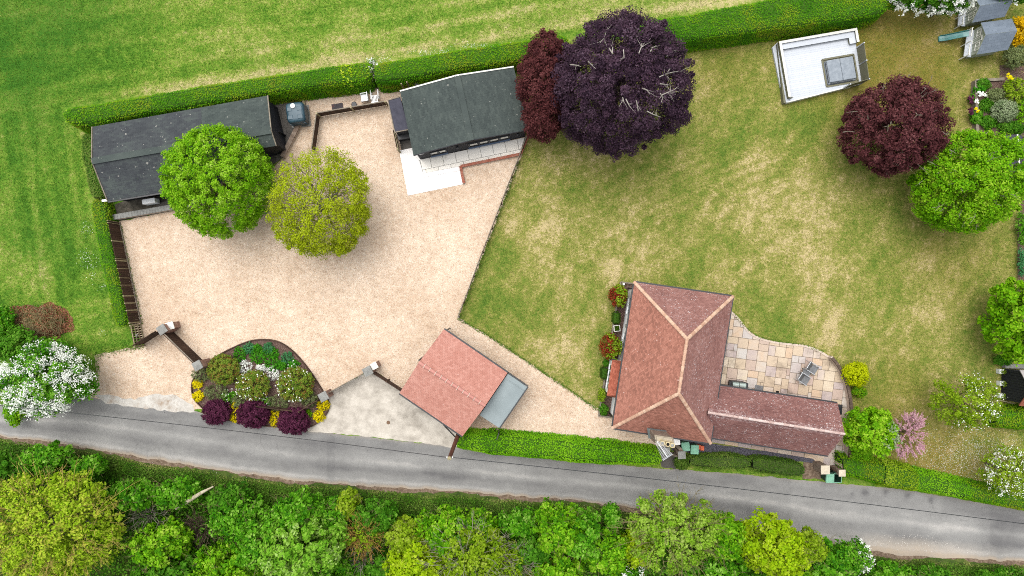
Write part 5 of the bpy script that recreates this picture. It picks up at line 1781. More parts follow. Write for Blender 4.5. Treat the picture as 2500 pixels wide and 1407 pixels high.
plant('bare_shrub', 884, 1362, 34, 4.0, L_WOODD, 'grey leafless bush on the bottom edge below the straw coloured shrub', 'shrub', n=300, size=.14, K=20, cr=.3, rp2=34, trunk=.06, tw=90, twm=m_twigg, twargs=dict(r=.02, length=(.6, 1.2), start=(.15, .85)), group=GW, limbs_n=8, bark=m_twigg)
plant('bare_shrub', 498, 1286, 52, 2.6, L_WOODD, 'brown leafless thicket below the pale fallen trunk', 'shrub', n=300, size=.12, K=20, cr=.3, rp2=34, trunk=.05, tw=200, twm=mat('purple_brown_twigs', [C(84, 66, 56), C(120, 98, 86)], 6, .9), twargs=dict(r=.016, length=(.5, 1.1), start=(.1, .9)), group=GW, limbs_n=8)
plant('bare_shrub', 368, 1256, 40, 3.0, L_WOODD, 'dead grey branching shrub left of the fallen trunk', 'shrub', n=200, size=.12, K=20, cr=.3, rp2=30, trunk=.06, tw=70, twm=m_twigg, twargs=dict(r=.022, length=(.6, 1.3), start=(.1, .9)), group=GW, limbs_n=10, bark=m_barkpale)
for x, y, r, r2, h, lab in ((1526, 1388, 44, 24, 4.6, 'white flowering bush on the bottom edge below the rounded green tree'), (2094, 1356, 24, 40, 3.0, 'narrow white flowering bush at the edge of the glossy dark bush')):
    root, c, R, rg, _ = plant('hawthorn_bush', x, y, r, h, L_WOOD, lab, 'bush', n=2400, size=.17, K=40, cr=.4, rp2=r2, lump=.3, trunk=.07, group=GW)
    blossom(root, rg, c, R, 700, L_WHITE, .09, 30, .4)
# pale fallen trunk leaning out of the bushes
log = empty('fallen_trunk', flat(G(476, 1214)), 'pale barkless trunk leaning out of the bushes towards the lane', 'fallen trunk')
a_, b_ = G(430, 1240, 2.4), G(521, 1188, 3.2)
MB().tube([a_, a_.lerp(b_, .3), a_.lerp(b_, .7) + Vector((0, .04, .03)), b_], [.15, .14, .11, .04], 9).build('trunk', mat('bleached_wood', [C(150, 138, 112), C(196, 186, 158), C(214, 206, 184)], 5, .9, .3, .02), log)
MB().tube([a_, Vector((a_.x - .5, a_.y + .2, 1.2)), Vector((a_.x - .7, a_.y + .5, 0))], [.13, .12, .14], 8).build('stump', m_bark, log)
# undergrowth and verge grass: nobody could count them
rg = np.random.default_rng(404)
n = 105000
x = rg.uniform(-40, 2540, n); y0 = interp(LANE_S, x) + 16 + 10 * fbm(x * .02, x * 0, 51)
f = rg.random(n) ** 1.1
y = y0 + f * (1600 - y0)
d_in = (y - y0)
ht = np.clip(.10 + (d_in - 25) / 40, .1, 2.4) * (.25 + 1.2 * fbm(x * .022, y * .022, 52) ** 1.5)
z = rg.random(n) ** .6 * ht
P = np.stack([(x - 1250) * S * (H - z) / H, (703.5 - y) * S * (H - z) / H, z + .02], 1)
N_ = unit(rg.normal(size=P.shape) * .6 + np.array([0, 0, .9]))
gr = d_in < 48
tt = np.clip(.3 * vnoise(x * .03, y * .03, 53) + .7 * rg.random(n), 0, 1)
o = link('undergrowth', leaf_mesh('undergrowth', P[~gr], N_[~gr], rg.uniform(.14, .27, (~gr).sum()), tt[~gr], L_UNDER, .6, rg))
tag(o, 'dark bramble undergrowth beneath the trees south of the lane', 'undergrowth', kind='stuff')
n2 = 65000
x = rg.uniform(-40, 2540, n2); y0 = interp(LANE_S, x) + 10 + 12 * fbm(x * .02, x * 0, 51)
f = rg.random(n2) ** .85
y = y0 + f * 62
z = rg.uniform(.02, .3, n2) * np.clip(f * 3, .25, 1)
P = np.stack([(x - 1250) * S * (H - z) / H, (703.5 - y) * S * (H - z) / H, z + .02], 1)
tt = np.clip(.55 * vnoise(x * .025, y * .05, 54) + .45 * rg.random(n2) - .05 + .3 * (f < .12), 0, 1)
o = link('verge_grass', leaf_mesh('verge_grass', P, unit(rg.normal(size=P.shape) * .7 + np.array([0, 0, .8])), rg.uniform(.09, .2, n2), tt, L_VERGE, .3, rg))
tag(o, 'long rough grass on the bank between the lane and the wood', 'grass', kind='stuff')

# ------------------------------------------------------------------ flower bed by the gates
def Z5(x, y):
    return 450 + x / 4.69, 780 + y / 4.69


bed = [Z5(*p) for p in ((85, 760), (110, 900), (170, 970), (250, 1040), (360, 1110), (600, 1175), (850, 1215), (1100, 1225), (1300, 1245), (1430, 1240), (1560, 1170), (1650, 1060), (1672, 960), (1610, 850),
                        (1480, 640), (1370, 490), (1250, 360), (1140, 280), (1040, 238), (900, 225), (770, 240), (640, 285), (430, 385), (290, 480), (200, 560), (120, 660))]
struct(sheet('flower_bed', GP(bed), .06, m_mulch, .03, .25, 14, thick=.06))
ed = empty('bed_edging', flat(G(640, 940)), 'dark timber edging curving round the flower bed', 'edging')
eb = smooth(bed, 2)
for i in range(0, len(eb), 4):
    seg = [eb[(i + k) % len(eb)] for k in range(5)]
    mb = MB()
    for k in range(4):
        mb.bar(G(*seg[k]), G(*seg[k + 1]), .07, 0, .17)
    mb.build('edging_board', m_wood, ed)
BED = [  # zoomed x, y, rx, ry, height, leaf, n, size, label, category
    (450, 575, 172, 165, 1.5, L_MOUND, 5200, .10, 'large clipped russet and green mound nearest the left gate pier', 'shrub'),
    (785, 755, 185, 165, 1.5, L_MOUND, 5600, .10, 'large russet mound in the middle of the bed with white flowers on its rim', 'shrub'),
    (1270, 745, 195, 185, 1.5, L_MOUND, 6000, .10, 'large green and russet mound on the right of the bed flecked with white', 'shrub'),
    (365, 1060, 150, 140, 1.5, L_MAROON, 5200, .11, 'leftmost of the three dark maroon shrubs along the lane', 'shrub'),
    (785, 1085, 180, 150, 1.5, L_MAROON, 5800, .11, 'middle of the three dark maroon shrubs along the lane', 'shrub'),
    (1245, 1165, 178, 150, 1.5, L_MAROON, 5800, .11, 'rightmost of the three dark maroon shrubs along the lane', 'shrub'),
    (150, 740, 50, 45, .45, L_GOLD, 700, .09, 'yellow flower clump at the far left of the bed, upper one', 'flowers'),
    (155, 880, 55, 52, .45, L_GOLD, 800, .09, 'yellow flower clump at the far left of the bed, lower one', 'flowers'),
    (568, 1065, 48, 95, .5, L_GOLD, 1000, .09, 'yellow flowers squeezed between the left and middle maroon shrubs', 'flowers'),
    (1035, 1125, 52, 88, .5, L_GOLD, 1000, .09, 'yellow flowers squeezed between the middle and right maroon shrubs', 'flowers'),
    (1590, 990, 60, 52, .45, L_GOLD, 800, .09, 'yellow flower clump at the right end of the bed beside the pier', 'flowers'),
    (1540, 1110, 58, 58, .45, L_GOLD, 800, .09, 'yellow flower clump at the right tip of the bed towards the lane', 'flowers'),
    (1415, 1080, 36, 42, .4, L_GREEN, 500, .09, 'small lime green tuft right of the rightmost maroon shrub', 'plant'),
    (735, 335, 54, 54, .5, L_BLUE, 900, .08, 'blue green ball plant at the upper left of the bed', 'plant'),
    (960, 330, 52, 52, .5, L_BLUE, 900, .08, 'blue green ball plant at the top of the bed', 'plant'),
    (1175, 440, 58, 56, .5, L_BLUE, 900, .08, 'blue green ball plant at the upper right of the bed', 'plant'),
    (640, 400, 62, 70, .5, L_BRIGHT, 900, .09, 'bright green tuft at the left of the bed beside the blue green ball', 'plant'),
    (828, 330, 50, 42, .4, L_BRIGHT, 600, .11, 'spiky bright green tuft between the two upper blue green balls', 'plant'),
    (840, 425, 74, 66, .5, L_BRIGHT, 1100, .09, 'broad bright green cushion in the upper middle of the bed', 'plant'),
    (1000, 388, 72, 50, .45, L_BRIGHT, 800, .12, 'grassy green clump below the top blue green ball', 'plant'),
    (1010, 505, 76, 66, .5, L_BRIGHT, 1100, .09, 'green cushion left of the right blue green ball', 'plant'),
    (1115, 525, 52, 50, .45, L_BRIGHT, 700, .09, 'small green cushion below the right blue green ball', 'plant'),
    (1252, 512, 54, 42, .45, L_BRIGHT, 700, .09, 'green cushion at the right edge above the white flecked mound', 'plant'),
    (700, 545, 66, 62, .5, L_WHITE, 700, .08, 'mass of white flowers above the middle russet mound', 'flowers'),
    (880, 560, 50, 40, .5, L_WHITE, 400, .08, 'small patch of white flowers touching the middle russet mound', 'flowers'),
    (1008, 615, 64, 66, .5, L_WHITE, 700, .08, 'mass of white flowers between the middle and right mounds', 'flowers'),
    (190, 632, 82, 66, .7, L_SAGE, 1400, .1, 'grey green grassy shrub beside the left gate pier', 'shrub'),
    (362, 838, 105, 82, .7, L_SAGE, 1800, .1, 'grey green grassy shrub above the left maroon shrub', 'shrub'),
    (642, 942, 76, 62, .7, L_SAGE, 1400, .1, 'grey green grassy shrub between the left and middle maroon shrubs', 'shrub'),
    (1072, 955, 95, 78, .7, L_SAGE, 1700, .1, 'grey green grassy shrub between the middle and right maroon shrubs', 'shrub'),
    (1425, 912, 80, 72, .7, L_SAGE, 1500, .1, 'grey green grassy shrub below the right russet mound', 'shrub'),
    (510, 882, 72, 66, .5, L_WOOD, 800, .1, 'leafy green plant with tiny white flowers above the left maroon shrub', 'plant'),
    (925, 945, 50, 44, .45, L_WOOD, 500, .1, 'leafy white flecked plant above the middle maroon shrub', 'plant'),
]
for x, y, rx, ry, h, m_, n, sz, lab, cat in BED:
    mound = m_ is L_MOUND
    big = h > 1
    px, py = Z5(x, y)
    k_ = 1.1 if big else 1.36
    rx, ry = rx * k_, ry * k_
    if big:
        n = int(n * 1.9); sz *= .8
    root, c, R, rg, cc_ = plant({'flowers': 'flower_clump', 'plant': 'tuft_plant'}.get(cat, 'round_shrub'), px, py, rx / 4.69, h, m_, lab, cat, n=n, size=sz, K=int(26 + n / 55), cr=.15 if big else .11, zc=h * .45, rp2=ry / 4.69,
                                lump=.06 if mound else .14, bottom=-.75, trunk=.05 if big else .012, group='plants of the flower bed', limbs_n=8 if big else 4, low=.08, asp=.35 if 'grassy' in lab or 'spiky' in lab else .62)
    if 'white' in lab and m_ is not L_WHITE:
        blossom(root, rg, c, R, 120 if big else 30, L_WHITE, .085, 60 if big else 14, .12, bottom=-.1, thick=.04, rfac=(.93, 1.0), where=(lambda d: d[0] < .1 or d[1] > .5 or d[1] < -.5) if big else None, name='flowers')
# low timber fence inside the bed
bf = empty('bed_fence', flat(G(*Z5(1300, 1000))), 'low brown timber rail fence inside the flower bed behind the right maroon shrub', 'fence')
for (a_, b_) in ((Z5(880, 968), Z5(1130, 1000)), (Z5(1130, 1000), Z5(1360, 1028)), (Z5(1360, 1028), Z5(1560, 905))):
    for z in (.35, .62, .9):
        mb = MB(); p, q_ = G(*a_), G(*b_)
        mb.bar(p, q_, .05, z, z + .2); mb.build('rail', m_wood, bf)
    MB().bar(G(*b_), G(*b_) + Vector((.1, 0, 0)), .1, 0, 1.2).build('post', m_wood, bf)

# ------------------------------------------------------------------ brown board fence west of the drive
bfence = empty('board_fence', flat(G(320, 690)), 'tall brown board fence along the west side of the gravel drive', 'fence')
p0, p1 = G(292, 543), G(344, 790)
HF = 1.45
nb = 48
d = (p1 - p0); L_ = d.length
for k in range(nb):
    a_, b_ = p0.lerp(p1, (k + .02) / nb), p0.lerp(p1, (k + .96) / nb)
    off = Vector((-.012 if k % 2 else .012, 0, 0))
    MB().bar(a_ + off, b_ + off, .022, .12, HF + rnd.uniform(-.012, .012)).build('board', m_wood, bfence)
for f in (0, .02, .19, .365, .38, .46, .55, .62, .72, .79, .86, .98):
    a_ = p0.lerp(p1, f)
    MB().bar(a_, a_ + d.normalized() * (.09 if rnd.random() < .4 else .035), .07, 0, HF + .03).build('lit_edge', m_woodpale, bfence)  # pale strips added in place of the light catching the board edges
MB().bar(p0 + Vector((.05, 0, 0)), p1 + Vector((.05, 0, 0)), .06, 0, .12).build('gravel_board', m_woodgrey, bfence)
# lattice gate at its lower end
lg = empty('lattice_gate', flat(G(347, 816)), 'pale slatted timber gate with small white sign at the foot of the board fence', 'gate')
p0, p1 = G(344, 791), G(354, 842)
for f in (0, 1):
    a_ = p0.lerp(p1, f); MB().bar(a_, a_ + Vector((.02, -.09, 0)), .09, 0, 1.42).build('post', m_woodpale, lg)
for z in (.08, .48, .9, 1.3):
    MB().bar(p0 + Vector((.03, 0, 0)), p1 + Vector((.03, 0, 0)), .05, z, z + .08).build('rail', m_woodpale, lg)
for k in range(9):
    a_, b_ = p0.lerp(p1, (k + .1) / 9), p0.lerp(p1, (k + .8) / 9)
    MB().bar(a_ - Vector((.03, 0, 0)), b_ - Vector((.03, 0, 0)), .02, .1, 1.36).build('slat', m_wood, lg)
s_ = p0.lerp(p1, .5)
mb = MB(); beam(mb, s_ + Vector((.07, .09, .95)), s_ + Vector((.07, -.09, .95)), .012, .2); mb.build('sign', m_whitep, lg)


# ------------------------------------------------------------------ gates and piers
def pier(px, py, h, w, label, capm=None, bm=None, rz=0.0, cap=True):
    """Brick gate pier with a stone cap; the photograph shows the cap at px, py."""
    c = G(px, py, h)
    r = empty('gate_pier', (c.x, c.y, 0), label, 'gate pier', None, rz)
    core = MB(); core.box((0, 0, (h - .1) / 2), (w - .02, w - .02, h - .1)); core.build('core', m_mortar, r, False)
    brk = MB()
    k = 0; z = .005
    while z < h - .16:
        for s in range(4):
            a = s * PI / 2
            n_ = max(1, int(w / .2))
            for j in range(n_):
                f = -w / 2 + (j + .5) * w / n_
                x, y = (f, -w / 2 + .01)
                brk.box((x * math.cos(a) - y * math.sin(a), x * math.sin(a) + y * math.cos(a), z + .032), (w / n_ - .012, .03 + rnd.uniform(0, .006), .062), a)
        z += .074; k += 1
    tag(brk.build('brick', bm or m_pierbrick, r, False), kind='stuff')
    if cap:
        mb = MB()
        q = w / 2 + .05
        mb.prism([(-q, -q), (q, -q), (q, q), (-q, q)], h - .1, h - .03)
        v = [(-q, -q, h - .03), (q, -q, h - .03), (q, q, h - .03), (-q, q, h - .03), (0, 0, h + .06)]
        mb.add(v, [(0, 1, 4), (1, 2, 4), (2, 3, 4), (3, 0, 4)])
        mb.build('cap', capm or m_conc, r, False)
    return r


def plank_gate(name, p, q_, h, m, label, n, cat='gate', z0=.06, rails=(.25, 1.1), th=.035, group=None, side=1):
    r = empty(name, flat(p), label, cat, group)
    p, q_ = flat(p), flat(q_)
    d = (q_ - p).normalized(); nn = Vector((-d.y, d.x, 0)) * .05 * side
    for k in range(n):
        MB().bar(p.lerp(q_, (k + .04) / n), p.lerp(q_, (k + .96) / n), th, z0, h + rnd.uniform(-.01, .01)).build('plank', m, r)
    for z in rails:
        MB().bar(p + nn, q_ + nn, .05, z, z + .12).build('rail', m, r)
    return r


PH = 1.75
pier(394, 805, 1.7, .5, 'grey capped brick pier where the left gate and its wing fence meet', rz=.6)
pier(414, 796, 1.1, .42, 'lower brick pier with white cap behind the left wing fence pier', m_cap, rz=.3)
pier(481, 893, 1.7, .5, 'grey capped brick pier between the brown plank gate and the flower bed', rz=.5)
pier(789, 969, 1.5, .5, 'grey capped pier at the right end of the flower bed', rz=.5)
pier(897, 907, 1.5, .5, 'grey capped pier beside the white capped pier at the concrete apron', rz=.5)
pier(913, 894, 1.3, .36, 'slim white capped pier behind the concrete apron', m_cap, rz=.5)
wg = plank_gate('wing_fence', G(352, 840), G(402, 808), 1.55, m_wood, 'dark brown board wing fence left of the plank gate', 12, 'fence')
ga, gb = G(424, 810), G(500, 884)
gm = ga.lerp(gb, .5)
g1 = plank_gate('driveway_gate', ga, gm.lerp(ga, .01), 1.5, m_wood, 'upper leaf of the brown plank driveway gate next to the white capped pier', 9, rails=(.25, .8, 1.35), side=-1)
g2 = plank_gate('driveway_gate', gm, gb, 1.5, m_wood, 'lower leaf of the brown plank driveway gate next to the flower bed', 9, rails=(.25, .8, 1.35), side=-1)
for g_, a_, b_ in ((g1, ga, gm), (g2, gm, gb)):
    d = (b_ - a_).normalized(); nn = Vector((d.y, -d.x, 0))
    MB().bar(a_ + nn * .04 * -1, b_ + nn * .04 * -1, .06, 1.5, 1.56).build('top_rail', m_woodgrey, g_)
# pale picket gate of the concrete entrance, in two leaves
ga, gb = G(800, 961), G(890, 911)
gm = ga.lerp(gb, .5)
for a_, b_, lab in ((ga, gm.lerp(ga, .01), 'left leaf of the pale picket gate beside the flower bed pier'), (gm, gb, 'right leaf of the pale picket gate beside the grey capped apron pier')):
    r = empty('picket_gate', flat(a_), lab, 'gate', 'pale picket gates of the concrete entrance')
    for k in range(9):
        p, q_ = a_.lerp(b_, (k + .2) / 9), a_.lerp(b_, (k + .75) / 9)
        MB().bar(p, q_, .03, .08, 1.0 + .12 * math.sin(PI * (k + .5) / 9)).build('picket', m_woodgrey, r)
    for z in (.25, .8):
        MB().bar(a_ + Vector((.02, .04, 0)), b_ + Vector((.02, .04, 0)), .04, z, z + .08).build('rail', m_woodgrey, r)
rfc = empty('rail_fence', flat(G(945, 925)), 'brown post and rail fence from the white capped pier to the red garage', 'fence')
a_, b_ = G(912, 903), G(985, 950)
for z in (.25, .6, .95):
    MB().bar(a_, b_, .06, z, z + .14).build('rail', m_wood, rfc)
for f in (0, .5, 1):
    p = a_.lerp(b_, f); MB().bar(p, p + Vector((.1, 0, 0)), .1, 0, 1.15).build('post', m_wood, rfc)
MB().tube([G(1060, 1010, .05), G(1085, 1040, .05), G(1112, 1068, .05)], .04, 6).build('drain_hose', m_dark)
tag(bpy.data.objects['drain_hose'], 'dark hose lying along the foot of the garage wall on the concrete', 'hose')
mb = MB(); mb.lathe(G(948, 1032, .017), [(.13, 0), (.13, .006)], 14); mb.build('drain_cover', mat('rusty_iron', [C(110, 84, 64), C(140, 112, 90)], 6, .9))
tag(bpy.data.objects['drain_cover'], 'small round rusty drain cover in the concrete apron', 'drain cover')

# ------------------------------------------------------------------ garden fence between lawn and drive
gf = empty('garden_fence', flat(G(1200, 560)), 'thin dark post and rail fence dividing the lawn from the gravel drive', 'fence')
fa = [(1289, 330), (1262, 400), (1235, 470), (1212, 530), (1190, 588), (1168, 645), (1146, 705), (1120, 774)]
for i in range(len(fa) - 1):
    p, q_ = G(*fa[i]), G(*fa[i + 1])
    for z in (.3, .62, .92):
        MB().bar(p, q_, .045, z, z + .09).build('rail', m_woodgrey if z > .9 else m_wood, gf)
    m1 = p.lerp(q_, .5)
    MB().bar(m1, m1 + Vector((.08, .02, 0)), .08, 0, 1.05).build('post', m_wood, gf)
for x, y in fa:
    p = G(x, y); MB().bar(p, p + Vector((.1, .03, 0)), .1, 0, 1.1).build('post', m_woodgrey, gf)
# the board fence round the yard corner
yf = empty('yard_fence', flat(G(785, 300)), 'low brown board fence with pale posts cornering above the sparse yellow tree', 'fence')
p0, p1, p2 = G(782, 285), G(946, 257), G(770, 372)
for a_, b_, n in ((p0, p1, 16), (p0, p2, 9)):
    for k in range(n):
        p, q_ = a_.lerp(b_, (k + .03) / n), a_.lerp(b_, (k + .97) / n)
        MB().bar(p, q_, .03, .08, .98).build('board', m_wood, yf)
    MB().bar(a_, b_, .07, .985, 1.02).build('top_rail', m_woodgrey, yf)
for p in (p0, p0.lerp(p1, .5), p1, p2):
    MB().bar(p, p + Vector((.07, -.07, 0)), .12, 0, 1.08).build('post', m_woodpale, yf)

# ------------------------------------------------------------------ yard by the oil tank
struct(sheet('yard', GP([(640, 250), (740, 236), (748, 300), (733, 304), (694, 384), (640, 420), (560, 440), (600, 330)]), .014, m_slate))
yo = GP([(645, 252), (738, 238), (746, 300), (731, 304), (692, 384), (640, 420), (590, 430), (620, 330)])
rects = []
for i in range(14):
    x = -.5 + i * .5
    for j in range(12):
        rects.append((x, -7 + j * .62 + (i % 2) * .31, x + .5, -7 + (j + 1) * .62 + (i % 2) * .31))
paving(yo, G(590, 238), -.14, rects, .015, .045, m_slate, bpy.data.objects['yard'], .01)
struct(sheet('lower_yard', GP([(280, 500), (300, 492), (440, 466), (440, 512), (290, 540)]), .018, mat('mossy_ground', [C(62, 58, 48), C(88, 84, 74), C(112, 104, 92)], 3, .95, .4, .02)))
MB().prism([p.xy for p in GP([(382, 497), (418, 490), (420, 503), (384, 509)])], .02, .1).build('paving_slab', m_slate)
tag(bpy.data.objects['paving_slab'], 'flat grey slab on the ground behind the retaining wall', 'slab')
brick_run('retaining_wall', GP([(282, 533), (437, 506), (560, 482)]), .36, 0, .5, 'grey coped retaining wall between the long shed and the gravel', 'wall', .2, m_conc)
brick_run('low_wall', GP([(734, 306), (694, 386)]), .3, 0, .45, 'low mossy grey wall sloping from the oil tank towards the trees', 'wall', .2, m_brickold)
ke = empty('tank_kerb', flat(G(748, 270)), 'pale concrete kerb round the oil tank base', 'kerb')
MB().bar(G(741, 240), G(752, 301), .16, 0, .2).build('kerb_stone', m_woodpale, ke)
MB().bar(G(731, 306), G(755, 301), .16, 0, .2).build('kerb_stone', m_woodpale, ke)
MB().bar(G(668, 250), G(694, 247), .14, 0, .25).build('kerb_stone', m_woodpale, ke)
MB().bar(G(770, 237), G(932, 216), .04, 0, .18).build('edging_strip', m_woodgrey)
tag(bpy.data.objects['edging_strip'], 'thin pale edging strip along the foot of the field hedge', 'edging')
# oil tank
tank = empty('oil_tank', flat(G(722, 277)), 'teal plastic oil tank with white filler cap', 'oil tank', None, .12)
c = G(720, 274, 1.3)
W_, D_ = 1.28, 1.42
mb = MB()
ring = []
for z, s in ((.1, .9), (.16, .97), (.5, 1.0), (1.0, 1.0), (1.15, .99), (1.26, .93), (1.32, .82), (1.345, .6)):
    pts = []
    for k in range(40):
        a = 2 * PI * k / 40
        ex = .36
        x = math.copysign(abs(math.cos(a)) ** ex, math.cos(a)) * W_ / 2 * s
        y = math.copysign(abs(math.sin(a)) ** ex, math.sin(a)) * D_ / 2 * s
        pts.append((x, y, z))
    ring.append(pts)
vs = [p for r in ring for p in r]
fs = []
for i in range(len(ring) - 1):
    for k in range(40):
        fs.append((i * 40 + k, i * 40 + (k + 1) % 40, (i + 1) * 40 + (k + 1) % 40, (i + 1) * 40 + k))
fs.append(tuple(range((len(ring) - 1) * 40, len(ring) * 40)))
fs.append(tuple(range(39, -1, -1)))
mb.add(vs, fs)
tank.location = (c.x, c.y, 0)
mb.build('body', m_tank, tank, False, True)
mb = MB()
for sx in (-1, 1):
    for y in (-.34, .22):
        mb.box((sx * .34, y, 1.33), (.36, .3, .07), 0)
tb = mb.build('ribs', m_tank, tank, False, bevel=.03)
mb = MB(); mb.lathe((-.08, .42, 1.34), [(.17, 0), (.18, .05), (.16, .09), (.02, .1)], 20); mb.build('filler_cap', m_whitep, tank, False, True)
mb = MB(); mb.box((0, -.7, .95), (1.1, .06, .05)); mb.box((0, -.7, .6), (1.1, .06, .05)); mb.build('band', m_tank, tank, False)
MB().box((0, 0, .06), (1.35, 1.5, .1)).build('base', m_conc, tank, False)
# white plastic chairs, burnt tray, dark lid
def plastic_chair(px, py, rz, label, tipped=False):
    p = G(px, py, 0)
    r = empty('garden_chair', p, label, 'chair', None, rz)
    if tipped:
        r.rotation_euler = (PI / 2, 0, rz); r.location.z = .28
    MB().box((0, 0, .43), (.5, .48, .04)).build('seat', m_whitep, r, False, bevel=.015)
    mb = MB(); 
    for k in range(5):
        mb.box((-.18 + k * .09, .27, .68), (.05, .03, .46))
    mb.box((0, .28, .9), (.5, .04, .07)); mb.build('backrest', m_whitep, r, False)
    for sx in (-1, 1):
        MB().box((sx * .27, .03, .64), (.05, .5, .04)).build('armrest', m_whitep, r, False)
        for sy in (-1, 1):
            MB().box((sx * .25, sy * .22, .32), (.045, .045, .64)).build('leg', m_whitep, r, False)
    return r


plastic_chair(893, 243, -1.4, 'white plastic garden chair standing on the gravel behind the board fence')
plastic_chair(916, 224, .1, 'white garden chair frame tipped over beside the lean-to', True)
tr = empty('fire_tray', flat(G(824, 262)), 'charred metal tray with rusty patch on the gravel', 'tray')
MB().box(G(824, 262, .04), (.78, .5, .06), .17).build('tray', m_rust, tr)
MB().lathe(G(865, 256, .01), [(.19, 0), (.2, .08), (.17, .11)], 18).build('dark_disc', m_dark)
tag(bpy.data.objects['dark_disc'], 'round dark lid on the gravel beside the board fence', 'lid')
tp = empty('timber_posts', flat(G(990, 205)), 'pair of pale upright posts between hedge and black outbuilding', 'posts')
for x, y in ((989, 222), (1002, 218)):
    MB().tube([G(x, y), G(x, y) + Vector((0, 0, 1.7))], .05, 7).build('post', m_woodpale, tp)
MB().lathe(G(1020, 210), [(.22, 0), (.24, .75), (.24, .8), (.05, .84)], 16).build('dark_bin', m_dark)
tag(bpy.data.objects['dark_bin'], 'dark round bin behind the black outbuilding', 'bin')
ac = empty('heat_pump', flat(G(362, 490)), 'white boxed unit against the south wall of the long shed', 'air unit')
c = G(362, 491, .9)
MB().box(c + Vector((0, 0, -.3)), (.9, .34, .6), .16).build('casing', m_whitep, ac, bevel=.03)
MB().box(c + Vector((.02, .02, -.63)), (.9, .4, .06), .16).build('bracket', m_conc, ac)
MB().lathe(G(1708, 118, .004), [(.14, 0), (.14, .02)], 14).build('sprinkler_cover', m_conc)
tag(bpy.data.objects['sprinkler_cover'], 'small round grey cover in the lawn right of the copper beech', 'cover')

# ------------------------------------------------------------------ patio behind the house
PAT = [(1784, 762), (1796, 772), (1806, 784), (1816, 798), (1830, 814), (1848, 824), (1870, 832), (1900, 838), (1930, 841), (1960, 844), (1985, 851), (2008, 862), (2022, 872), (2038, 892), (2050, 914), (2060, 940),
       (2066, 970), (2069, 1000), (2070, 1040), (2066, 1120), (2012, 1140), (1985, 1118), (1990, 1010), (1740, 975)]
pat = struct(sheet('patio', GP(PAT), .03, mat('patio_joint', [C(120, 104, 88), C(150, 134, 116)], 4, .95), thick=.03))
PP = GP(PAT)
rs_ = random.Random(5)
occ = set()
rects = []
U = .245
for j in range(0, 56):
    for i in range(0, 54):
        if (i, j) in occ:
            continue
        opts = [(2, 2), (2, 3), (3, 2), (2, 1), (1, 2), (3, 3), (2, 2), (1, 1)]
        rs_.shuffle(opts)
        opts.sort(key=lambda o_: rs_.random() * o_[0] * o_[1], reverse=True)
        for w, h in opts + [(1, 1)]:
            cells = [(i + a, j + b) for a in range(w) for b in range(h)]
            if not any(c_ in occ for c_ in cells):
                occ.update(cells)
                rects.append((i * U, -(j + h) * U, (i + w) * U, -j * U)); break
paving(PP, G(1745, 748), -.135, rects, .028, .055, m_stone, pat, .014, .006)
# pale kerb and dark curved wall
kb = empty('patio_kerb', flat(G(1900, 838)), 'pale curved kerb edging the patio against the lawn', 'kerb')
kp = smooth(PAT[:13], 2, False)
for i in range(0, len(kp) - 1, 2):
    seg = kp[i:i + 3]
    mb = MB()
    for k in range(len(seg) - 1):
        mb.bar(G(*seg[k]), G(*seg[k + 1]), .14, 0, .085)
    mb.build('kerb_stone', m_mortar, kb)
brick_run('curved_wall', GP(smooth([(2022, 870), (2040, 892), (2054, 918), (2064, 950), (2070, 985), (2071, 1030)], 2, False)), .2, 0, .55, 'dark curved brick wall round the east side of the patio', 'brick wall', .1, m_darkbrick)
brick_run('side_wall', GP([(2064, 1062), (2062, 1120)]), .2, 0, .8, 'brown brick wall from the annexe gable to the small lane gate', 'brick wall', .1, m_wood)
# recliners and table
def recliner(px, py, rz, label):
    r = empty('garden_recliner', G(px, py), label, 'chair', 'grey recliners on the patio', rz)
    mb = MB(); mb.add([(-.28, -.02, .38), (.28, -.02, .38), (.28, .42, .42), (-.28, .42, .42), (-.28, -.02, .35), (.28, -.02, .35), (.28, .42, .39), (-.28, .42, .39)],
                      [(0, 1, 2, 3), (7, 6, 5, 4), (0, 4, 5, 1), (1, 5, 6, 2), (2, 6, 7, 3), (3, 7, 4, 0)]); mb.build('seat', m_fabric, r, False)
    mb = MB(); mb.add([(-.28, -.06, .39), (.28, -.06, .39), (.28, -.52, .98), (-.28, -.52, .98), (-.28, -.09, .37), (.28, -.09, .37), (.28, -.55, .96), (-.28, -.55, .96)],
                      [(3, 2, 1, 0), (4, 5, 6, 7), (0, 1, 5, 4), (1, 2, 6, 5), (2, 3, 7, 6), (3, 0, 4, 7)]); mb.build('backrest', m_fabric, r, False)
    for s in (-1, 1):
        mb = MB(); beam(mb, (s * .31, -.3, .62), (s * .31, .38, .6), .05, .04); mb.build('armrest', m_alu, r, False)
        mb = MB(); mb.tube([(s * .31, .42, .03), (s * .31, .38, .6)], .018, 6); mb.tube([(s * .31, -.45, .03), (s * .31, -.05, .5)], .018, 6); mb.build('leg', m_alu, r, False)
    mb = MB(); mb.tube([(-.29, -.5, .97), (.29, -.5, .97)], .02, 6); mb.build('top_bar', m_alu, r, False)
    return r


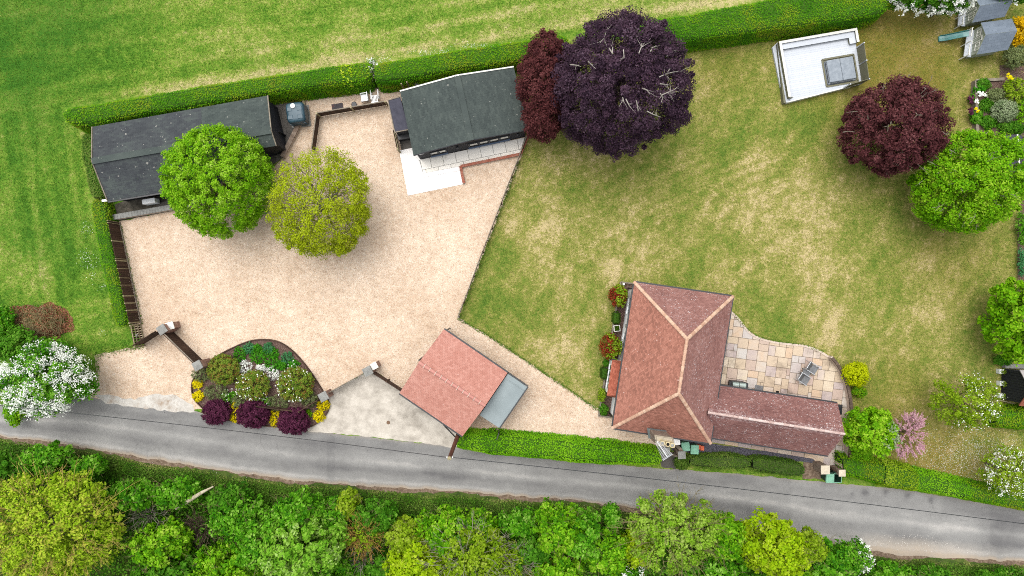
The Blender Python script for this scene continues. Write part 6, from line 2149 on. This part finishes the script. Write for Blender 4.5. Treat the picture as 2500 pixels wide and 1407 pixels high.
recliner(1975, 897, 1.0 - PI, 'grey mesh recliner nearer the curved wall, right of the little table')
recliner(1955, 923, 1.0 - PI, 'grey mesh recliner nearer the annexe, left of the little table')
tb = empty('side_table', G(1962, 909), 'small dark side table between the two grey recliners', 'table', None, -.5)
MB().box((0, 0, .42), (.55, .4, .03)).build('table_top', m_fabric, tb, False, bevel=.01)
for sx in (-1, 1):
    for sy in (-1, 1):
        MB().box((sx * .24, sy * .16, .2), (.03, .03, .4)).build('leg', m_dark, tb, False)
bq = empty('barbecue', G(1794, 937), 'black barbecue with two pale steel lids against the annexe wall', 'barbecue', None, -.1)
MB().box((0, 0, .45), (1.0, .5, .8)).build('cabinet', m_dark, bq, False, bevel=.03)
for s in (-1, 1):
    mb = MB()
    pr = [(.20 * math.cos(a), .86 + .17 * math.sin(a)) for a in np.linspace(0, PI, 8)]
    x0, x1 = (.02, .46) if s > 0 else (-.46, -.02)
    mb.add([(x0, y, z) for y, z in pr] + [(x1, y, z) for y, z in pr], [(i, i + 1, 9 + i, 8 + i) for i in range(7)] + [tuple(range(7, -1, -1)), tuple(range(8, 16))])
    mb.build('lid', m_steel, bq, False)
    MB().box((s * .58, 0, .8), (.16, .42, .04)).build('side_shelf', m_dark, bq, False)
mb = MB(); mb.tube([(-.4, -.27, .92), (.4, -.27, .92)], .015, 6); mb.build('handle', m_alu, bq, False)
MB().box(G(1853, 947, .065), (.58, .34, .02), -.13).build('door_mat', m_fabric)
tag(bpy.data.objects['door_mat'], 'dark grey doormat outside the annexe door', 'doormat')
MB().box(G(1898, 957, .062), (.22, .14, .012), -.13).build('drain_grate', m_hole)
tag(bpy.data.objects['drain_grate'], 'little dark drain grate in the patio by the annexe wall', 'drain')
MB().box(G(2050, 1000, .07), (.34, .7, .03), -.1).build('gate_grid', m_dark)
tag(bpy.data.objects['gate_grid'], 'black slatted grid on the ground at the annexe gable corner', 'grid')

# ------------------------------------------------------------------ front bed along the west wall
frb = GP([(1514, 689), (1545, 693), (1492, 1018), (1461, 1014)])
struct(sheet('front_bed', frb, .05, m_mulch, thick=.05))
fe = empty('front_edging', flat(G(1480, 900)), 'grey timber edging of the narrow bed along the white house wall', 'edging')
for a_, b_ in (((1515, 689), (1497, 790)), ((1497, 790), (1479, 905)), ((1479, 905), (1461, 1014)), ((1461, 1014), (1490, 1018)), ((1515, 689), (1545, 693))):
    MB().bar(G(*a_), G(*b_), .1, 0, .22).build('edging_board', m_woodgrey, fe)
for x, y, r, r2, h, lab in ((1508, 722, 23, 27, 1.9, 'red tipped standard bush at the top of the front wall'), (1489, 846, 27, 32, 2.0, 'bigger red tipped standard bush in the middle of the front wall')):
    root, c, R, rg, _ = plant('photinia_bush', x, y, r, h, L_RED, lab, 'bush', n=4200, size=.11, K=70, cr=.22, zc=h * .6, rp2=r2, lump=.08, bottom=-.9, trunk=.05)
    blossom(root, rg, c, R, 700, L_OLIVE, .1, 60, .2, name='green_shoots', bottom=.2, where=lambda d: d[0] > -.25, thick=.06)
for x, y, w, h, lab in ((1507, 776, .56, .8, 'clipped box cube below the upper red tipped bush'), (1478, 912, .56, .8, 'clipped box cube left of the small tiled bay roof')):
    hedge('box_cube', [(x - 9, y - 12), (x - 10, y + 12)], [(x + 9, y - 11), (x + 8, y + 13)], h, L_BOX, lab, 320, .07, cat='topiary', ends=False, taper=.0, lumpy=.02)
for x, y, r, r2, h, m_, lab in ((1470, 964, 12, 18, .9, L_OLIVE, 'olive rounded bush at the lower end of the bay'), (1474, 1000, 13, 16, .6, L_WOODD, 'dark leafy plants at the lower end of the front bed'), (1481, 886, 10, 10, .5, L_WOODD, 'leafy plant between the red tipped bush and the lower box cube')):
    plant('front_shrub', x, y, r, h, m_, lab, 'shrub', n=900, size=.09, K=30, cr=.16, rp2=r2, lump=.15, trunk=.03, limbs_n=4)
pt = empty('square_planter', G(1504, 801), 'small pale square planter with clipped box in the front bed', 'planter', None, .1)
mb = MB()
for sx, sy, a, b in ((0, -.2, .44, .04), (0, .2, .44, .04), (-.2, 0, .04, .36), (.2, 0, .04, .36)):
    mb.box((sx, sy, .25), (a, b, .45))
mb.build('box', m_cap, pt, False)
MB().box((0, 0, .25), (.34, .34, .3)).build('soil', m_mulch, pt, False)
rg = np.random.default_rng(8)
P = rg.uniform(-.15, .15, (300, 3)); P[:, 2] = .42 + rg.random(300) * .1
link('plant', leaf_mesh('plant', P, unit(rg.normal(size=P.shape) * .5 + np.array([0, 0, 1])), np.full(300, .07), rg.random(300), L_BOX, .6, rg), None, pt, False)
MB().lathe(G(1522, 694, .05), [(.06, 0), (.09, .14), (.08, .17)], 10).build('white_ornament', m_whitep)
tag(bpy.data.objects['white_ornament'], 'small white pot at the top corner of the front bed', 'pot')

# ------------------------------------------------------------------ lane side of the house: path, bins, small gates
sp_ = struct(sheet('side_path', GP([(1640, 1072), (1740, 1084), (1990, 1118), (2000, 1132), (1960, 1128), (1690, 1106), (1640, 1100)]), .018, m_slategravel, .03, .3, 21))
so_ = GP([(1738, 1066), (1996, 1104), (2024, 1112), (2060, 1120), (2050, 1148), (2006, 1140), (1984, 1120), (1738, 1080)])
rects = [(i * .95, -.62, (i + 1) * .95, .0) for i in range(8)]
paving(so_, G(1738, 1067), -.148, rects, .02, .05, m_stone, sp_, .012)
rects = [(7.6 + (i % 3) * .5, .1 - (i // 3 + 1) * .45, 7.6 + (i % 3 + 1) * .5, .1 - (i // 3) * .45) for i in range(12)]
paving(so_, G(1738, 1067), -.148, rects, .02, .052, m_stone, sp_, .012)


def wheelie(px, py, rz, label, open_=False):
    p = G(px, py, 1.0)
    r = empty('wheelie_bin', (p.x, p.y, 0), label, 'wheelie bin', 'green wheelie bins', rz)
    mb = MB()
    v = []
    for z, w, d in ((.06, .4, .44), (.98, .48, .56)):
        v += [(-w / 2, -d / 2, z), (w / 2, -d / 2, z), (w / 2, d / 2, z), (-w / 2, d / 2, z)]
    fs = [(3, 2, 1, 0), (0, 1, 5, 4), (1, 2, 6, 5), (2, 3, 7, 6), (3, 0, 4, 7)]
    if open_:
        mb.add(v, fs)
        vi = [(x * .92, y * .92, z if z > .5 else .12) for x, y, z in v]
        mb.add(vi, [tuple(reversed(f)) for f in fs[1:]] + [(0, 1, 2, 3)])
    else:
        mb.add(v, fs + [(4, 5, 6, 7)])
    mb.build('body', m_bin, r, False)
    mb = MB()
    for a, b, w, h in (((-.26, -.3), (.26, -.3), .04, .05), ((-.26, .3), (.26, .3), .04, .05), ((-.26, -.3), (-.26, .3), .04, .05), ((.26, -.3), (.26, .3), .04, .05)):
        beam(mb, (a[0], a[1], .99), (b[0], b[1], .99), w, h)
    mb.build('rim', m_binlid, r, False)
    if open_:
        mb = MB(); mb.box((0, .42, .62), (.58, .05, .68)); mb.build('lid', m_bin, r, False, bevel=.02)
    else:
        mb = MB(); mb.box((0, 0, 1.035), (.52, .62, .05)); l_ = mb.build('lid', m_binlid, r, False, bevel=.02)
        mb = MB(); mb.box((0, -.03, 1.068), (.28, .34, .03)); mb.build('lid_panel', m_binlid, l_, False, bevel=.006)
    mb = MB(); mb.tube([(-.25, .38, .95), (.25, .38, .95)], .02, 6); mb.build('handle', m_bin, r, False)
    for s in (-1, 1):
        mb = MB(); mb.tube([(s * .2, .3, .1), (s * .28, .3, .1)], .1, 12); mb.build('wheel', m_dark, r, False)
    return r


wheelie(1674, 1091, .14, 'green wheelie bin nearer the chimney, turned slightly to the lane')
wheelie(1696, 1098, -.03, 'green wheelie bin beside the two orange boxes')
wheelie(2026, 1168, -.05, 'closed green wheelie bin outside the small lane gate')
wheelie(2045, 1168, -.05, 'open green wheelie bin with dark inside at the small lane gate', True)
for x, y, lab in ((1706, 1092, 'orange caddy box touching the green wheelie bin'), (1715, 1095, 'orange caddy box standing clear at the right of its twin')):
    p = G(x, y, .4)
    r = empty('caddy_box', (p.x, p.y, 0), lab, 'box', 'orange caddy boxes', -.05)
    MB().prism([(-.11, -.14), (.11, -.14), (.11, .14), (-.11, .14)], 0, .36).build('body', m_orange, r, False)
    MB().box((0, 0, .385), (.25, .31, .05)).build('lid', m_orange, r, False, bevel=.015)
    MB().box((0, -.02, .415), (.12, .05, .02)).build('handle', m_orange, r, False)
p = G(1653, 1076, 1.3)
wb = empty('white_cabinet', (p.x, p.y, 0), 'bright white topped cabinet beside the chimney stack', 'cabinet', None, .1)
MB().box((0, 0, .62), (.34, .54, 1.24)).build('body', m_whitep, wb, False)
MB().box((0, 0, 1.27), (.4, .62, .05)).build('top', m_white, wb, False, bevel=.01)
pier(1665, 1112, 1.5, .42, 'stone capped brown pier between the chimney and the dull lane hedge', m_conc, m_brickold, .05)
pier(1628, 1102, 1.3, .36, 'grey capped pier half hidden under the television aerial', m_conc, m_brickold, .05)
brick_run('gate_wall', [G(1650, 1086), G(1660, 1104)], .22, 0, 1.2, 'short brown brick wall running back from the stone capped pier', 'brick wall', .1, m_brickold)
plank_gate('garden_gate', G(1631, 1103), G(1650, 1107), 1.15, m_woodgrey, 'small grey plank gate between the two piers below the chimney', 5, rails=(.2, .9))
struct(sheet('gate_threshold', GP([(1612, 1108), (1650, 1112), (1650, 1146), (1614, 1140)]), .019, m_slate, .03, .3, 31))
pier(2016, 1148, 1.5, .5, 'cream capped pier left of the closed bin at the lane', m_cream, m_brickold, .02)
pier(2057, 1156, 1.5, .36, 'narrow cream capped pier beside the open bin', m_cream, m_brickold, .02)
brick_run('gate_wall', [G(1994, 1128), G(2006, 1138)], .22, 0, 1.1, 'short pale brick wall behind the left cream capped pier', 'brick wall', .1, m_brickold)
brick_run('gate_wall', [G(2036, 1126), G(2050, 1142)], .22, 0, 1.1, 'short brown brick wall behind the narrow cream capped pier', 'brick wall', .1, m_brickold)
plank_gate('garden_gate', G(2018, 1140), G(2046, 1146), 1.1, m_wood, 'small brown plank gate behind the two bins at the lane', 5, rails=(.2, .9))
plant('round_bush', 1665, 1128, 20, 1.2, L_HEDGED, 'rough olive bush under the stone capped pier beside the lane', 'bush', n=2000, size=.1, K=40, cr=.2, rp2=20, lump=.2, trunk=.03)
struct(sheet('bare_soil', GP([(1962, 1128), (2004, 1136), (2004, 1170), (1958, 1168)]), .0185, m_soil, .05, .25, 32))

# ------------------------------------------------------------------ utility pole and overhead line
top = G(1097, 1120, 8.0)
pole = empty('utility_pole', (top.x, top.y, 0), 'tall brown utility pole with pale top beside the red garage', 'utility pole')
MB().tube([(top.x, top.y, 0), (top.x, top.y, 4), (top.x, top.y, 7.9)], [.15, .135, .115], 12).build('shaft', m_pole, pole)
MB().lathe((top.x, top.y, 7.9), [(.12, 0), (.12, .06), (.02, .1)], 12).build('cap', m_woodpale, pole)
mb = MB(); mb.lathe((top.x + .16, top.y, 7.6), [(.03, 0), (.06, .05), (.05, .12), (.02, .16)], 8); mb.lathe((top.x - .16, top.y, 7.6), [(.03, 0), (.06, .05), (.05, .12), (.02, .16)], 8)
mb.build('insulator', m_whitep, pole)
mb = MB(); beam(mb, (top.x - .2, top.y, 7.55), (top.x + .2, top.y, 7.55), .07, .07); mb.build('crossarm', m_pole, pole)
for tgt, far_, lab in ((G(159, 1008, 7.4), 1.35, 'overhead cable running left from the pole above the lane'), (G(2320, 1257, 7.4), 1.3, 'overhead cable running right from the pole above the lane')):
    s = Vector((top.x + (.16 if tgt.x > top.x else -.16), top.y, 7.72))
    e = s + (flat(tgt) - flat(s)) * far_; e.z = 7.7
    pts = []
    for k in range(25):
        f = k / 24
        p = s.lerp(e, f); p.z -= 1.1 * 4 * f * (1 - f) * .5
        pts.append(p)
    o = MB().tube(pts, .022, 5).build('overhead_cable', m_dark)
    tag(o, lab, 'cable')

# ------------------------------------------------------------------ hot tub deck
dk = empty('hot_tub_deck', flat(G(2000, 160)), 'raised pale deck with olive sides, benches and privacy screens', 'deck')
ZD = .45
oA, oB, oC, oD = G(1893, 110), G(2090, 74), G(2104, 198), G(1914, 252)     # NW NE SE SW at the ground
oA = Vector(G(1903, 102, .85)); oB = Vector(G(2092, 69, .85)); oC = Vector(G(2104, 205, ZD)); oD = Vector(G(1914, 252, ZD))
PL = [flat(p) for p in (oA, oB, oC, oD)]
MB().prism([p.xy for p in PL], 0, ZD - .03).build('base', m_olive, dk)
ux = (PL[1] - PL[0]).normalized(); uy = Vector((-ux.y, ux.x, 0))
LX = (PL[1] - PL[0]).length; LY = (PL[3] - PL[0]).length
O2 = [(p.x, p.y) for p in PL]
a_ = math.atan2(ux.y, ux.x)
nb = int(LY / .145) + 3
hole = GP([(2004, 145), (2084, 130), (2098, 200), (2017, 216)], 0)
hk = [(p.x, p.y) for p in GP([(2005, 144), (2083, 131), (2096, 199), (2016, 216)], ZD)]
kx = [((p[0] - PL[0].x) * ux.x + (p[1] - PL[0].y) * ux.y, (p[0] - PL[0].x) * uy.x + (p[1] - PL[0].y) * uy.y) for p in hk]
hx0, hx1 = min(k[0] for k in kx) + .08, max(k[0] for k in kx) - .05
hy0, hy1 = min(k[1] for k in kx) + .1, max(k[1] for k in kx) - .1
for j in range(nb):
    y1 = -j * .145; y0 = y1 - .141
    spans = [(-.1, LX + .3)]
    if y1 > hy0 and y0 < hy1:
        spans = [(-.1, hx0), (hx1, LX + .3)]
    for x0, x1 in spans:
        R = [(PL[0] + ux * x + uy * y) for x, y in ((x0, y0), (x1, y0), (x1, y1), (x0, y1))]
        P = clip(O2, [(p.x, p.y) for p in R])
        if len(P) > 2 and area(P) > .01:
            MB().prism(P, ZD - .03, ZD).build('deck_board', m_deck, dk)


def DK(x, y, z=0):
    return PL[0] + ux * x + uy * y + Vector((0, 0, z))


for (p, q_, w, z0, z1, m_, nm) in ((DK(0, -.06), DK(LX, -.06), .12, ZD, .8, m_olive, 'parapet'), (DK(.06, 0), DK(.06, -LY + .25), .12, 0, .8, m_olive, 'parapet'), (DK(LX - .06, 0), DK(LX - .06, -.95), .12, ZD, .8, m_olive, 'parapet')):
    MB().bar(p, q_, w, z0, z1).build(nm, m_, dk)
for p, q_ in ((DK(-.02, -.06), DK(LX + .02, -.06)), (DK(.06, -.14), DK(.06, -LY + .3)), (DK(LX - .06, -.14), DK(LX - .06, -.95))):
    MB().bar(p, q_, .17, .802, .85).build('cap_rail', m_cap, dk)
MB().prism([DK(x, y).xy for x, y in ((.14, -.13), (LX - .14, -.13), (LX - .14, -.48), (.14, -.48))], ZD, .66).build('bench', m_olive, dk)
MB().prism([DK(x, y).xy for x, y in ((.13, -.13), (LX - .13, -.13), (LX - .13, -.52), (.13, -.52))], .662, .69).build('bench_top', m_deck, dk)
MB().prism([DK(x, y).xy for x, y in ((LX - .55, -.53), (LX - .14, -.53), (LX - .14, -.93), (LX - .55, -.93))], ZD, .66).build('bench', m_olive, dk)
MB().prism([DK(x, y).xy for x, y in ((LX - .58, -.525), (LX - .13, -.525), (LX - .13, -.96), (LX - .58, -.96))], .662, .692).build('bench_top', m_deck, dk)
MB().bar(DK(.0, -LY + .03), PL[2] + uy * .03 - ux * .05, .06, .02, ZD + .012).build('fascia', m_cap, dk)
# step of bluish boards on the west side
MB().prism([p.xy for p in GP([(1883, 118), (1896, 106), (1915, 245), (1910, 248)])], 0, .2).build('side_step', m_deck, dk)
# screens: posts and panels on the east side and part of the south side
e0 = PL[1].lerp(PL[2], .33); e1 = PL[1].lerp(PL[2], .65); e2 = PL[1].lerp(PL[2], .99)
s0 = PL[2].lerp(PL[3], .24)
for p in (e0, e1, e2, s0):
    MB().bar(p - ux * .04, p + ux * .04, .08, .3, 1.5).build('screen_post', m_alu, dk)
for p, q_ in ((e0, e1), (e1, e2), (e2, s0)):
    d = (q_ - p).normalized()
    for k in range(6):
        z = ZD + .02 + k * .165
        MB().bar(p + d * .05, q_ - d * .05, .03, z, z + .16).build('screen_slat', m_olive, dk)
hp = DK(.12, -LY + .2)
MB().bar(hp, hp + ux * .08, .08, ZD, 1.1).build('screen_post', m_alu, dk)
# hot tub
ht_c = sum((Vector(k) for k in hk), Vector((0, 0))) / 4
rim_z = .55
ht = empty('hot_tub', (ht_c.x, ht_c.y, 0), 'hot tub under a grey folding cover set into the deck', 'hot tub', None, a_)
w_, d_ = hx1 - hx0 + .02, hy1 - hy0 + .02
cx_, cy_ = (hx0 + hx1) / 2, (hy0 + hy1) / 2
hc = DK(cx_, cy_)
ht.location = (hc.x, hc.y, 0)
mb = MB()
for p, q_ in (((-w_ / 2, -d_ / 2), (w_ / 2, -d_ / 2)), ((w_ / 2, -d_ / 2), (w_ / 2, d_ / 2)), ((w_ / 2, d_ / 2), (-w_ / 2, d_ / 2)), ((-w_ / 2, d_ / 2), (-w_ / 2, -d_ / 2))):
    mb.bar(p, q_, .1, ZD - .02, ZD + .06)
mb.build('frame', m_olive, ht, False)
MB().box((-.02, -.03, .38), (w_ - .2, d_ - .22, .4)).build('shell', m_cover, ht, False, bevel=.12)
for s in (-1, 1):
    MB().box((-.0 + s * (w_ - .36) / 4, .02, .66), ((w_ - .36) / 2 - .012, d_ - .36, .12)).build('cover_half', m_cover, ht, False, bevel=.05)
mb = MB()
beam(mb, (-w_ / 2 + .12, -d_ / 2 + .2, .6), (-w_ / 2 + .12, d_ / 2 - .2, .6), .03, .05)
beam(mb, (-w_ / 2 + .2, -d_ / 2 + .13, .6), (w_ / 2 - .4, -d_ / 2 + .13, .6), .03, .05)
mb.build('cover_strap', m_dark, ht, False)

# ------------------------------------------------------------------ play houses and slide
def playhouse(label, base, ze, zr, rs_, zplat):
    """base: front-left ... plan corners NW, NE, SE, SW."""
    r = empty('play_house', flat((base[0] + base[2]) / 2), label, 'play house')
    NW_, NE_, SE_, SW_ = base
    A1, A2, B1, B2 = [Vector((p.x, p.y, ze)) for p in (NW_, NE_, SW_, SE_)]
    u = (NE_ - NW_).normalized(); v = (SW_ - NW_).normalized()
    R1 = flat((NW_ + SW_) / 2) + Vector((0, 0, zr)); R2 = flat((NE_ + SE_) / 2) + Vector((0, 0, zr))
    mb = MB(); gable_walls(mb, A1, A2, R1, R2, B1, B2, .0, .0, .05); mb.build('wall', m_sage, r)
    o = .16
    A1 = A1 - u * o - v * o; A2 = A2 + u * o - v * o; B1 = B1 - u * o + v * o; B2 = B2 + u * o + v * o; R1 = R1 - u * o; R2 = R2 + u * o
    dz = Vector((0, 0, -.08)); A1 += dz; A2 += dz; B1 += dz; B2 += dz
    mb = MB(); slab_of(mb, [A1, A2, R2, R1], .05); slab_of(mb, [B2, B1, R1, R2], .05); rf_ = mb.build('roof', m_sage, r)
    mb = MB(); tiles(mb, A2, A1, R1, R2, .3, .2, .006); tiles(mb, B1, B2, R2, R1, .3, .2, .006)
    tag(mb.build('shingle', m_slatepitch, rf_), kind='stuff')
    # boards on the gable and windows
    for k in range(8):
        f0, f1 = (k + .04) / 8, (k + .96) / 8
        p, q_ = flat(NW_).lerp(flat(SW_), f0) - u * .012, flat(NW_).lerp(flat(SW_), f1) - u * .012
        MB().bar(p, q_, .02, .05, ze - .1).build('board', m_sage, r)
    for f0, f1 in ((.12, .36), (.62, .9)):
        wall_panel(NW_, SW_, f0, f1, zplat + .35, ze - .1, .03, 'window', m_cap, r, m_hole, .04, 2)
    wall_panel(SW_, SE_, .3, .75, zplat + .35, ze - .08, .02, 'window', m_cap, r, m_hole, .04, 3)
    wall_panel(NW_, SW_, .40, .58, zplat, ze + .05, .03, 'door', m_cap, r, m_hole, .04, 1)
    # veranda in front
    MB().bar(NW_ - u * .26, SW_ - u * .26, .5, zplat - .06, zplat).build('veranda', m_deck, r)
    mb = MB(); 
    for p in (NW_, SW_, NW_.lerp(SW_, .5)):
        mb.bar(flat(p) - u * .5, flat(p) - u * .44, .06, 0, zplat + .5)
    mb.build('veranda_post', m_cap, r)
    MB().bar(flat(NW_) - u * .48, flat(NW_.lerp(SW_, .32)) - u * .48, .05, zplat + .42, zplat + .48).build('handrail', m_cap, r)
    MB().bar(flat(NW_.lerp(SW_, .62)) - u * .48, flat(SW_) - u * .48, .05, zplat + .42, zplat + .48).build('handrail', m_cap, r)
    return r


playhouse('front play house with grey shingle roof and the green slide', [G(2366, 80), G(2428, 72), G(2420, 134), G(2357, 144)], 1.5, 2.1, None, .6)
playhouse('rear play house with grey shingle roof half hidden by blossom', [G(2350, 20), G(2416, 8), G(2412, 56), G(2346, 68)], 1.5, 2.1, None, .45)
sl = empty('slide', flat(G(2330, 86)), 'teal plastic slide running down from the front play house', 'slide')
a_, b_ = G(2366, 82, .95), G(2294, 95, .12)
path = [a_, a_.lerp(b_, .2) + Vector((0, 0, .03)), a_.lerp(b_, .5) - Vector((0, 0, .02)), a_.lerp(b_, .8) - Vector((0, 0, .08)), b_]
d = flat(b_ - a_).normalized(); sd = Vector((-d.y, d.x, 0))
vs = []; fs = []
prof = ((-.22, .12), (-.2, .13), (-.16, .0), (0, -.02), (.16, .0), (.2, .13), (.22, .12), (.18, -.05), (-.18, -.05))
for p in path:
    vs += [p + sd * x + Vector((0, 0, z)) for x, z in prof]
m9 = len(prof)
for i in range(len(path) - 1):
    for k in range(m9):
        fs.append((i * m9 + k, i * m9 + (k + 1) % m9, (i + 1) * m9 + (k + 1) % m9, (i + 1) * m9 + k))
fs += [tuple(range(m9)), tuple(reversed([(len(path) - 1) * m9 + k for k in range(m9)]))]
MB().add(vs, fs).build('chute', m_slide, sl)
mb = MB(); mb.box(b_ + Vector((0, 0, -.06)), (.1, .36, .1), math.atan2(d.y, d.x)); mb.build('foot', m_slide, sl)

# raised bed
rb = empty('raised_bed', flat(G(2400, 255)), 'raised timber sleeper bed full of mixed plants at the right', 'raised bed')
for a_, b_ in (((2372, 202), (2440, 198)), ((2372, 202), (2376, 332))):
    for z in (0, .15, .3):
        MB().bar(G(*a_), G(*b_), .12, z + .002, z + .148).build('sleeper', m_woodgrey, rb)
    MB().bar(G(*a_), G(*b_), .2, .452, .49).build('coping', m_woodgrey, rb)
MB().prism([p.xy for p in GP([(2376, 206), (2440, 202), (2520, 200), (2520, 340), (2380, 332)])], 0, .36).build('soil', m_mulch, rb)
struct(sheet('right_border', GP([(2440, 160), (2620, 150), (2620, 890), (2492, 890), (2484, 700), (2484, 560), (2496, 440), (2440, 420)]), .012, m_mulch))
# small grey shed and the black shed at the right edge
gs = empty('grey_shed', flat(G(2478, 366)), 'small grey roofed shed behind the lime green tree at the right edge', 'shed')
q4 = [G(2455, 330, 1.9), G(2496, 332, 1.9), G(2500, 420, 1.9), G(2462, 420, 1.9)]
A1, A2, B1, B2 = q4[0], q4[3], q4[1], q4[2]
R1, R2 = (A1 + B1) / 2 + Vector((0, 0, .3)), (A2 + B2) / 2 + Vector((0, 0, .3))
mb = MB(); gable_walls(mb, A1, A2, R1, R2, B1, B2, .1, .08); mb.build('wall', m_woodgrey, gs)
mb = MB(); slab_of(mb, [A1, A2, R2, R1], .05); slab_of(mb, [B2, B1, R1, R2], .05); rf_ = mb.build('roof', m_feltflat, gs)
mb = MB(); beam(mb, R1 + Vector((0, 0, .02)), R2 + Vector((0, 0, .02)), .1, .03); mb.build('ridge_cap', m_cap, rf_)
bs_ = empty('black_shed', flat(G(2490, 940)), 'black boarded shed with faded red roof at the right edge', 'shed')
w4 = [G(2446, 900), G(2560, 908), G(2560, 984), G(2444, 974)]
A1, A2, B1, B2 = [Vector((p.x, p.y, 2.0)) for p in (w4[0], w4[1], w4[3], w4[2])]
R1, R2 = (A1 + B1) / 2 + Vector((0, 0, .9)), (A2 + B2) / 2 + Vector((0, 0, .9))
mb = MB(); gable_walls(mb, A1, A2, R1, R2, B1, B2, 0, 0, .04); mb.build('wall', m_black, bs_)
for k in range(12):
    p, q_ = flat(w4[0]).lerp(flat(w4[3]), (k + .05) / 12), flat(w4[0]).lerp(flat(w4[3]), (k + .95) / 12)
    fz = 1 - abs((k + .5) / 12 - .5) * 2
    MB().bar(p - Vector((.02, 0, 0)), q_ - Vector((.02, 0, 0)), .03, .03, 1.9 + .8 * fz).build('board', m_black, bs_)
u = Vector((.15, 0, 0))
mb = MB(); slab_of(mb, [B2 + Vector((0, -.15, -.1)), B1 - u + Vector((0, -.15, -.1)), R1 - u, R2], .05); rf_ = mb.build('roof', m_terra, bs_)
mb = MB(); tiles(mb, B1 - u + Vector((0, -.15, -.1)), B2 + Vector((0, -.15, -.1)), R2, R1 - u, .25, .18, .014); tag(mb.build('roof_tile', m_terra, rf_), kind='stuff')
mb = MB(); slab_of(mb, [A1 - u + Vector((0, .15, -.1)), A2 + Vector((0, .15, -.1)), R2, R1 - u], .05); mb.build('roof', m_sheetpale, bs_)
mb = MB(); beam(mb, G(2440, 977, .5), G(2476, 986, .5), .05, .05); mb.build('handrail', m_woodgrey, bs_)
mb = MB(); mb.prism([p.xy for p in GP([(2446, 888), (2560, 890), (2560, 900), (2446, 898)])], 0, .35); mb.build('stone_kerb', m_conc, bs_)
for x, y, lab in ((2437, 906, 'white square planter nearest the leafy tree, by the black shed'), (2438, 935, 'white square planter in the middle of the three by the black shed'), (2438, 965, 'white square planter nearest the clipped hedge, by the black shed')):
    r = empty('planter', G(x, y), lab, 'planter', 'white planters by the black shed')
    mb = MB(); mb.prism([(-.16, -.16), (.16, -.16), (.16, .16), (-.16, .16)], 0, .36); mb.build('pot', m_whitep, r, False)
    P = np.random.default_rng(int(y)).normal(size=(160, 3)) * np.array([.09, .09, .08]) + np.array([.08, 0, .42])
    rg = np.random.default_rng(int(y) + 1)
    link('plant', leaf_mesh('plant', P, unit(rg.normal(size=P.shape) + np.array([0, 0, 1])), np.full(160, .08), rg.random(160), L_OLIVE, .5, rg), None, r, False)

# fallen white petals on the lawn under the blossom trees
rg = np.random.default_rng(61)
n = 2600
pxs = np.concatenate([rg.normal(2400, 60, n // 2), rg.normal(2330, 60, n // 2)]); pys = np.concatenate([rg.normal(1100, 36, n // 2), rg.normal(1130, 40, n // 2)])
k = pys < interp([(2062, 1120), (2200, 1140), (2330, 1172), (2500, 1212), (2700, 1260)], pxs) - 6
P = np.array([tuple(G(a, b, .05)) for a, b in zip(pxs[k], pys[k])])
o = link('petals', leaf_mesh('petals', P, unit(rg.normal(size=P.shape) * .2 + np.array([0, 0, 1])), rg.uniform(.02, .045, len(P)), rg.random(len(P)), L_WHITE, .9, rg))
tag(o, 'fallen white petals scattered on the grass below the blossom trees', 'petals', kind='stuff')
# cow parsley on the rough grass outside the yard hedge
rg = np.random.default_rng(62)
P = []
for x, y, s, n in ((212, 560, 9, 34), (210, 630, 12, 44), (225, 680, 8, 16), (254, 700, 6, 14), (250, 812, 5, 10), (215, 640, 18, 30), (980, 150, 60, 0), (1060, 128, 40, 120), (1180, 112, 50, 110), (930, 158, 14, 90)):
    for _ in range(n):
        p = G(x + rg.normal() * s, y + rg.normal() * (s if s < 20 else 4) - (0 if s < 20 else 0), rg.uniform(.3, .6)); P.append(tuple(p))
P = np.array(P)
o = link('cow_parsley', leaf_mesh('cow_parsley', P, unit(rg.normal(size=P.shape) * .3 + np.array([0, 0, 1])), rg.uniform(.025, .055, len(P)), rg.random(len(P)), L_WHITE, .9, rg))
tag(o, 'white cow parsley flowers in the rough grass along the hedges', 'wildflowers', kind='stuff')

# tufts of longer grass creeping over the gravel edge
rg = np.random.default_rng(63)
P = []
for line, n, w in (([(1120, 779), (1180, 812), (1290, 885), (1380, 945), (1460, 1002)], 1500, 2.2), ([(1268, 392), (1196, 582), (1120, 776)], 1200, 2.6), ([(352, 846), (300, 852), (234, 868), (236, 905), (206, 960)], 1100, 5.0),
                   ([(1790, 764), (1816, 796), (1850, 822), (1900, 835), (1960, 841), (2010, 860)], 500, 1.4), ([(294, 545), (348, 790)], 250, 1.5)):
    L_ = [math.dist(line[i], line[i + 1]) for i in range(len(line) - 1)]
    for _ in range(n):
        i = rg.choice(len(L_), p=np.array(L_) / sum(L_)); f = rg.random()
        x = line[i][0] * (1 - f) + line[i + 1][0] * f; y = line[i][1] * (1 - f) + line[i + 1][1] * f
        k = (.3 + 1.4 * float(fbm(x * .06, y * .06, 81)))
        P.append(tuple(G(x + rg.normal() * w * k, y + rg.normal() * w * k, rg.uniform(.03, .12))))
P = np.array(P)
o = link('edge_tufts', leaf_mesh('edge_tufts', P, unit(rg.normal(size=P.shape) * .7 + np.array([0, 0, .8])), rg.uniform(.06, .16, len(P)), rg.random(len(P)), L_VERGE, .28, rg))
tag(o, 'straggling grass tufts along the edges of the gravel drive', 'grass', kind='stuff')
